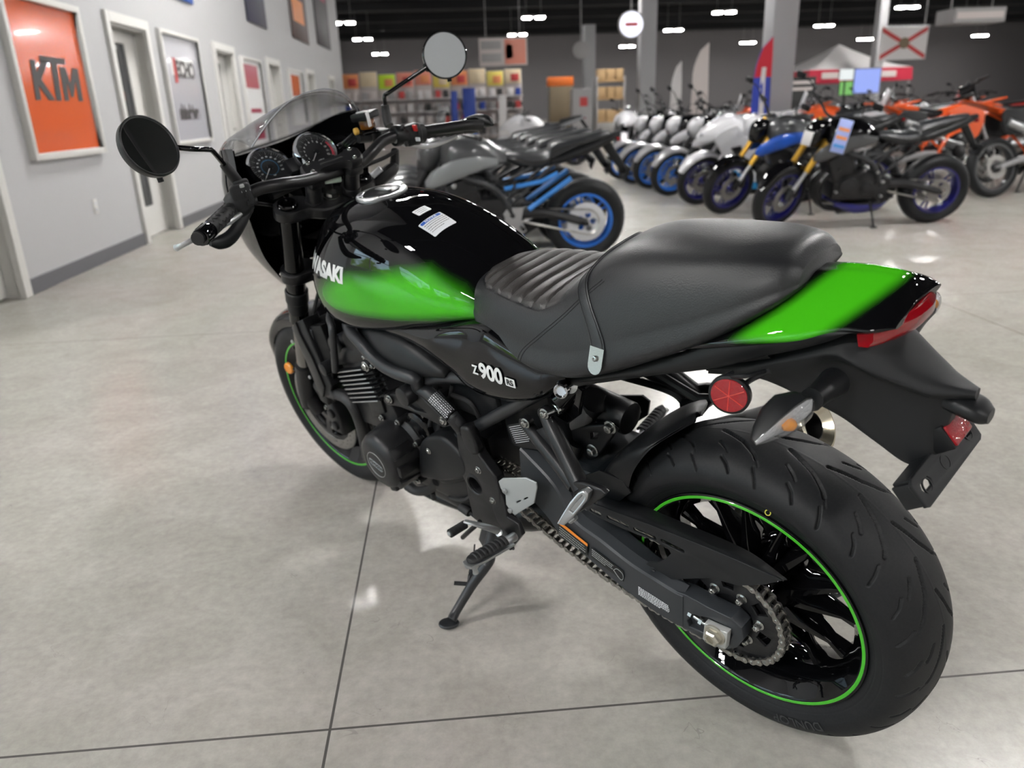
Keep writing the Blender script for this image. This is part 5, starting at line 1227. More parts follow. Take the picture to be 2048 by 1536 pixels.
# starter motor / breather cylinder behind the generator
s0 = Vector((0.8405, 0.13, 0.4524)); mb = MB(); mb.lathe([(-.16, 1e-5), (-.16, .045), (-.012, .045), (-.010, .050), (-.002, .050), (.004, .046), (.010, .030), (.010, 1e-5)], s0, gx, 40); mb.build('starter_motor', M['gloss'], eng)
for q in ((0.8663, 0.125, 0.4837), (0.808, 0.125, 0.4996), (0.8684, 0.165, 0.405)):
    b2 = MB(); b2.hexbolt(q, gx, .006, .006, n=14, socket=True); b2.build('case_bolt', M['steel'], eng)
# sprocket cover
sco = [(0.8015, 0.165, 0.4393), (0.7611, 0.165, 0.4726), (0.7108, 0.165, 0.4917), (0.6762, 0.165, 0.4881), (0.6471, 0.165, 0.4708), (0.6322, 0.165, 0.4489), (0.6329, 0.165, 0.4211), (0.6535, 0.165, 0.3966), (0.7, 0.165, 0.3717), (0.7597, 0.165, 0.3473), (0.8211, 0.165, 0.3313), (0.8426, 0.165, 0.3385), (0.8271, 0.165, 0.3865)]
mb = MB(); mb.plate([(p[0], p[1], p[2]) for p in sco], .060, .010, smooth=3, side=-1, res=3)
sco2 = [(0.7656, 0.14, 0.462), (0.6859, 0.14, 0.4932), (0.6416, 0.14, 0.4846), (0.6342, 0.14, 0.4395), (0.6425, 0.14, 0.3875), (0.6888, 0.14, 0.3554), (0.8009, 0.14, 0.3074), (0.7918, 0.14, 0.3835)]
mb.plate(sco2, .05, .010, smooth=3, side=-1, res=3)
spc = mb.build('sprocket_cover', M['satin'], eng)
b2 = MB(); b2.hexbolt((0.7651, 0.166, 0.4351), gx, .006, .004, n=14, socket=True); b2.build('cover_screw', M['steel'], spc)
# engine mount bracket
mbo = [(0.8933, 0.16, 0.5509), (0.8599, 0.16, 0.5655), (0.7455, 0.162, 0.5999), (0.7211, 0.162, 0.5922), (0.6726, 0.16, 0.562), (0.6575, 0.16, 0.5509), (0.6758, 0.16, 0.5295), (0.6926, 0.16, 0.5323), (0.764, 0.16, 0.5377), (0.8322, 0.16, 0.5372), (0.8876, 0.16, 0.5271), (0.9032, 0.16, 0.5341)]
mb = MB(); mb.plate(mbo, .014, .003, holes=[[(0.824, 0.16, 0.556), (0.7631, 0.16, 0.5769), (0.7249, 0.16, 0.5519), (0.7697, 0.16, 0.5469)]]); mb.plate([(p[0], p[1]-.005, p[2]) for p in mbo], .004, .0005)
for q in ((0.8678, 0.168, 0.551), (0.6663, 0.166, 0.5503)): mb.cyl((q[0], q[1]-.012, q[2]), (q[0], q[1]+.004, q[2]), .014, n=22, bev=.002)
eb = mb.build('engine_mount', M['castblack'], B)
for q in ((0.8605, 0.172, 0.5552), (0.6599, 0.17, 0.5545)): b2 = MB(); b2.hexbolt(q, gx, .0075, .006, n=16, socket=True); b2.build('mount_bolt', M['steel'], eb)
# throttle body / airbox area, filler behind the engine
mb = MB(); mb.box((.80, 0, .67), (.22, .22, .12), bev=.03); mb.box((.60, 0, .70), (.24, .21, .14), bev=.03); mb.box((.44, 0, .70), (.20, .20, .12), bev=.02); mb.build('airbox', M['satin'], B)
mb = MB()
for k, y in enumerate((.09, .03, -.03, -.09)): mb.tube([(.93, y, .62), (.86, y, .64), (.80, y, .67)], .023, n=14)
mb.tube([(0.7165, 0.12, 0.5969), (0.7348, 0.13, 0.5644), (0.7859, 0.13, 0.4809)], .006, n=8); mb.tube([(0.6802, 0.11, 0.6075), (0.7109, 0.12, 0.539), (0.759, 0.12, 0.4834), (0.7783, 0.13, 0.4405)], .005, n=8)
mb.cyl((0.8239, 0.12, 0.6), (0.8485, 0.12, 0.5415), .014, n=18)
mb.tube([(0.6829, 0.115, 0.5837), (0.6241, 0.115, 0.5806), (0.6069, 0.11, 0.5377)], .006, n=8)
mb.build('intake_hoses', M['griprub'], B)
mb = MB(); mb.box((.62, .085, .60), (.16, .05, .13), bev=.015); mb.build('electronics_box', M['satin'], B)
mb = MB(); mb.box((.47, .05, .58), (.16, .10, .20), bev=.02); mb.build('battery_case', M['satin'], B)
# data label on the case behind the passenger bracket
lo = [(0.4855, 0.135, 0.5765), (0.4153, 0.135, 0.6076), (0.4057, 0.135, 0.5682), (0.4006, 0.135, 0.5436), (0.4487, 0.135, 0.5333), (0.4802, 0.135, 0.5314)]
mb = MB(); mb.plate(lo, .004, .001); db = mb.build('data_plate', M['satin'], B)
bars((0.4785, 0.1375, 0.5765), (0.4229, 0.1375, 0.6008), (0.4671, 0.1375, 0.5373), 9, M['label'], 'data_plate_print', db, 2, .22, .95)

# hoses, exhaust, oil lines
mb = MB(); mb.tube([(1.3793, 0.1, 0.4213), (1.2707, 0.13, 0.4439), (1.1516, 0.15, 0.4755), (1.0979, 0.155, 0.4696), (1.0916, 0.15, 0.4218), (1.1432, 0.13, 0.329), (1.1999, 0.11, 0.2377)], [.017, .017, .0165, .0165, .0165, .0165, .0165], n=16, k=8)
mb.lathe([(0, .0185), (.012, .0185)], (1.1836, 0.148, 0.4689), Vector((1.126, 0.152, 0.4804))-Vector((1.1836, 0.148, 0.4689)), 20)
mb.build('coolant_hose', mat('ribbed_hose', (.014, .014, .015), .5, bump=(220, .6)), B)
mb = MB()
for k, y in enumerate((.10, .035, -.035, -.10)):
    mb.tube([(1.10, y, .49), (1.17, y*.95, .42), (1.19, y*.9, .30), (1.13, y*.75, .19), (1.0, y*.55, .145), (.85, y*.35, .14)], .0195, n=14)
mb.tube([(.88, .0, .14), (.72, -.02, .145), (.60, -.07, .17), (.48, -.12, .22)], [.045, .05, .045, .032], n=16)
mb.build('exhaust_header', mat('black_exhaust', (.02, .02, .02), .3, metal=.6), B)
me0 = Vector((.40, -.155, .33)); me1 = Vector((-0.0136, -0.185, 0.5464)); dm = (me1-me0).normalized(); Lm = (me1-me0).length
mb = MB(); mb.tube([(.48, -.12, .22), (.44, -.145, .28), me0+dm*.03], .028, n=14); mb.lathe([(.02, .02), (.03, .044), (.08, .056), (Lm-.07, .060), (Lm-.02, .056), (Lm-.015, .03)], me0, dm, 40); mf = mb.build('muffler', mat('black_muffler', (.015, .015, .016), .28, metal=.7), B)
mb = MB(); mb.lathe([(Lm-.03, .056), (Lm-.008, .0555), (Lm, .052), (Lm+.002, .046), (Lm-.008, .030), (Lm-.010, .026), (Lm-.10, .024), (Lm-.10, 1e-5)], me0, dm, 48); o = mb.build('muffler_tip', M['cream'], mf)
mb = MB(); mb.lathe([(Lm-.012, .0275), (Lm-.009, .0285), (Lm-.010, .0255), (Lm-.09, .0235), (Lm-.09, 1e-5)], me0, dm, 32); mb.build('tip_bore', M['darkhole'], mf)
# right hand exhaust hanger and bits seen through the gap
mb = MB(); mb.tube([(0.3071, -0.13, 0.6075), (0.252, -0.135, 0.5835), (0.2156, -0.14, 0.5648), (0.1872, -0.15, 0.5672)], [.010, .010, .011, .010], n=8, smooth=False); mb.tube([(0.3946, -0.12, 0.5827), (0.2863, -0.13, 0.5736), (0.2515, -0.14, 0.5514), (0.2554, -0.15, 0.5083), (0.267, -0.15, 0.4799)], [.008, .008, .010, .012, .012], n=8); mb.plate([(0.2559, -0.14, 0.5561), (0.2094, -0.14, 0.5689), (0.181, -0.14, 0.5651), (0.2072, -0.14, 0.5282), (0.245, -0.14, 0.5072), (0.2553, -0.14, 0.5261)], .02, .004); mb.build('exhaust_hanger', M['castblack'], B)
# shock linkage
mb = MB(); mb.cyl((0.2887, 0.02, 0.5501), (0.3403, 0.02, 0.5766), .0, n=4) if False else None
mb.cyl((0.2728, 0, 0.5784), (0.3817, 0, 0.5939), .034, n=28, bev=.004); mb.tube([(0.3314, 0.03, 0.6218), (0.3859, 0.02, 0.5533), (0.4133, 0.02, 0.5201)], [.028, .022, .02], n=16)
mb.plate([(0.4, 0.045, 0.545), (0.3696, 0.045, 0.5605), (0.2892, 0.045, 0.5911), (0.2689, 0.045, 0.5802), (0.2976, 0.045, 0.5419), (0.3359, 0.045, 0.4926), (0.3654, 0.045, 0.4784), (0.3683, 0.045, 0.5123), (0.392, 0.045, 0.5168)], .014, .004, holes=[[(0.3404, 0.045, 0.5541), (0.3143, 0.045, 0.5624), (0.3224, 0.045, 0.5456), (0.3404, 0.045, 0.5398)]])
for y in (.09, -.09): mb.tube([(.42, y, .42), (.38, y*.6, .52)], .02, n=12)
sl_ = mb.build('shock_linkage', M['castblack'], B)
for q in ((0.2804, 0.052, 0.5875), (0.3379, 0.052, 0.5146)): b2 = MB(); b2.hexbolt(q, gx, .010, .010, n=18, socket=True); b2.build('linkage_bolt', M['steel'], sl_)
mb = MB(); hel = []
a, b_ = Vector((.42, -.02, .56)), Vector((.62, -.02, .50))
for k in range(200): t = k/200; q = t*2*PI*8; hel.append(a.lerp(b_, t)+Vector((.1*math.cos(q)*.3, math.sin(q)*.038, math.cos(q)*.038)))
mb.tube(hel, .006, n=8, smooth=False); mb.cyl(a, b_, .022, n=16); mb.build('rear_shock', M['castblack'], B)
# grey hose pieces and right side plate seen through the opening
mb = MB(); mb.tube([(0.3415, 0.04, 0.6187), (0.3569, 0.04, 0.5794), (0.404, 0.04, 0.547)], [.016, .016, .015], n=14); mb.build('drain_hose', mat('grey_rubber', (.10, .10, .10), .5), B)
mb = MB(); mb.plate([(0.4737, -0.17, 0.4734), (0.4484, -0.17, 0.4937), (0.3824, -0.17, 0.5116), (0.3633, -0.17, 0.5014), (0.374, -0.17, 0.4619), (0.412, -0.17, 0.4304), (0.4602, -0.17, 0.4198)], .006, .001, holes=[[(0.4082, -0.17, 0.4571), (0.3896, -0.17, 0.4692), (0.3888, -0.17, 0.4655), (0.4073, -0.17, 0.4534)]]); mb.build('brake_pedal_guard', M['castblack'], B)
# helmet lock and silver bolts under the seat
for c0, c1, r in (((0.2786, 0.125, 0.7276), (0.2713, 0.17, 0.729), .0),):
    mb = MB(); a = Vector((0.2894, 0.122, 0.7171)); b_ = Vector((a.x, a.y+.055, a.z)); a2 = Vector((0.274, 0.168, 0.7302))
    ax_ = (a2-Vector((0.2867, 0.13, 0.7189))); L_ = ax_.length
    mb.lathe([(-.012, 1e-5), (-.012, .0145), (.002, .0145), (.004, .008), (L_-.012, .0075), (L_-.010, .0135), (L_, .0135), (L_+.002, .011), (L_-.001, .008), (L_-.001, 1e-5)], (0.2867, 0.13, 0.7189), ax_, 32)
    mb.build('helmet_holder', M['chrome'], B)
mb = MB(); mb.cyl((0.2833, 0.1, 0.7238), (0.3179, 0.14, 0.6801), .018, n=20, bev=.003); mb.cyl((0.3136, 0.11, 0.6811), (0.324, 0.14, 0.6644), .0155, n=20, bev=.002)
mb.plate([(0.3305, 0.118, 0.6969), (0.2865, 0.118, 0.7189), (0.2672, 0.118, 0.7084), (0.2884, 0.118, 0.6495), (0.3185, 0.118, 0.6239), (0.3489, 0.118, 0.6316)], .012, .002); lk = mb.build('lock_bracket', M['gloss'], B)
mb = MB(); a = Vector((0.3176, 0.146, 0.6685)); mb.lathe([(-.004, 1e-5), (-.004, .0112), (.002, .0112), (.003, .010), (.003, .004), (.000, .004), (0, 1e-5)], a, (.3, 1, -.1), 24); mb.build('lock_cylinder', M['chrome'], lk)
mb = MB(); mb.tube([(0.3183, 0.152, 0.6684), (0.3229, 0.166, 0.6685)], .0035, n=8); mb.build('bracket_stud', M['steel'], lk)
# radiator, shroud, horn wiring
mb = MB(); Rr = Matrix.Rotation(math.radians(-14), 3, 'Y'); rc = Vector((1.235, 0, .545)); mb.box(rc, (.045, .31, .26), rot=Rr, bev=.008); mb.build('radiator', M['satin'], B)
for sg in (1, -1):
    so = [(1.2806, 0.162, 0.6582), (1.2491, 0.162, 0.6775), (1.2011, 0.162, 0.6951), (1.191, 0.162, 0.6243), (1.1784, 0.162, 0.5597), (1.1633, 0.162, 0.5068), (1.1912, 0.162, 0.4712), (1.2435, 0.162, 0.4489), (1.2622, 0.162, 0.4762), (1.2649, 0.162, 0.547), (1.2763, 0.162, 0.6062)]
    mb = MB(); mb.plate([(p[0], sg*p[1], p[2]) for p in so], .05, .004, side=-sg); rs = mb.build('radiator_shroud', M['satin'], B)
    so3 = [(1.2867, 0.15, 0.6515), (1.1367, 0.15, 0.6845), (1.1265, 0.15, 0.6176), (1.1778, 0.15, 0.492), (1.255, 0.15, 0.4393), (1.29, 0.15, 0.4626)]
    mb = MB(); mb.plate([(p[0], sg*p[1], p[2]) for p in so3], .02, .003, side=-sg); mb.build('shroud_shade_panel', M['shadefill'], rs)  # black filler sheet standing in for the shadow between shroud and frame tube
    so2 = [(1.2665, 0.168, 0.6637), (1.2353, 0.168, 0.6828), (1.2349, 0.168, 0.6506), (1.2091, 0.168, 0.5783), (1.1983, 0.168, 0.4961), (1.2297, 0.168, 0.4559), (1.2482, 0.168, 0.4831), (1.2509, 0.168, 0.5533), (1.2622, 0.168, 0.6121)]
    mb = MB(); mb.plate([(p[0], sg*p[1], p[2]) for p in so2], .008, .002, side=-sg); mb.build('shroud_edge', M['castblack'], rs)
    for q in ((1.2865, 0.169, 0.6181), (1.2569, 0.169, 0.5147)):
        b2 = MB(); b2.hexbolt((q[0], sg*q[1], q[2]), (0, sg, 0), .0055, .004, n=16, washer=False); b2.build('shroud_screw', M['alu'], rs)

# ------------------------------------------------------------ underside bits: stand bracket wiring, oil pipe
mb = MB(); mb.tube([(1.0044, 0.12, 0.2085), (0.9587, 0.12, 0.2096), (0.8909, 0.12, 0.2431), (0.8255, 0.13, 0.3007)], .013, n=12); mb.tube([(0.8836, 0.12, 0.2346), (0.8859, 0.12, 0.2123)], .007, n=8)
mb.tube([(0.7996, 0.12, 0.2949), (0.7713, 0.13, 0.2862), (0.7329, 0.13, 0.2863), (0.7213, 0.13, 0.2649), (0.6732, 0.14, 0.2646)], .005, n=8); mb.tube([(0.7893, 0.13, 0.2633), (0.7091, 0.14, 0.2951), (0.6626, 0.14, 0.3363)], .006, n=8)
mb.cyl((0.7207, 0.15, 0.2773), (0.6872, 0.15, 0.2716), .011, n=14, bev=.003); mb.tube([(0.6872, 0.15, 0.2716), (0.6301, 0.16, 0.2749), (0.5877, 0.165, 0.2826)], .004, n=8)
mb.build('wiring_and_pipes', M['griprub'], B)

# ------------------------------------------------------------ fork, triple clamps, fender
def R_s(p): return P0+RS @ (Vector(p)-P0)
fa = R_s((1.47, 0, .300))
for sg in (1, -1):
    top = Vector((1.1859, 0.105, 0.9832)) if sg == 1 else Vector((1.1658, -0.105, 0.9881)); bot = fa+RS @ Vector((-.030, sg*.088, .0))
    bot = bot+axd*.01
    dd = (bot-top); Lf = dd.length; dd.normalize(); ref = bot
    # put the lower end under the top along the steering axis
    bot = top+(-axd)*Lf; 
    off = (fa+Vector((0, sg*.088, 0)))-bot
    mb = MB(); mb.lathe([(0, 1e-5), (0, .0255), (.30, .0262), (.375, .0262), (.378, 1e-5)], top, -axd, 28); tb = mb.build('fork_tube', M['gloss'], B)
    mb = MB(); mb.lathe([(.265, .028), (.268, .031), (.300, .031), (.303, .028), (.33, .0285), (.34, .0265)], top, -axd, 28); mb.build('fork_collar', M['satin'], tb)
    mb = MB(); mb.lathe([(.37, .0205), (Lf-.12, .0205)], top, -axd, 24); mb.build('fork_slider', mat('fork_inner_tube', (.32, .31, .30), .18, metal=1), tb)
    mb = MB(); mb.lathe([(Lf-.17, .0205), (Lf-.168, .0275), (Lf-.10, .0270), (Lf-.03, .025), (Lf+.01, .020), (Lf+.015, 1e-5)], top, -axd, 24); mb.tube([top-axd*(Lf-.05), fa+Vector((0, sg*.085, 0))], [.024, .022], n=14)
    mb.build('fork_foot', M['castblack'], tb)
    # fork cap
    mb = MB(); cc = top+axd*.002; mb.lathe([(-.004, .024), (.004, .024), (.006, .0225), (.004, .019), (.004, .015)], cc, axd, 32); mb.lathe([(.004, .013), (.010, .0125), (.010, .006), (.016, .005), (.016, 1e-5)], cc, axd, 6); mb.build('fork_cap', M['gloss'], tb)
    if sg == 1:
        mb = MB(); rc_ = Vector((1.4845, 0.128, 0.4662)); mb.lathe([(-.006, 1e-5), (-.006, .0185), (0, .0185), (.003, .016), (.003, 1e-5)], rc_, (-.15, 1, 0), 28, ); fr = mb.build('fork_reflector', M['amber'], B)
        mb = MB(); mb.tube([rc_-Vector((0, .005, 0)), rc_+Vector((-.05, -.015, -.004))], .005, n=8); mb.build('reflector_stay', M['castblack'], fr)
    # caliper
    mb = MB(); cc = fa+Vector((-.135, sg*.078, .02)); mb.plate([(cc.x+dx, cc.y, cc.z+dz) for dx, dz in ((-.02, -.055), (.02, -.05), (.03, 0), (.02, .055), (-.015, .06), (-.03, .0))], .062, .010, res=3)
    mb.tube([cc+Vector((.02, 0, .03)), cc+Vector((.06, 0, .03))], .012, n=10)
    for dz in (-.035, .035): mb.cyl(cc+Vector((0, sg*.026, dz*.6)), cc+Vector((0, sg*.040, dz*.6)), .015, n=18, bev=.002)
    cal = mb.build('brake_caliper', M['castblack'], B)
    for dz in (-.035, .035): b2 = MB(); b2.hexbolt(cc+Vector((.024, sg*.030, dz)), (0, sg, 0), .006, .006, n=14, socket=True); b2.build('caliper_bolt', M['steel'], cal)
    mb = MB(); mb.tube([cc+Vector((0, 0, .05)), cc+Vector((.02, sg*.02, .15)), cc+Vector((-.02, sg*.01, .30)), cc+Vector((-.14, sg*.0, .45))], .005, n=8); mb.build('brake_hose', M['griprub'], cal)
# front fender
mb = MB(); rows = []
for ad in (20, 38, 56, 74, 92, 110, 128, 146):
    a = math.radians(ad); d = Vector((math.cos(a), 0, math.sin(a))); w = .066 if 30 < ad < 140 else .05; rr = .318
    rows.append([fa+d*(rr+dr)+Vector((0, yy*w, 0)) for yy, dr in ((-1, -.040), (-1, -.02), (-.85, -.004), (-.4, .006), (0, .008), (.4, .006), (.85, -.004), (1, -.02), (1, -.040))])
Gf = loft_grid(rows, 4, 3, False); mb.grid(Gf); mb.grid([[tuple(Vector(p)+(fa-Vector(p)).normalized()*.003) for p in r] for r in Gf]); mb.build('front_fender', M['gloss'], B)
# triple clamps
def clamp(up_off, th, name, rr=.036):
    tL = Vector((1.1859, 0.105, 0.9832))+axd*up_off; tR = Vector((1.1658, -0.105, 0.9881))+axd*up_off; mid = (tL+tR)/2
    u = (tL-tR).normalized(); v = Vector(axd).cross(u).normalized(); mb = MB()
    if v.x > 0: v = -v            # towards the rider
    ou = []
    hw = (tL-tR).length/2
    for a in np.linspace(-.6, 2.6, 12): ou.append((hw+rr*math.cos(a-.5)*1, rr*math.sin(a-.5)*-1))
    pts2 = [(-hw-rr*.9, -.015), (-hw-rr*.6, -.030), (-hw, -.036), (-hw+.04, -.022), (-.045, .000), (-.03, -.005), (.03, -.005), (.045, .000), (hw-.04, -.022), (hw, -.036), (hw+rr*.6, -.030), (hw+rr*.9, -.015), (hw+rr, .006), (hw+rr*.7, .026), (hw, .036), (hw-.035, .040), (.04, .064), (0, .068), (-.04, .064), (-hw+.035, .040), (-hw, .036), (-hw-rr*.7, .026), (-hw-rr, .006)]
    lo = [mid+u*a+v*b_ for a, b_ in cr([(a, b_, 0) for a, b_ in pts2], 3, True) for a, b_ in [(a, b_)]] if False else [mid+u*q[0]+v*q[1] for q in cr([(a, b_) for a, b_ in pts2], 3, True)]
    m_ = len(lo); rings = []
    for s_, h in ((.955, -th/2), (1, -th/2+.004), (1, th/2-.004), (.955, th/2)): rings.append([mid+(p-mid)*s_+axd*h for p in lo])
    mb.grid(rings, closed_v=True, cap=True); return mb, mid, u, v
mb, mid_c, u_c, v_c = clamp(-.017, .030, 'upper'); tc = mb.build('triple_clamp', M['castblack'], B)
mb, _, _, _ = clamp(-.21, .032, 'lower'); mb.build('lower_clamp', M['castblack'], B)
mb = MB(); sc_ = mid_c+v_c*.028+axd*.014; mb.lathe([(0, .021), (.006, .021), (.007, .018)], sc_, axd, 28); mb.lathe([(.006, .017), (.016, .015), (.016, 1e-5)], sc_, axd, 6); mb.build('stem_nut', M['steel'], tc)
# ignition switch and green tag
mb = MB(); ig = mid_c-v_c*.012+axd*.02; mb.lathe([(0, .026), (.025, .024), (.028, .018), (.028, 1e-5)], ig, axd, 28); mb.build('ignition_switch', M['satin'], tc)
mb = MB(); gt0 = Vector((1.1257, 0, 1.0172)); mb.box(gt0, (.012, .050, .020), rot=Matrix.Rotation(.2, 3, 'X'), bev=.004); mb.build('paper_tag', mat('pale_green_paper', (.50, .62, .52), .6), tc)

# ------------------------------------------------------------ handlebar
hbp = [(0.9921, 0.41, 1.0272), (1.0488, 0.345, 1.0267), (1.1029, 0.265, 1.0422), (1.0894, 0.215, 1.0596), (1.0747, 0.16, 1.0565), (1.0937, 0.085, 1.0414), (1.1141, 0, 1.0336), (1.1191, -0.085, 1.0313), (1.1124, -0.125, 1.0484), (1.1099, -0.165, 1.0646), (1.1005, -0.21, 1.066), (1.0961, -0.27, 1.0573), (1.0315, -0.36, 1.0482), (1.0149, -0.41, 1.0374)]
mb = MB(); mb.tube(hbp, .0140, n=16, k=8); hb = mb.build('handlebar', M['castblack'], B)
# clamp bridge and risers
for sg in (1, -1):
    c_ = Vector((1.1337, 0.046, 1.0324)) if sg == 1 else Vector((1.0981, -0.046, 1.0385))
    mb = MB(); mb.cyl(c_-axd*.075, c_-axd*.004, .0195, n=24, bev=.003); mb.cyl(c_-axd*.078, c_-axd*.060, .0225, n=24, bev=.002); mb.box(c_-axd*.006, (.052, .040, .024), rot=Matrix.Rotation(math.radians(-25), 3, 'Y'), bev=.006); mb.build('bar_riser', M['castblack'], hb)
cl_, cr_ = Vector((1.1299, 0.046, 1.0386)), Vector((1.0948, -0.046, 1.0447)); mb = MB(); uu = (cl_-cr_).normalized(); v2 = axd.cross(uu).normalized()
ol = [(-.078, -.018), (-.066, -.028), (-.045, -.028), (-.030, -.016), (.030, -.016), (.045, -.028), (.066, -.028), (.078, -.018), (.078, .018), (.066, .028), (.045, .028), (.030, .016), (-.030, .016), (-.045, .028), (-.066, .028), (-.078, .018)]
cm = (cl_+cr_)/2+axd*.012
ring = cr([(a*.95, b_) for a, b_ in ol], 2, True)
mb.grid([[cm+uu*q[0]*s_+v2*q[1]*s_+axd*h for q in ring] for s_, h in ((.94, -.010), (1, -.006), (1, .006), (.93, .011))], closed_v=True, cap=True)
brd = mb.build('clamp_bridge', M['castblack'], hb)
mb = MB(); mb.grid([[cm+uu*a+v2*b_+axd*.0115 for b_ in (-.004, .004)] for a in (-.028, .028)]); mb.box(cm+axd*.0105, (.007, .056, .003), rot=Matrix((v2, uu, axd)).transposed(), bev=.001); mb.build('bridge_slot', M['darkhole'], brd)
for a in (-.053, .053):
    for b_ in (-.019, .019): b2 = MB(); b2.hexbolt(cm+uu*a+v2*b_+axd*.009, axd, .0058, .005, n=16, socket=True, washer=False); b2.build('bridge_bolt', M['steel'], brd)
def grip(pts, sg, name):
    a, b_ = Vector(pts[0]), Vector(pts[1]); d = (b_-a).normalized(); L_ = (b_-a).length
    g_ = MB(); n_ = 40
    g_.lathe([(-.004, .0145), (-.004, .0215), (.002, .0215), (.004, .0165)]+[(L_*k/n_, .0165+.0006*math.sin(k*1.1)) for k in range(2, n_+1)]+[(L_, .0145)], a, d, 28)
    gr = g_.build('grip', M['griprub'], hb)
    zz = MB()
    for q in range(6):
        an = q*PI/3; u, v, _ = frame_from(d); pp = []
        for k in range(13): t = .12+.8*k/12; aa = an+(.22 if k % 2 else -.22); pp.append(a+d*L_*t+(u*math.cos(aa)+v*math.sin(aa))*.0172)
        zz.tube(pp, .0009, n=5, smooth=False)
    zz.build('grip_pattern', M['rubber'], gr)
    e = MB(); e.lathe([(0, 1e-5), (0, .0180), (.001, .0185), (.040, .0185), (.043, .0172), (.043, .009), (.034, .0085), (.034, 1e-5)], b_, d, 36)
    for q in range(10): an = q*PI/5; u, v, _ = frame_from(d); e.cyl(b_+d*.003+(u*math.cos(an)+v*math.sin(an))*.0183, b_+d*.039+(u*math.cos(an)+v*math.sin(an))*.0183, .0011, n=6)
    e.build('bar_end', M['gloss'], gr)
grip(((1.1074, 0.268, 1.0384), (1.0223, 0.37, 1.0292)), 1, 'grip'); grip(((1.0998, -0.272, 1.0542), (1.0471, -0.372, 1.0426)), -1, 'grip')
# left switch pod and clutch perch
hl = Vector((1.1121, 0.262, 1.0383)); hl2 = Vector((1.0935, 0.22, 1.0576)); dl = (hl2-hl).normalized()
mb = MB(); mb.lathe([(-.012, .016), (-.010, .026), (0, .030), (.012, .031), (.030, .029), (.034, .020)], hl, dl, 32)
Rl = Matrix.Rotation(math.atan2(dl.y, dl.x), 3, 'Z'); mb.box(hl+dl*.020+Vector((-.010, 0, .012)), (.046, .040, .050), rot=Rl, bev=.008, seg=3); mb.box(hl+dl*.036+Vector((.012, 0, .020)), (.034, .030, .030), rot=Rl, bev=.006)
pod = mb.build('switch_pod', M['matte'], hb)
for dx, dz, sz, m_ in ((-.030, .006, (.004, .016, .008), 'satin'), (-.030, -.010, (.006, .018, .010), 'satin'), (-.026, .026, (.010, .014, .006), 'silver')):
    b2 = MB(); b2.box(hl+dl*.020+Vector((dx, 0, dz+.008)), sz, rot=Rl, bev=.0015); b2.build('switch_button', M[m_], pod)
for k in range(3): b2 = MB(); b2.box(hl+dl*(.012+.010*k)+Vector((-.0335, 0, .026-.004*k)), (.001, .004, .003), rot=Rl); b2.build('switch_marking', M['label'], pod)
mb = MB(); cp = Vector((1.1021, 0.225, 1.0496)); mb.cyl(cp-Vector((.012, 0, .004)), cp+Vector((.040, .01, -.02)), .011, n=14, bev=.002); mb.box(cp+Vector((.02, 0, -.01)), (.05, .028, .022), bev=.006); mb.tube([cp+Vector((.03, 0, -.015)), cp+Vector((.08, -.03, -.03)), (1.24, .10, .97), (1.27, .05, .90)], .005, n=8); mb.build('clutch_perch', M['castblack'], hb)
# black hand guard-like lever guard and clutch lever
mb = MB(); mb.tube([(1.1469, 0.215, 1.0167), (1.1148, 0.29, 0.9805), (1.0964, 0.33, 0.9794), (1.0735, 0.36, 0.9907)], [.012, .017, .015, .006], n=12, flat=(.6, (0, 0, 1))); mb.build('lever_guard', M['satin'], hb)
mb = MB(); mb.tube([(1.1214, 0.215, 1.0336), (1.0717, 0.295, 1.0206), (1.0269, 0.385, 1.0233), (1.0308, 0.43, 1.0179), (1.0546, 0.437, 1.0115)], [.006, .0065, .006, .0055, .0075], n=10, flat=(.7, (0, 0, 1))); mb.build('clutch_lever', M['alu'], hb)
# right switch pod, throttle housing, master cylinder, brake lever
hr = Vector((1.0991, -0.268, 1.054)); hr2 = Vector((1.1087, -0.2, 1.0662)); dr_ = (hr2-hr).normalized(); Rr2 = Matrix.Rotation(math.atan2(dr_.y, dr_.x), 3, 'Z')
mb = MB(); mb.lathe([(-.012, .016), (-.010, .0245), (.004, .0255), (.006, .028), (.016, .028), (.018, .024)], hr, dr_, 32); mb.box(hr+dr_*.026+Vector((-.006, 0, .000)), (.048, .034, .052), rot=Rr2, bev=.008, seg=3); mb.cyl(hr+dr_*.040, hr+dr_*.075, .026, n=28, bev=.004)
pod = mb.build('switch_pod', M['satin'], hb)
b2 = MB(); b2.box(hr+dr_*.028+Vector((-.030, 0, .016)), (.006, .018, .016), rot=Rr2, bev=.002); b2.build('kill_switch', M['redbtn'], pod)
b2 = MB(); b2.box(hr+dr_*.028+Vector((-.030, 0, -.012)), (.006, .020, .010), rot=Rr2, bev=.002); b2.build('start_button', M['label'], pod)
for dz in (.018, -.020): b2 = MB(); b2.hexbolt(hr+dr_*.058+Vector((-.022, 0, dz)), (-1, -.2, 0), .0055, .005, n=14, socket=True); b2.build('pod_screw', M['castblack'], pod)
mb = MB(); mc = Vector((1.1467, -0.19, 1.0739)); mb.box(mc+Vector((.02, -.01, -.005)), (.035, .07, .032), rot=Rr2, bev=.008); mb.cyl(mc+Vector((.03, .02, -.004)), mc+Vector((.03, .055, .004)), .012, n=16); mb.build('brake_master_cylinder', M['castblack'], hb)
rsv = Vector((1.1651, -0.165, 1.112)); mb = MB(); mb.box(rsv+Vector((0, 0, -.006)), (.032, .032, .026), rot=Matrix.Rotation(.3, 3, 'Z'), bev=.006); rv = mb.build('fluid_reservoir', M['fluid'], hb)
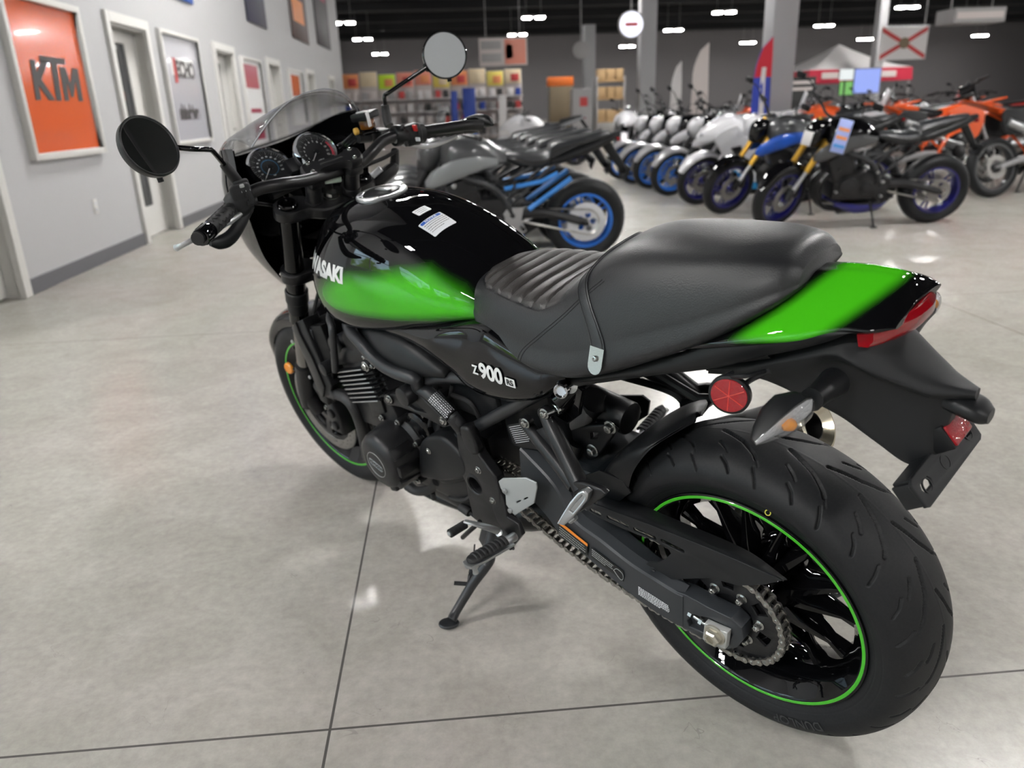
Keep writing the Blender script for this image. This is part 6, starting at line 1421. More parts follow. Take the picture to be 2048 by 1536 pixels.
mb = MB(); mb.box(rsv+Vector((0, 0, .015)), (.050, .058, .018), rot=Matrix.Rotation(.3, 3, 'Z'), bev=.004); mb.build('reservoir_cap', M['satin'], rv)
mb = MB(); mb.box(rsv+Vector((-.030, .012, .008)), (.004, .011, .036), rot=Matrix.Rotation(.3, 3, 'Z'), bev=.0015); mb.box(rsv+Vector((-.012, .012, .026)), (.036, .011, .003), rot=Matrix.Rotation(.3, 3, 'Z'), bev=.001); mb.build('reservoir_strap', M['white'], rv)
mb = MB(); mb.cyl((1.1775, -0.13, 1.0952), (1.1762, -0.14, 1.095), .009, n=14, bev=.002); mb.build('yellow_plug', mat('yellow_plastic', (.70, .42, .08), .5), hb)
mb = MB(); mb.tube([(1.0988, -0.22, 1.0405), (1.1084, -0.3, 1.0128), (1.0983, -0.39, 1.0143)], [.006, .0065, .005], n=10, flat=(.8, (0, 0, 1))); mb.tube([(1.0986, -0.19, 1.059), (1.0988, -0.22, 1.0405)], .008, n=10); mb.build('brake_lever', M['alu'], hb)
mb = MB(); mb.tube([(1.146, -0.4, 1.0331), (1.098, -0.445, 1.0449), (1.0647, -0.455, 1.0419), (1.0369, -0.455, 1.0336), (1.018, -0.452, 1.0264)], [.005, .008, .014, .014, .003], n=12); mb.build('lever_guard', M['satin'], hb)
# brake lines over the gauges
for k, off in enumerate((0, .008, .016)):
    mb = MB(); o_ = Vector((off, 0, off*.6)); mb.tube([Vector((1.1458, -0.18, 1.0842))+o_, Vector((1.1743, -0.15, 1.0823))+o_, Vector((1.2055, -0.12, 1.0626))+o_, Vector((1.2139, -0.1, 1.0348))+o_+Vector((.03, 0, 0)), (1.22, -.06, .93)], .0048, n=8); mb.build('control_cable', M['gloss'], hb)
mb = MB(); mb.tube([(1.1136, -0.2, 1.0308), (1.1332, -0.17, 1.0199), (1.144, -0.12, 1.0152), (1.168, -0.1, 1.0012), (1.2, -.05, .9)], .005, n=8); mb.tube([(1.1247, -0.2, 1.0306), (1.1467, -0.2, 0.9912), (1.14, -0.17, 0.9808), (1.22, -.1, .93)], [.010, .013, .018, .016], n=10); mb.build('control_cable', M['griprub'], hb)
mb = MB(); mb.tube([(1.1511, -0.13, 0.9835), (1.1339, -0.15, 0.9975)], .008, n=8); mb.build('cable_tag', M['label'], hb)

# ------------------------------------------------------------ mirrors
def mirror(sg, c, n, stem, boot, rim_r=.0585):
    c = Vector(c); n = Vector(n).normalized(); root = empty('mirror'); root.parent = B
    mb = MB(); mb.lathe([(-.002, rim_r-.004), (.0015, rim_r-.003), (.0015, rim_r-.001), (-.001, rim_r+.001), (-.014, rim_r), (-.019, rim_r-.003), (-.023, rim_r-.020), (-.026, .02), (-.027, 1e-5)], c, n, 64)
    q = Vector(stem[0]); mb.tube([c-n*.010+(q-c).normalized()*rim_r*.9, q], [.013, .009], n=12); mb.cyl(c-n*.012+Vector((0, 0, -rim_r*.95)), c-n*.012+Vector((0, 0, -rim_r*1.12)), .006, n=10)
    mb.build('mirror_housing', M['gloss'] if sg == -1 else M['satin'], root)
    g_ = MB(); g_.lathe([(-.001, rim_r-.0035), (-.0004, rim_r-.012), (.0004, rim_r*.4), (.0006, 1e-5)], c, n, 64); g_.build('mirror_glass', M['mirror'], root)
    s_ = MB(); s_.tube(stem, .0055, n=12, k=6); s_.build('mirror_stem', M['gloss'], root)
    b2 = MB(); b2.tube(boot, [.0105, .012, .0125, .012][:len(boot)], n=14); b2.build('mirror_boot', M['griprub'], root)
    return root
mL = mirror(1, (1.0277, 0.415, 1.216), (-1, -.36, .33), [(1.0536, 0.36, 1.1963), (1.0383, 0.335, 1.1864), (1.0526, 0.3, 1.1753), (1.0657, 0.285, 1.1666), (1.1252, 0.245, 1.1203)], [(1.1179, 0.25, 1.1286), (1.1225, 0.24, 1.1055), (1.1299, 0.228, 1.0766), (1.1283, 0.226, 1.0646)], .060)
mR = mirror(-1, (1.1077, -0.415, 1.2154), (-1, .50, .14), [(1.1327, -0.375, 1.1984), (1.1779, -0.33, 1.1758), (1.2097, -0.285, 1.156), (1.2204, -0.278, 1.1517), (1.2226, -0.274, 1.14), (1.2234, -0.272, 1.1225)], [(1.2233, -0.272, 1.1277), (1.2247, -0.27, 1.1088), (1.2185, -0.264, 1.0842), (1.2129, -0.262, 1.0755)], .058)

# ------------------------------------------------------------ instruments
def gauge(c, name, blue):
    root = empty('gauge'); root.parent = B; c = Vector(c); n = Vector((-.80, 0, .60)).normalized(); up = Vector((.60, 0, .80)); rt = Vector((0, -1, 0)); R_ = .0545
    mb = MB(); mb.lathe([(-.060, 1e-5), (-.060, R_*.8), (-.045, R_+.001), (-.012, R_+.003)], c, n, 48); mb.build('gauge_body', M['gloss'], root)
    mb = MB(); mb.lathe([(-.026, R_+.003), (-.010, R_+.0045), (-.004, R_+.0038), (.0040, R_-.0025), (.0042, R_-.0040), (.0015, R_-.0058), (-.007, R_-.0085)], c, n, 64); mb.build('gauge_bezel', M['chrome'], root)
    mb = MB(); mb.lathe([(-.007, R_-.005), (-.007, 1e-5)], c, n, 48); dl_ = mb.build('gauge_dial', M['dial'], root)
    P_ = lambda r, a, h=-.0066: c+rt*(r*math.cos(a))+up*(r*math.sin(a))+n*h
    def ticks(r0, r1, a0, a1, k, w, m_, nm='dial_ticks'):
        b2 = MB()
        for i in range(k):
            a = a0+(a1-a0)*i/(k-1); da = w/r1; b2.add([P_(r0, a-da), P_(r0, a+da), P_(r1, a+da), P_(r1, a-da)], [(0, 1, 2, 3)])
        b2.build(nm, M[m_], dl_, flat=True)
    R_ -= .008
    ticks(R_*.86, R_*.98, math.radians(222), math.radians(-30), 37, .00018, 'ticks'); ticks(R_*.80, R_*.98, math.radians(222), math.radians(-30), 13, .0004, 'ticks')
    b2 = MB()
    for i in range(13):
        a = math.radians(222-252*i/12); lab = str(i*15) if blue else str(i)
        if blue and i % 1 == 0: lab = str(i*10)
        if not blue and i > 12: continue
        g_ = text_geo(lab, .0055 if blue else .0075, 0, .0001); cc = P_(R_*.67, a); b2.add([cc+rt*v[0]+up*v[1]+n*.0001 for v in g_[0]], g_[1])
    b2.build('dial_numerals', M['white'], dl_, flat=True)
    if blue:
        ticks(R_*.46, R_*.52, math.radians(222), math.radians(-30), 25, .0004, 'dialblue')
        b2 = MB(); b2.lathe([(-.0065, R_*.445), (-.0064, R_*.46)], c, n, 64); b2.build('dial_ring', M['dialblue'], dl_)
        b2 = MB(); g_ = text_geo('mph', .0045, 0, .0001); b2.add([P_(0, 0)+rt*v[0]+up*(v[1]-R_*.5) for v in g_[0]], g_[1]); b2.build('dial_text', M['white'], dl_, flat=True)
    else:
        b2 = MB(); b2.add([P_(r, math.radians(a)) for a in np.linspace(24, -30, 12) for r in (R_*.89, R_*.97)], [(2*i, 2*i+1, 2*i+3, 2*i+2) for i in range(11)]); b2.build('red_zone', M['dialred'], dl_, flat=True)
        b2 = MB(); g_ = text_geo('x1000r/min', .0038, 0, .0001); b2.add([P_(0, 0)+rt*v[0]+up*(v[1]-R_*.5) for v in g_[0]], g_[1]); b2.build('dial_text', M['white'], dl_, flat=True)
    a = math.radians(222); b2 = MB(); b2.tube([P_(0, 0, -.003), P_(R_*.9, a, -.003)], [.0012, .0004], n=6, smooth=False); b2.build('needle', M['white'], dl_)
    b2 = MB(); b2.lathe([(-.0066, .007), (-.002, .0065), (-.0015, 1e-5)], c, n, 24); b2.build('needle_hub', M['satin'], dl_)
    b2 = MB(); b2.lathe([(-.0015, 1e-5), (-.0015, .0475)], c, n, 40); b2.build('gauge_glass', M['gaugeglass'], root)
gauge((1.3046, 0.058, 1.0615), 'speed', True); gauge((1.2501, -0.052, 1.0699), 'rev', False)
mb = MB(); mb.box((1.285, .003, 1.045), (.03, .05, .04), rot=Matrix.Rotation(math.radians(35), 3, 'Y'), bev=.006); mb.tube([(1.27, .10, 1.0), (1.29, 0, 1.0), (1.27, -.10, 1.0)], .012, n=8); mb.build('gauge_bracket', M['satin'], B)
# ------------------------------------------------------------ headlight cowl and windscreen
def cowl_row(z, w, xf, xs, n=21, p=2.2):
    row = []
    for k in range(n):
        t = -1+2*k/(n-1); y = w*math.sin(t*PI/2); x = xs+(xf-xs)*max(0, 1-abs(y/w)**p)**(1/p) if abs(y) < w else xs
        row.append((x, y, z))
    return row
# rows run from the chin up to the lip under the screen; z rises with x falling back
cw_rows = [cowl_row(.755, .115, 1.47, 1.318), cowl_row(.80, .140, 1.50, 1.302), cowl_row(.86, .165, 1.53, 1.285), cowl_row(.93, .178, 1.545, 1.262), cowl_row(.99, .184, 1.54, 1.245), cowl_row(1.04, .184, 1.52, 1.235), cowl_row(1.075, .183, 1.485, 1.228)]
lip = []
for k in range(21):
    x, y, z = cw_rows[-1][k]; t = abs(y)/.183
    lip.append((x-.02+.0*t, y*.99, 1.085+.055*t**3))
cw_rows.append(lip)
Gc = loft_grid(cw_rows, 4, 2, False)
mb = MB(); mb.grid(Gc); cen_c = np.array([1.3, 0, .95])
mb.grid([[tuple(np.array(p)+(cen_c-np.array(p))*.022) for p in r] for r in Gc]); 
cwl = mb.build('front_cowl', M['gloss'], B, angle=60)
# screen
sc_rows = []
for s_ in np.linspace(0, 1, 9):
    row = []
    for k in range(25):
        t = -1+2*k/24
        lx, ly, lz = np.array(cr(lip, 4))[int(round((k/24)*80))]
        tx, ty, tz = 1.105+.0*abs(t), .155*math.sin(t*PI/2)*.98, 1.222-.085*abs(math.sin(t*PI/2))**2.4
        tx += .065*abs(math.sin(t*PI/2))**3
        bul = math.sin(PI*s_)*.020
        row.append((lx*(1-s_)+tx*s_+bul*.8, ly*(1-s_)+ty*s_, lz*(1-s_)+tz*s_+bul))
    sc_rows.append(row)
mb = MB(); mb.grid(sc_rows); ws = mb.build('windscreen', M['screen'], B, angle=180)
md = ws.modifiers.new('thickness', 'SOLIDIFY'); md.thickness = .003
mb = MB(); mb.tube([p for p in sc_rows[-1]], .0016, n=6, smooth=False); mb.build('screen_edge', mat('screen_edge', (.35, .36, .38), .2, coat=1), ws)
mb = MB(); hlc = Vector((1.50, 0, .93)); mb.lathe([(-.10, .03), (-.05, .08), (.02, .090), (.03, .088), (.028, 1e-5)], hlc, (1, 0, -.05), 40); hlo = mb.build('headlight', M['satin'], B)
mb = MB(); mb.lathe([(.031, .086), (.045, .06), (.050, 1e-5)], hlc, (1, 0, -.05), 40); mb.build('headlight_lens', M['lens'], hlo)

# ============================================================ other motorcycles in the showroom
def wheel_bg(parent, x, z, R, w, rimm, name, spk=5, disc_m='rotor', dy=.06, wire=False):
    h = empty(name, (x, 0, z)); h.parent = parent; rb = R-.5*w-.012
    mb = MB(); pr = [(w*.36, rb-.006), (w*.46, rb+.02), (w*.5, rb+w*.28), (w*.40, R-w*.14), (w*.2, R-w*.03), (0, R)]; pr = pr+[(-a, b) for a, b in pr[:-1]][::-1]
    mb.lathe(cr(pr, 2), n=40); mb.build('tire', M['rubber'], h, angle=180)
    mb = MB(); ring_solid(mb, [(w*.38, rb), (w*.38, rb-.02), (w*.15, rb-.03), (-w*.15, rb-.03), (-w*.38, rb-.02), (-w*.38, rb), (0, rb-.008)], 40)
    for k in range(spk*(3 if wire else 1)):
        a = 2*PI*k/(spk*(3 if wire else 1))
        for s_ in (-1, 1):
            b2 = a+s_*.14; mb.tube([(.03*math.cos(a), 0, .03*math.sin(a)), ((rb-.022)*math.cos(b2), 0, (rb-.022)*math.sin(b2))], [.011, .008] if not wire else .003, n=5, smooth=False)
    mb.cyl((0, -w*.5, 0), (0, w*.5, 0), .035, n=14); mb.build('rim', rimm, h)
    for s_ in ((1, -1) if dy > 0 else (-1,)):
        mb = MB(); ring_solid(mb, [(-.003, .075), (-.003, .13), (.003, .13), (.003, .075)], 28, o=(0, s_*abs(dy), 0)); mb.build('brake_disc', M[disc_m], h)
    return h
def tubes(parent, name, m, lists, n=8, **k):
    mb = MB()
    for pts, r in lists: mb.tube(pts, r, n=n, k=3)
    return mb.build(name, m, parent)
def sym(pts): return [[(x, y, z) for x, y, z in pts], [(x, -y, z) for x, y, z in pts]]
def bg_bike(kind, c, label, loc, yaw, steer=0.0, group=None, lean=.14, mirrors=True):
    root = empty('motorcycle', (loc[0], loc[1], 0), (0, 0, 0), label, 'motorcycle', group)
    root.rotation_euler = (-lean, 0, yaw)
    body, acc, rimm, forkm = c['body'], c['acc'], c['rim'], c['fork']
    dirt = kind == 'dirt'
    Rf, Rr_ = (.345, .33) if dirt else (.30, .315); wf, wr = (.09, .12) if dirt else (.12, .18); fx = 1.47 if dirt else 1.42
    wheel_bg(root, 0, Rr_, Rr_, wr, rimm, 'rear_wheel', dy=-.06, wire=dirt)
    # steered front end gathered under one pivot-less transform
    st_ = Matrix.Rotation(steer, 4, Vector((-.42, 0, .907))); piv = Vector((fx+.10, 0, 0)); MS = Matrix.Translation(piv) @ st_ @ Matrix.Translation(-piv)
    fwl = wheel_bg(root, fx, Rf, Rf, wf, rimm, 'front_wheel', wire=dirt); fwl.matrix_local = MS @ Matrix.Translation((fx, 0, Rf))
    top = Vector((fx-.40, 0, .93)) if not dirt else Vector((fx-.42, 0, 1.10)); bot = Vector((fx, 0, Rf))
    def sp(mb): mb.v = [tuple(MS @ Vector(p)) for p in mb.v]; return mb
    for s_ in (1, -1):
        mb = MB(); a = Vector((top.x, s_*.095, top.z)); b_ = Vector((bot.x-.01, s_*.085, bot.z)); m_ = a.lerp(b_, .62); mb.tube([a, m_], .027, n=10, smooth=False); ft = sp(mb).build('fork_tube', forkm, root)
        mb = MB(); mb.tube([m_, b_], .020, n=10, smooth=False); sp(mb).build('fork_slider', M['alu'], ft)
        mb = MB(); mb.tube([b_+Vector((-.03, 0, .10)), b_], [.03, .034], n=8, smooth=False); mb.box(b_+Vector((-.10, -s_*.01, .05)), (.06, .04, .10), bev=.01); sp(mb).build('fork_foot', c.get('foot', M['castblack']), ft)
    mb = MB(); mb.box(top+Vector((0, 0, -.02)), (.07, .26, .04), bev=.01); mb.box(top+Vector((.07, 0, -.20)), (.07, .26, .04), bev=.01); sp(mb).build('triple_clamp', M['castblack'], root)
    # front fender
    mb = MB(); rows = []; rf = Rf+(.022 if not dirt else .18)
    for ad in ((25, 50, 75, 100, 125, 150) if not dirt else (20, 45, 70, 95, 120, 140)):
        a = math.radians(ad); cc = Vector((fx, 0, Rf)) if not dirt else Vector((fx, 0, Rf+.02)); rr = rf if not dirt else rf*(1+.10*abs(ad-80)/60); w_ = .068*(1 if 30 < ad < 145 else .6)
        rows.append([cc+Vector((math.cos(a)*(rr+dr), yy*w_, math.sin(a)*(rr+dr))) for yy, dr in ((-1, -.03), (-.8, 0), (0, .008), (.8, 0), (1, -.03))])
    G = loft_grid(rows, 2, 2, False); mb.grid(G); mb.grid([[tuple(Vector(p)-Vector((0, 0, .003))) for p in r] for r in G]); sp(mb).build('front_fender', c.get('ffender', body), root)
    # handlebar, grips, mirrors
    hz = top.z+(.10 if kind != 'sport' else .02); hw = .38 if kind != 'sport' else .34
    hbp_ = [(top.x-.12, hw, hz+.02), (top.x-.03, hw*.45, hz), (top.x, .06, hz-.05), (top.x, -.06, hz-.05), (top.x-.03, -hw*.45, hz), (top.x-.12, -hw, hz+.02)]
    mb = MB(); mb.tube(hbp_, .012, n=8, k=3); hbar = sp(mb).build('handlebar', M['castblack'], root)
    for s_ in (1, -1):
        mb = MB(); mb.tube([(top.x-.125, s_*(hw+.01), hz+.02), (top.x-.085, s_*(hw-.13), hz+.016)], .018, n=8, smooth=False); sp(mb).build('grip', M['griprub'], hbar)
        if not dirt and mirrors:
            mb = MB(); mx = hw+.02 if kind != 'sport' else .36; mb.tube([(top.x-.04, s_*(hw*.7), hz+.02), (top.x, s_*(hw*.8), hz+.14), (top.x+.02, s_*mx, hz+.17)], .006, n=6)
            mb.box((top.x+.02, s_*(mx+.03), hz+.18), (.03, .10, .055), bev=.012); mi = sp(mb).build('mirror', M['satin'], root)
            mb = MB(); mb.box((top.x+.003, s_*(mx+.03), hz+.18), (.004, .088, .042)); sp(mb).build('mirror_glass', M['mirror'], mi)
    # engine, frame, swingarm, exhaust
    mb = MB(); mb.box((.78, 0, .40), (.42, .30, .26), bev=.04); mb.box((.92, 0, .56), (.22, .30, .24), rot=Matrix.Rotation(.35, 3, 'Y'), bev=.03)
    for s_ in (1, -1):
        mb.cyl((.86, s_*.13, .40), (.86, s_*.19, .40), .085, n=20, bev=.01); mb.cyl((.68, s_*.13, .38), (.68, s_*.165, .38), .06, n=16, bev=.01)
    rnd = random.Random(int(loc[0]*100)+int(loc[1]*37))
    for q in range(5): mb.tube([(rnd.uniform(.55, 1.0), rnd.choice((.16, -.16)), rnd.uniform(.3, .7)) for _ in range(3)], .009, n=5)
    mb.build('engine', M['castblack'], root)
    for q in range(7):
        b2 = MB(); bx, bz = rnd.uniform(.55, 1.0), rnd.uniform(.28, .68); sy = (1, -1)[q % 2]; b2.cyl((bx, sy*.15, bz), (bx, sy*.19, bz), rnd.uniform(.008, .02), n=10, bev=.003); b2.build('engine_bolt', M['alu'], root)
    for s_ in (1, -1): mb = MB(); mb.cyl((.86, s_*.19, .40), (.86, s_*.196, .40), .05, n=18, bev=.002); mb.build('engine_cover', c.get('cover', M['castblack']), root)
    fl_ = []
    for s_ in (1, -1): fl_ += [([(top.x, s_*.04, top.z-.08), (.95, s_*.15, .72), (.68, s_*.16, .60), (.54, s_*.13, .36)], .026), ([(.66, s_*.12, .62), (.30, s_*.11, .80), (-.02, s_*.07, .92)], .013), ([(.56, s_*.12, .48), (.25, s_*.10, .76)], .013)]
    tubes(root, 'frame', c.get('frame', M['frame']), fl_)
    mb = MB()
    for s_ in (1, -1): mb.tube([(.54, s_*.10, .40), (.30, s_*.115, .40), (0, s_*.115, Rr_)], [.045, .038, .028], n=8)
    mb.cyl((0, -.15, Rr_), (0, .15, Rr_), .016, n=10); mb.box((.44, 0, .41), (.10, .2, .07), bev=.02); mb.build('swingarm', c.get('swing', M['castblack']), root)
    sr_ = c.get('sprr', .105); mb = MB(); mb.plate([(sr_*math.cos(q), .10, Rr_+sr_*math.sin(q)) for q in np.linspace(0, 2*PI, 25)[:-1]], .006, .001, holes=[((.055*math.cos(q), .1, Rr_+.055*math.sin(q)), .022) for q in (.5, 1.8, 3.0, 4.3, 5.5)]); mb.build('sprocket', c.get('sprocket', M['chain']), root)
    mb = MB(); ch = [(.10*math.cos(q), .10, Rr_+.10*math.sin(q)) for q in np.linspace(PI*.55, PI*1.45, 8)]+[(.58, .10, .36), (.62, .10, .40), (.58, .10, .44)]; mb.tube(ch+[ch[0]], .008, n=6, smooth=False); mb.build('chain', M['chain'], root)
    mb = MB(); mb.plate([(.60, .15, .46), (.66, .15, .38), (.60, .15, .30), (.52, .15, .24), (.46, .15, .28), (.50, .15, .36), (.48, .15, .46)], .02, .004, holes=[((.565, .15, .40), .02)]); mb.build('foot_bracket', c.get('bracket', M['castblack']), root)
    for s_ in (1, -1): mb = MB(); mb.cyl((.50, s_*.15, .31), (.49, s_*.25, .32), .014, n=8); mb.build('footpeg', M['castblack'], root)
    mb = MB()
    if dirt: mb.tube([(.98, -.05, .55), (.90, -.14, .50), (.60, -.14, .58), (.35, -.12, .70)], [.022, .025, .028, .045], n=10); mb.tube([(.35, -.12, .70), (.05, -.12, .80)], [.055, .05], n=12, smooth=False)
    else:
        for y in (.09, 0, -.09): mb.tube([(1.02, y, .50), (1.10, y, .38), (1.02, y*.7, .20), (.80, y*.4, .16)], .019, n=8)
        mb.tube([(.85, 0, .17), (.60, -.06, .18), (.42, -.13, .24), (.12, -.17, .42)], [.06, .06, .05, .055], n=12)
    mb.build('exhaust', c.get('exhaust', M['alu'] if dirt else M['castblack']), root)
    mb = MB(); mb.tube([(.62, .13, .25), (.60, .24, .05)] if not dirt else [(.62, .13, .35), (.58, .24, .05)], [.012, .010], n=8, smooth=False); mb.box((.60, .245, .045), (.06, .03, .012), bev=.004); mb.build('side_stand', M['castblack'], root)
    # tank, seat, tail
    zt = 0 if not dirt else .06
    tks = [(.56, .80, .07, .77), (.64, .87, .11, .76), (.76, .95, .15, .73), (.88, .985, .17, .71), (1.0, .975, .16, .73), (1.08, .93, .10, .78)]
    if dirt: tks = [(.58, .90, .05, .86), (.72, .96, .09, .80), (.86, .99, .12, .72), (.98, 1.0, .14, .66), (1.10, .98, .13, .62), (1.18, .90, .10, .60)]
    mb = MB(); mb.loft([half([(0, z1), (w*.5, z1-.012), (w*.85, z1-.06), (w, (z1+z0)/2-.02), (w*.9, z0+.01), (w*.5, z0), (0, z0)], x) for x, z1, w, z0 in tks], 3, 2); mb.build('fuel_tank', body, root, angle=60)
    sts = [(.62, .83+zt, .05, .79), (.52, .845+zt, .10, .76), (.40, .835+zt, .14, .74), (.29, .85+zt, .145, .76), (.26, .90+zt, .11, .80), (.10, .935+zt, .10, .86), (-.10, .965+zt, .07, .91), (-.17, .97+zt, .04, .93)]
    if dirt: sts = [(.80, .965, .05, .90), (.60, .93, .07, .86), (.40, .93, .08, .86), (.15, .96, .08, .89), (-.05, 1.0, .06, .95)]
    mb = MB(); mb.loft([half([(0, z1), (w*.6, z1-.006), (w*.95, z1-.035), (w, (z1+z0)/2), (w*.85, z0), (0, z0)], x) for x, z1, w, z0 in sts], 3, 2); mb.build('seat', M['leather'], root, angle=60)
    tls = [(.40, .80, .10, .74), (.20, .84, .12, .76), (0, .90, .10, .82), (-.15, .945, .07, .88), (-.25, .965, .035, .93)]
    if dirt: tls = [(.20, .93, .09, .86), (0, .97, .09, .93), (-.20, 1.02, .085, .99), (-.38, 1.06, .07, 1.035), (-.44, 1.065, .04, 1.05)]
    mb = MB(); mb.loft([half([(0, z1), (w*.7, z1-.01), (w, (z1+z0)/2), (w*.8, z0), (0, z0)], x) for x, z1, w, z0 in tls], 3, 2); mb.build('tail_unit', acc if dirt else c.get('tail', body), root, angle=60)
    if not dirt:
        mb = MB(); mb.box((-.235, 0, .915), (.03, .10, .03), bev=.006); mb.build('tail_lamp', M['red'], root)
        mb = MB(); mb.tube([(-.15, 0, .88), (-.25, 0, .74), (-.30, 0, .66)], [.035, .03, .02], n=8, flat=(.6, (1, 0, 0))); mb.box((-.31, 0, .66), (.01, .18, .10), rot=Matrix.Rotation(-.35, 3, 'Y'), bev=.003); mb.build('rear_fender', M['satin'], root)
    # front: headlight, shrouds or fairing
    if kind == 'naked':
        mb = MB(); mb.loft([[(top.x+.10+x, y*s_, top.z-.06+z*s_-x*.25) for y, z in ((.09, .03), (.05, .09), (-.05, .09), (-.09, .03), (-.07, -.09), (0, -.13), (.07, -.09))] for x, s_ in ((-.04, .8), (.03, 1), (.09, .9), (.13, .5))], 3, 2); hl_ = sp(mb).build('headlight', c.get('mask', M['gloss']), root)
        mb = MB(); mb.cyl((top.x+.20, 0, top.z-.14), (top.x+.235, 0, top.z-.15), .05, .035, n=16, bev=.008); sp(mb).build('headlight_lens', M['lens'], hl_)
        for s_ in (1, -1):
            mb = MB(); mb.loft([[(x, s_*(y+dy*k_), z+dz*k_) for dy, dz in ((.012, .05), (.025, .0), (.012, -.06), (-.01, -.05), (-.012, .03))] for x, y, z, k_ in ((.66, .14, .80, .5), (.82, .17, .80, 1), (1.0, .18, .76, 1.3), (1.14, .17, .70, 1.1), (1.20, .14, .66, .4))], 3, 2); mb.build('side_shroud', acc, root, angle=60)
            mb = MB(); mb.loft([[(x, s_*(.13+dy), z+dz*k_) for dy, dz in ((.012, .04), (.02, 0), (.0, -.04), (-.02, 0))] for x, z, k_ in ((.95, .24, .5), (.75, .19, 1), (.55, .20, .7), (.48, .24, .3))], 3, 2); mb.build('belly_panel', c.get('belly', body), root, angle=60)
    elif kind == 'sport':
        mb = MB(); rows = [[(x, y*w, z0+zz*h) for y, zz in ((-1, -.2), (-.95, .3), (-.6, .85), (0, 1), (.6, .85), (.95, .3), (1, -.2))] for x, w, z0, h in ((1.02, .24, .84, .14), (1.15, .21, .84, .17), (1.30, .17, .80, .15), (1.43, .11, .76, .10), (1.50, .04, .74, .04))]
        G = loft_grid(rows, 3, 3, False); mb.grid(G); mb.grid([[tuple(Vector(p)-Vector((.002, 0, .004))) for p in r] for r in G]); fr_ = mb.build('front_fairing', body, root, angle=60)
        mb = MB(); G = loft_grid([[(x, y*w, z0+zz*h) for y, zz in ((-1, 0), (-.6, .7), (0, 1), (.6, .7), (1, 0))] for x, w, z0, h in ((1.02, .16, .94, .17), (1.16, .15, .94, .12), (1.32, .11, .90, .06))], 3, 3, False); mb.grid(G); mb.build('windscreen', M['screen'], fr_, angle=180)
        for s_ in (1, -1):
            o_ = [(1.10, .92), (1.32, .80), (1.24, .64), (1.12, .48), (.98, .34), (.78, .30), (.88, .44), (.92, .56), (.84, .66), (.80, .74), (1.0, .80)]
            mb = MB(); mb.plate([(x, s_*(.20+.02*(.6-abs(z-.6))), z) for x, z in o_], .03, .008, smooth=3, holes=[[(x, .2, z) for x, z in ((.98, .60), (1.04, .70), (1.14, .68), (1.08, .54))]]); mb.build('side_fairing', body, root)
            mb = MB(); mb.plate([(x, s_*.222, z) for x, z in ((.60, .19), (.95, .24), (1.14, .46), (1.10, .46), (.90, .30), (.58, .25))], .008, .001); mb.build('side_stripe', acc, root)
            mb = MB(); mb.box((1.44, s_*.06, .80), (.05, .07, .025), bev=.008); mb.build('headlight_lens', M['lens'], fr_)
    else:
        for s_ in (1, -1):
            mb = MB(); mb.plate([(x, s_*.15, z) for x, z in ((1.20, .92), (1.25, .80), (1.16, .60), (1.04, .56), (.92, .78), (.70, .86), (.72, .93), (1.0, .98))], .02, .005, smooth=2); mb.build('side_shroud', body, root)
            mb = MB(); mb.plate([(x, s_*.12, z) for x, z in ((.36, .90), (.10, .94), (-.02, .90), (.02, .70), (.20, .66), (.38, .74))], .02, .005, smooth=2); mb.build('number_panel', c.get('panel', M['white']), root)
        mb = MB(); mb.box((top.x+.11, 0, top.z+.02), (.02, .20, .24), rot=Matrix.Rotation(-.3, 3, 'Y'), bev=.01); sp(mb).build('number_plate', c.get('panel', M['white']), root)
    root.location.z = 0.0
    return root
def pm(n, col, r=.3, metal=0, coat=.6): return mat(n, col, r, metal=metal, coat=coat)
K = {}
K['goldfork'] = pm('gold_fork_anodising', (.62, .36, .05), .3, .6, 0); K['bluerim'] = pm('blue_wheel_paint', (.02, .16, .62)); K['darkbluerim'] = pm('deep_blue_wheel_paint', (.008, .008, .11)); K['cyan'] = pm('cyan_blue_paint', (.02, .25, .55))
K['bluep'] = pm('blue_paint', (.02, .10, .50)); K['whitep'] = pm('white_paint', (.62, .62, .64)); K['greyp'] = pm('grey_paint', (.20, .21, .22), .35); K['orangep'] = pm('orange_plastic', (.75, .10, .015), .4, 0, .2); K['redp'] = pm('red_paint', (.45, .012, .012)); K['bluesub'] = pm('blue_subframe_paint', (.04, .22, .62), .35, 0, .2)
K['dgrey'] = pm('dark_grey_paint', (.045, .047, .05), .35); K['silverw'] = pm('silver_wheel', (.45, .45, .46), .3, .6, 0)
# left row: dark grey naked bikes with blue wheels, seen from their left side
cA = dict(body=K['dgrey'], acc=K['greyp'], rim=K['bluerim'], fork=M['castblack'], frame=M['frame'], bracket=K['silverw'], sprocket=K['whitep'], sprr=.15, tail=M['satin'], mask=K['dgrey'], belly=K['bluep'])
ordn = ['nearest', 'second', 'third', 'fourth', 'fifth', 'sixth', 'seventh', 'eighth', 'ninth', 'tenth', 'eleventh', 'twelfth']
p0 = (1.0199, 6.1407)
for k in range(5):
    b_ = bg_bike('naked', cA, 'dark grey naked motorcycle with bright blue wheels, %s of the row behind the black tank' % ordn[k], (p0[0]-.02*k, p0[1]-.06+.62*k), math.radians(178), .35, 'grey naked motorcycles with blue wheels', mirrors=False)
    if k: continue
    mb = MB()
    for s_ in (1, -1): mb.tube([(.62, s_*.135, .60), (.34, s_*.135, .645), (.22, s_*.125, .70)], .017, n=8, smooth=False); mb.tube([(.44, s_*.14, .44), (.12, s_*.13, .66)], .019, n=8, smooth=False)
    mb.build('subframe', K['bluesub'], b_)
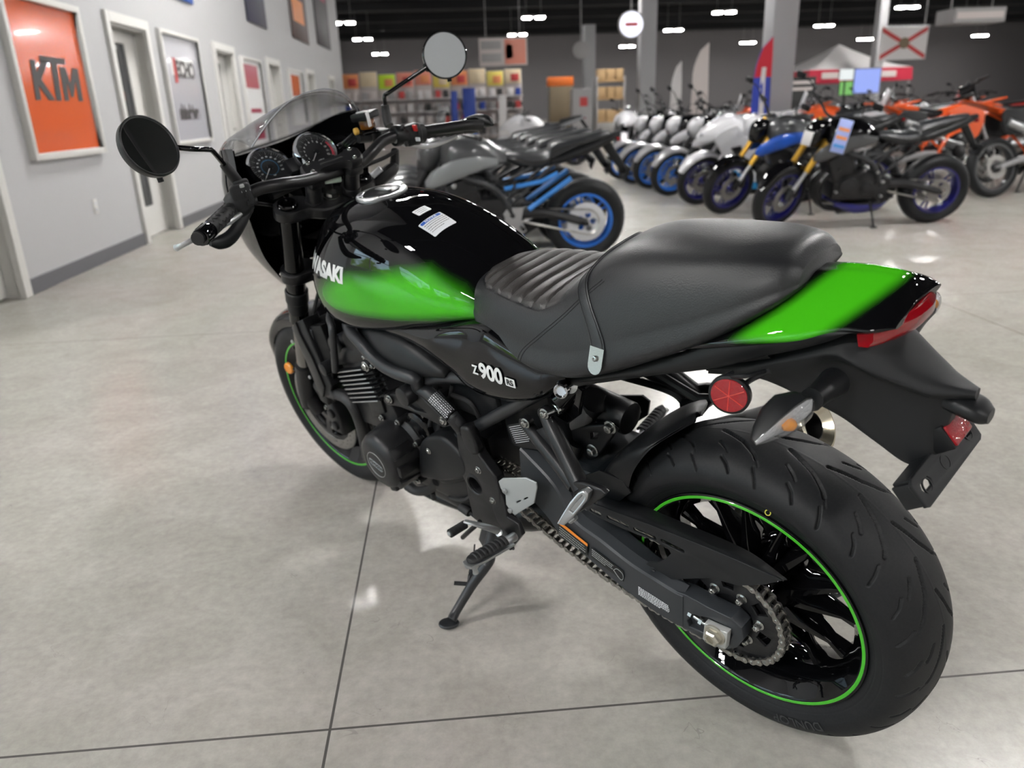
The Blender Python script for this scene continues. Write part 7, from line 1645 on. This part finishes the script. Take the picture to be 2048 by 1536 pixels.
# right row along the aisle
cB0 = dict(body=M['gloss'], acc=K['dgrey'], rim=K['darkbluerim'], fork=K['goldfork'], frame=M['frame'], sprocket=M['rotor'], tail=M['satin'], belly=K['darkbluerim'], ffender=M['gloss'])
cB1 = dict(body=K['dgrey'], acc=K['bluep'], rim=K['darkbluerim'], fork=K['goldfork'], tail=M['satin'], sprocket=M['rotor'], belly=M['satin'], ffender=M['gloss'])
cB2 = dict(body=K['whitep'], acc=K['cyan'], rim=K['darkbluerim'], fork=K['silverw'], tail=K['greyp'], ffender=K['whitep'])
cB3 = dict(body=K['greyp'], acc=K['bluep'], rim=K['bluerim'], fork=K['silverw'], tail=K['greyp'], ffender=K['greyp'])
a0 = (2.9981, 7.119); r0 = (4.5032, 7.0741)
def place_front(kind, c, label, front, yaw, steer, group=None, mirrors=True):
    d = Vector((math.cos(yaw), math.sin(yaw), 0)); return bg_bike(kind, c, label, (front[0]-d.x*1.42, front[1]-d.y*1.42), yaw, steer, group, mirrors=mirrors)
place_front('naked', cB0, 'black naked motorcycle, gold fork, dark blue wheels, nearest on the right of the aisle', (a0[0], a0[1]), math.radians(176), .55)
tagb = empty('price_tag', label='x', cat='price tag')
place_front('naked', cB1, 'blue naked motorcycle with gold fork, directly behind the black gold-forked one', (2.8873, 8.1591), math.radians(172), .5)
fr = [(2.8753, 9.0427), (2.8272, 10.0752), (2.8179, 11.0287), (2.766, 11.7578), (2.7438, 12.5661)]
nm = ['white sport motorcycle, first one behind the blue naked motorcycle', 'black motorcycle with white front fender, second one behind the blue naked motorcycle', 'black motorcycle with white front fender, third one behind the blue naked motorcycle', 'black motorcycle with white front fender, fourth one behind the blue naked motorcycle', 'black motorcycle with white front fender, farthest of the aisle row']
cB4 = dict(body=M['gloss'], acc=K['whitep'], rim=K['bluerim'], fork=K['dgrey'], tail=K['dgrey'], ffender=K['silverw'], mask=K['whitep'], belly=K['greyp'])
for k, (p, n_) in enumerate(zip(fr, nm)): place_front('sport' if k == 0 else 'naked', cB2 if k == 0 else cB4, n_, p, math.radians(170), .45, mirrors=(k > 0))
# second row deeper in the room: white and blue sport motorcycles
for k in range(9):
    x, y = 4.0+.95*k, 17.4+.1*k
    bg_bike('sport' if k % 3 == 0 else 'naked', cB2 if k % 3 == 0 else (cB4 if k % 3 == 1 else cB3), '%s motorcycle of the crowded second row, %s from the left' % (('white and blue', 'black and white', 'grey and blue')[k % 3], ordn[k]), (x, y), math.radians(-115), .3, 'second row of white and grey motorcycles')
for k in range(6):
    bg_bike('naked', dict(cB0, fork=K['silverw'], rim=M['gloss']), 'black motorcycle in the third row behind the white ones, %s from the left' % ordn[k], (5.4+1.3*k, 21.0), math.radians(-105), .3, 'third row of black motorcycles')
# far left white bike beyond the aisle
bg_bike('sport', cB2, 'white sport motorcycle alone at the far left end of the aisle', (2.5332, 16.1483), math.radians(160), .3)
# right side: orange and red dirt bikes
cD = dict(body=K['orangep'], acc=K['orangep'], rim=M['gloss'], fork=K['silverw'], frame=K['orangep'], swing=K['silverw'], panel=K['whitep'], ffender=K['orangep']); cE = dict(cD, body=K['redp'], acc=K['redp'], frame=K['redp'], ffender=K['redp'], panel=K['redp'])
q0 = (6.0859, 8.4218)
bg_bike('dirt', dict(cD, body=M['gloss'], acc=K['orangep'], rim=K['dgrey'], panel=M['satin']), 'black and orange motorcycle with silver swingarm at the right edge', (q0[0], q0[1]+.1), math.radians(8), .2)
bg_bike('dirt', dict(cD, panel=M['satin']), 'orange dirt bike behind the black gold-forked motorcycle seat', (5.6, 9.7), math.radians(12), .3)
for k in range(6):
    bg_bike('dirt', cD, 'orange dirt bike in the first orange row, %s from the left' % ordn[k], (6.5+1.25*k, 11.7-.08*k), math.radians(150), .3, 'first row of orange dirt bikes')
for k in range(6):
    bg_bike('dirt', cE if k > 2 else cD, '%s dirt bike in the second row of dirt bikes, %s from the left' % ('red' if k > 2 else 'orange', ordn[k]), (6.4+1.4*k, 14.2), math.radians(145), .3, 'second row of dirt bikes')
for k in range(6):
    bg_bike('naked', dict(cB0, rim=M['gloss'], fork=K['silverw'], body=M['gloss'] if k % 2 else K['redp']), '%s motorcycle in the row under the white tent, %s from the left' % ('black' if k % 2 else 'red', ordn[k]), (14.8+1.5*k, 18.5), math.radians(200), .3, 'motorcycles near the white tent')
bpy.data.objects.remove(tagb)

# ============================================================ displays, signs and flags in the far part of the showroom
def thing_boxes(name, label, cat, base, parts, group=None, rz=0.0):
    """parts: (part name, centre, size, material, bevel) relative to the base"""
    t = empty(name, base, (0, 0, rz), label, cat, group)
    for nm_, c_, s_, m_, bv_ in parts: mb = MB(); mb.box(c_, s_, bev=bv_); mb.build(nm_, m_, t)
    return t
def cm(n, c, r=.5): return mat(n, c, r)
Q = {k: cm(k+'_card', c) for k, c in dict(orange=(.80, .30, .12), cream=(.80, .66, .45), lime=(.62, .85, .05), salmon=(.80, .30, .22), yellow=(.82, .68, .15), pale=(.62, .56, .54), red=(.50, .05, .05), wood=(.42, .28, .14), brown=(.16, .12, .07), blue=(.015, .05, .32), sky=(.08, .30, .70), white=(.72, .70, .70), grey=(.35, .34, .34), dark=(.03, .03, .03), green=(.10, .45, .10), lilac=(.40, .48, .85)).items()}
# merchandise display racks along the far left, each with a picture header, shelves and boxed goods
YR = 26.0
hdr = ['orange', 'cream', 'lime', 'salmon', 'salmon', 'yellow', 'orange', 'cream', 'yellow', 'cream']
x0 = (-3.2283, 26, 1.5378)[0]; x1 = (2.4285, 26, 1.3538)[0]; n_ = 10; wdt = (x1-x0)/n_
zt = (-2.9229, 26, 2.1086)[2]; 
for k in range(n_):
    cx = x0+wdt*(k+.5); top_ = zt+.18+.05*math.sin(k*2.1)
    t = empty('display_rack', (cx, YR, 0), label='white merchandise rack with %s picture header, %s from the left' % (hdr[k], ordn[k] if k < 12 else ''), cat='display rack', group='merchandise racks along the far side')
    mb = MB(); mb.box((0, .25, top_/2), (wdt*.97, .04, top_), bev=.01); mb.build('rack_back', Q['pale'], t)
    mb = MB(); mb.box((0, .20, top_-.22), (wdt*.90, .03, .42), bev=.005); mb.build('header_card', Q[hdr[k]], t)
    mb = MB(); mb.box((wdt*.1, .18, top_-.25), (wdt*.45, .02, .22), bev=.005); mb.build('header_picture', Q['red' if k % 3 == 0 else ('cream' if k % 2 else 'orange')], t)
    for q in range(4): mb = MB(); mb.box((0, .02, .35+.38*q), (wdt*.94, .42, .03)); mb.build('shelf', Q['white'], t)
    rnd = random.Random(k)
    for q in range(4):
        for s_ in range(2):
            c_ = rnd.choice(['red', 'white', 'dark', 'grey', 'pale', 'white', 'pale', 'grey', 'blue'])
            thing_boxes('merchandise_box', '%s box, %s half of %s shelf, %s rack from the left' % (c_, 'left' if s_ == 0 else 'right', ('lowest', 'second', 'third', 'top')[q], ('first', 'second', 'third', 'fourth', 'fifth', 'sixth', 'seventh', 'eighth', 'ninth', 'tenth')[k]), 'box', (cx+wdt*(-.22+.44*s_), YR, .366+.38*q), [('carton', (0, 0, .11), (wdt*.30, .25, .22), Q[c_], .01)], 'boxed goods on the racks')
# blue banners before the racks
def stand_banner(a, b_, m_, label, name='banner_stand', extra=None):
    w = abs(b_[0]-a[0]); h = a[2]; t = empty(name, ((a[0]+b_[0])/2, a[1], 0), label=label, cat='banner'); mb = MB(); mb.box((0, 0, h/2+.05), (w, .03, h-.1), bev=.01); mb.build('banner_cloth', m_, t)
    mb = MB(); mb.box((0, 0, .025), (w+.1, .4, .05), bev=.01); mb.build('banner_foot', Q['dark'], t)
    if extra: mb = MB(); mb.box((w*.1, -.02, h*.35), (w*.5, .02, h*.3), bev=.01); mb.build('banner_patch', extra, t)
    return t
stand_banner((0.143, 24, 1.6504), (0.3306, 24, 1.6445), Q['blue'], 'narrow dark blue banner in front of the merchandise racks')
stand_banner((0.4855, 24.3, 1.7282), (0.866, 24.3, 1.7163), Q['blue'], 'wide blue banner with a light blue patch in front of the merchandise racks', extra=Q['sky'])
stand_banner((1.534, 24.3, 1.5024), (1.7703, 24.3, 1.4948), Q['white'], 'white narrow banner right of the blue banners')
# round grey and pink seat-like display and picture sign above
def hung_board(p0, p1, label, name, cat, parts, frame=None):
    """board hanging from the ceiling between image-left/top p0 and right/bottom p1"""
    w = p1[0]-p0[0]; h = p0[2]-p1[2]; t = empty(name, ((p0[0]+p1[0])/2, p0[1], p1[2]), label=label, cat=cat)
    mb = MB(); mb.box((0, 0, h/2), (w, .06, h), bev=.01); mb.build('sign_board', frame or Q['white'], t)
    for (fx, fz, fw, fh, m_) in parts: mb = MB(); mb.box((fx*w, -.035, h*fz), (w*fw, .02, h*fh), bev=.003); mb.build('sign_picture', m_, t)
    for s_ in (-.35, .35): mb = MB(); mb.cyl((s_*w, 0, h), (s_*w, 0, ZC-p1[2]), .012, n=6); mb.build('sign_cable', M['housing'], t)
    return t
hung_board((1.3594, 32, 3.6442), (3.1989, 32, 2.6603), 'large white picture sign with grey lettering and a red picture, hung above the racks', 'hanging_sign', 'sign', [(-.25, .75, .42, .3, Q['grey']), (-.25, .3, .42, .3, Q['grey']), (.25, .5, .44, .9, Q['salmon']), (.12, .5, .15, .5, Q['white'])], Q['pale'])
# lit round sign
p = (4.9568, 22, 3.0905); t = empty('round_sign', p, label='glowing white round sign with a red mark hung by the column', cat='sign')
mb = MB(); mb.cyl((0, .05, 0), (0, -.05, 0), .31, n=48, bev=.02); mb.build('sign_disc', mat('lit_sign', (.9, .9, .95), .4, emit=(.82, .85, 1.0), estr=1.1), t)
mb = MB(); mb.box((0, -.056, 0), (.34, .006, .09), bev=.003); mb.build('sign_lettering', mat('sign_red', (.6, .03, .03), .4), t)
mb = MB(); mb.cyl((0, 0, .31), (0, 0, ZC-p[2]), .015, n=8); mb.build('sign_pole', M['housing'], t); mb = MB(); mb.lathe([(-.055, .31), (-.055, .34), (.055, .34), (.055, .31)], (0, 0, 0), (0, 1, 0), 40); mb.build('sign_rim', Q['grey'], t)
# second, unlit round sign farther away
p = (5.6077, 34, 3.2575); t = empty('round_sign', p, label='dim grey round sign beside the short far column', cat='sign'); mb = MB(); mb.cyl((0, .05, 0), (0, -.05, 0), .34, n=36, bev=.02); mb.build('sign_disc', Q['grey'], t); mb = MB(); mb.cyl((0, 0, .34), (0, 0, ZC-p[2]), .015, n=8); mb.build('sign_pole', M['housing'], t)
# orange sign on a brown display
a, b_ = (3.1898, 26, 1.9941), (4.0131, 26, 1.7186); w = b_[0]-a[0]
thing_boxes('display_cabinet', 'brown display cabinet with an orange sign on top', 'cabinet', ((a[0]+b_[0])/2, 26, 0), [('cabinet_body', (0, 0, b_[2]/2), (w*.85, .5, b_[2]), Q['brown'], .01), ('orange_sign', (0, -.1, (a[2]+b_[2])/2), (w, .3, a[2]-b_[2]), mat('orange_sign', (.72, .16, .02), .4), .02)])
a, b_ = (3.6596, 24, 1.5937), (4.2213, 24, 1.1346)
thing_boxes('drinks_machine', 'light grey machine with a red and blue picture left of the far column', 'machine', ((a[0]+b_[0])/2, 24, 0), [('machine_body', (0, 0, a[2]/2), (b_[0]-a[0], .5, a[2]), Q['grey'], .02), ('machine_picture', (.05, -.26, b_[2]+.1), ((b_[0]-a[0])*.4, .02, .25), Q['red'], .01)])
# wooden crate shelves
pA = (4.9143, 27, 1.9933); pB = (5.8565, 27, 1.2535); wS = pB[0]-pA[0]
t = thing_boxes('storage_shelf', 'tall wooden storage shelf with three boards behind the column', 'shelf', ((pA[0]+pB[0])/2, 27, 0), [('shelf_board', (0, 0, z), (wS, .6, .05), Q['wood'], .005) for z in (.6, 1.3, 1.85)]+[('shelf_post', (s_*wS*.48, 0, pA[2]/2), (.06, .6, pA[2]), Q['grey'], .005) for s_ in (-1, 1)])
for k, z in enumerate((.63, 1.33, 1.88)):
    for q in range(3): thing_boxes('wooden_crate', 'tan wooden crate on the %s board, %s of three' % (('lowest', 'middle', 'top')[k], ('left', 'centre', 'right')[q]), 'crate', ((pA[0]+pB[0])/2+wS*(-.31+.31*q), 27, z), [('crate_box', (0, 0, .17), (wS*.27, .5, .34), Q['wood'], .01)], 'crates on the storage shelf')
# blue feather flag by the thick column
def feather(p_top, p_bot, wd, m_, label, tip=None, lean=.0):
    h = p_top[2]; t = empty('feather_flag', (p_bot[0], p_bot[1], 0), label=label, cat='flag'); mb = MB(); pts = []
    for k in range(13):
        u = k/12; z = .25+(h-.25)*u; x = (p_top[0]-p_bot[0])*u
        pts.append((x, z, wd*(1-.15*u) if u < .7 else wd*(.9*math.sqrt(max(0.0, (1-u)/.3)))))
    G = [[(x-w_, -.012+.03*math.sin(z*3), z), (x-w_*.5, -.02+.03*math.sin(z*3+1), z), (x+.01, -.01, z), (x+.01, .004, z), (x-w_, .004+.03*math.sin(z*3), z)] for x, z, w_ in pts]
    mb.grid(G, closed_v=True, cap=True); mb.build('flag_cloth', m_, t, angle=60)
    if tip:
        mb = MB(); mb.grid([[(g[0][0]-.001, g[0][1]-.012, g[0][2]), (g[2][0], g[2][1]-.012, g[2][2])] for g in G[8:]]); mb.build('flag_tip', tip, t); mb = MB(); mb.grid([[(x-w_*.62, -.045, z), (x-w_*.35, -.045, z)] for x, z, w_ in pts[4:10]]); mb.build('flag_lettering', Q['white'], t)
    mb = MB(); mb.tube([(0, 0, .02), (pts[6][0], 0, h*.5), (pts[-1][0], 0, h)], .014, n=8); mb.box((0, 0, .02), (.4, .4, .04), bev=.01); mb.build('flag_pole', Q['dark'], t); return t
feather((5.4426, 13.6, 2.0966), (5.4847, 13.6, 0.8348), .33, mat('royal_blue_cloth', (.03, .06, .42), .6), 'tall blue feather flag with red tip beside the thick column', mat('flag_red', (.55, .02, .04), .6))
feather((6.6617, 23, 2.2348), (6.6702, 23, 0.9812), .34, Q['white'], 'white feather flag, left of the two beyond the motorcycles'); feather((7.101, 22, 2.6098), (7.1304, 22, 1.0278), .50, Q['pale'], 'white feather flag with faint print, right of the two beyond the motorcycles')
# white tent with red valance
tc_ = (14.4811, 28, 1.8039); hw = ((16.3316, 28, 1.9106)[0]-(12.6276, 28, 2.0212)[0])/2; ze = (12.6634, 28, 2.0201)[2]; zp = (14.5756, 28, 2.9215)[2]; cx = ((16.3316, 28, 1.9106)[0]+(12.6276, 28, 2.0212)[0])/2
t = empty('canopy_tent', (cx, 28+hw, 0), label='white pop-up canopy tent with a red valance', cat='tent'); mb = MB()
ring = [(-hw, -hw), (hw, -hw), (hw, hw), (-hw, hw)]
rows = []
for u in np.linspace(0, 1, 6): s_ = 1-u; rows.append([(x*s_, y*s_, ze+(zp-ze)*(u**1.35)) for x, y in ring])
mb.grid(rows, closed_v=True); mb.build('canopy', mat('white_tent_cloth', (.62, .60, .60), .7), t, angle=20)
mb = MB(); mb.grid([[(x*1.0, y*1.0, ze), (x*1.01, y*1.01, ze-.42)] for x, y in ring+[ring[0]]]); mb.build('valance', mat('red_valance', (.50, .02, .05), .6), t, flat=True)
for s_ in (-.55, .45): mb = MB(); mb.box((hw*s_, -hw*1.02-.01, ze-.2), (hw*.45, .01, .2)); mb.build('valance_lettering', Q['pale'], t)
mb = MB(); mb.box((hw*.1, -hw*.7, ze+.35), (hw*.25, .02, .3)) if False else None
for x, y in ring: mb = MB(); mb.cyl((x*.97, y*.97, 0), (x*.97, y*.97, ze), .03, n=8); mb.build('tent_leg', Q['grey'], t)
# state flag
a, b_ = (13.4287, 25, 3.0845), (14.9412, 25, 2.1356); w = b_[0]-a[0]; h = a[2]-b_[2]
t = empty('wall_flag', ((a[0]+b_[0])/2, 25, b_[2]), label='hanging white flag with a red diagonal cross', cat='flag'); mb = MB(); mb.grid([[(w*(u-.5), .02*math.sin(u*9)+dy, h*v) for v in (0, .5, 1)] for dy in (0,) for u in np.linspace(0, 1, 12)]); mb.grid([[(w*(u-.5), .02*math.sin(u*9)+.006, h*v) for v in (0, .5, 1)] for u in np.linspace(0, 1, 12)]); mb.build('flag_cloth', Q['white'], t)
for s_ in (1, -1): mb = MB(); mb.grid([[(w*(u-.5), .02*math.sin(u*9)-.012, h*((u if s_ == 1 else 1-u)*.88+.06)+dz) for dz in (-.07, .07)] for u in np.linspace(.02, .98, 12)]); mb.build('flag_cross', Q['red'], t)
mb = MB(); mb.cyl((0, -.02, h*.5), (0, -.04, h*.5), h*.17, n=24); mb.build('flag_emblem', Q['brown'], t); mb = MB(); mb.cyl((-w*.5, 0, h), (w*.5, 0, h), .015, n=8); mb.cyl((-w*.4, 0, h), (-w*.4, 0, ZC-b_[2]), .01, n=6); mb.cyl((w*.4, 0, h), (w*.4, 0, ZC-b_[2]), .01, n=6); mb.build('flag_rod', M['housing'], t)
# screens below the tent
for (p0, p1, col, lab) in (((12.2164, 25, 1.9277), (12.6884, 25, 1.5952), (.85, .9, .9), 'small bright white screen under the tent edge'), ((12.1892, 24, 1.8964), (13.0227, 24, 1.1855), (.32, .42, .95), 'large pale blue screen under the tent'), ((12.6495, 25.8, 1.5784), (13.1484, 25.8, 1.1551), (.18, .50, .12), 'green picture screen below the white screen')):
    w = p1[0]-p0[0]; h = p0[2]-p1[2]; t = empty('display_screen', ((p0[0]+p1[0])/2, p0[1], p1[2]), label=lab, cat='screen'); mb = MB(); mb.box((0, 0, h/2), (w, .05, h), bev=.01); mb.build('screen_case', Q['dark'], t)
    mb = MB(); mb.box((0, -.028, h/2), (w*.95, .006, h*.95)); mb.build('screen_face', mat('lit_screen', (.02, .02, .02), .3, emit=col, estr=.9), t)
    mb = MB(); mb.cyl((0, .05, -p1[2]), (0, .05, h*.5), .03, n=8); mb.box((0, .05, -p1[2]+.02), (.5, .4, .04), bev=.01); mb.build('screen_stand', Q['dark'], t)
# dark notice board
a, b_ = (7.7861, 18.6, 1.5838), (8.5528, 18.6, 0.7968); w = b_[0]-a[0]; t = empty('notice_board', ((a[0]+b_[0])/2, 18.6, 0), label='dark free-standing notice board with pale lettering right of the thick column', cat='board'); mb = MB(); mb.box((0, 0, a[2]/2+.05), (w, .06, a[2]-.1), bev=.01); mb.box((0, 0, .03), (w, .3, .06), bev=.01); mb.box((0, 0, .12), (.08, .05, .24)); mb.build('board_panel', Q['dark'], t)
for z in (.12, .26): mb = MB(); mb.box((0, -.035, a[2]-z), (w*.8, .01, .07)); mb.build('board_lettering', Q['pale'], t)
for s_ in (-.3, .1, .3): mb = MB(); mb.box((w*s_, -.035, a[2]-.75), (w*.15, .01, .3)); mb.build('board_picture', Q['wood'], t)
# ceiling air unit
a, b_ = (18.7848, 30, 4.106), (20.7694, 30, 3.4531); w = b_[0]-a[0]; h = a[2]-b_[2]; t = thing_boxes('air_unit', 'pale ceiling air conditioning unit at the upper right', 'air conditioner', ((a[0]+b_[0])/2, 30.5, b_[2]), [('unit_body', (0, 0, h/2), (w, 1.2, h*.8), Q['grey'], .04), ('unit_grille', (0, -.61, h*.5), (w*.9, .02, h*.35), Q['pale'], .01)])
for s_ in (-1, 1): mb = MB(); mb.cyl((s_*w*.4, 0, h*.8), (s_*w*.4, 0, ZC-b_[2]), .015, n=6); mb.build('unit_hanger', M['housing'], t)
# price tags hanging on the black gold-forked motorcycle
for (p0, p1, m_, lab) in ((U2, U3, m2, l2) for (U2, U3, m2, l2) in (((3.268, 6.75, 0.959), (3.4238, 6.75, 0.6784), Q['lilac'], 'long blue and orange sales tag hanging on the black naked motorcycle'), ((3.0262, 6.8, 0.8688), (3.1358, 6.8, 0.7492), Q['white'], 'white paper card on the headlight of the black naked motorcycle'))):
    w = abs(p1[0]-p0[0]); h = p0[2]-p1[2]; t = empty('price_tag', ((p0[0]+p1[0])/2, p0[1], p1[2]), (0, .25, 0), lab, 'tag'); mb = MB(); mb.box((0, 0, h/2), (w*.8, .004, h), bev=.001); mb.build('tag_card', m_, t)
    if 'long' in lab:
        for z in (.2, .45, .7): mb = MB(); mb.box((0, -.004, h*z), (w*.65, .002, h*.1)); mb.build('tag_print', Q['orange'] if z > .3 else Q['sky'], t)
# stray motorcycles and dark clutter behind the rows
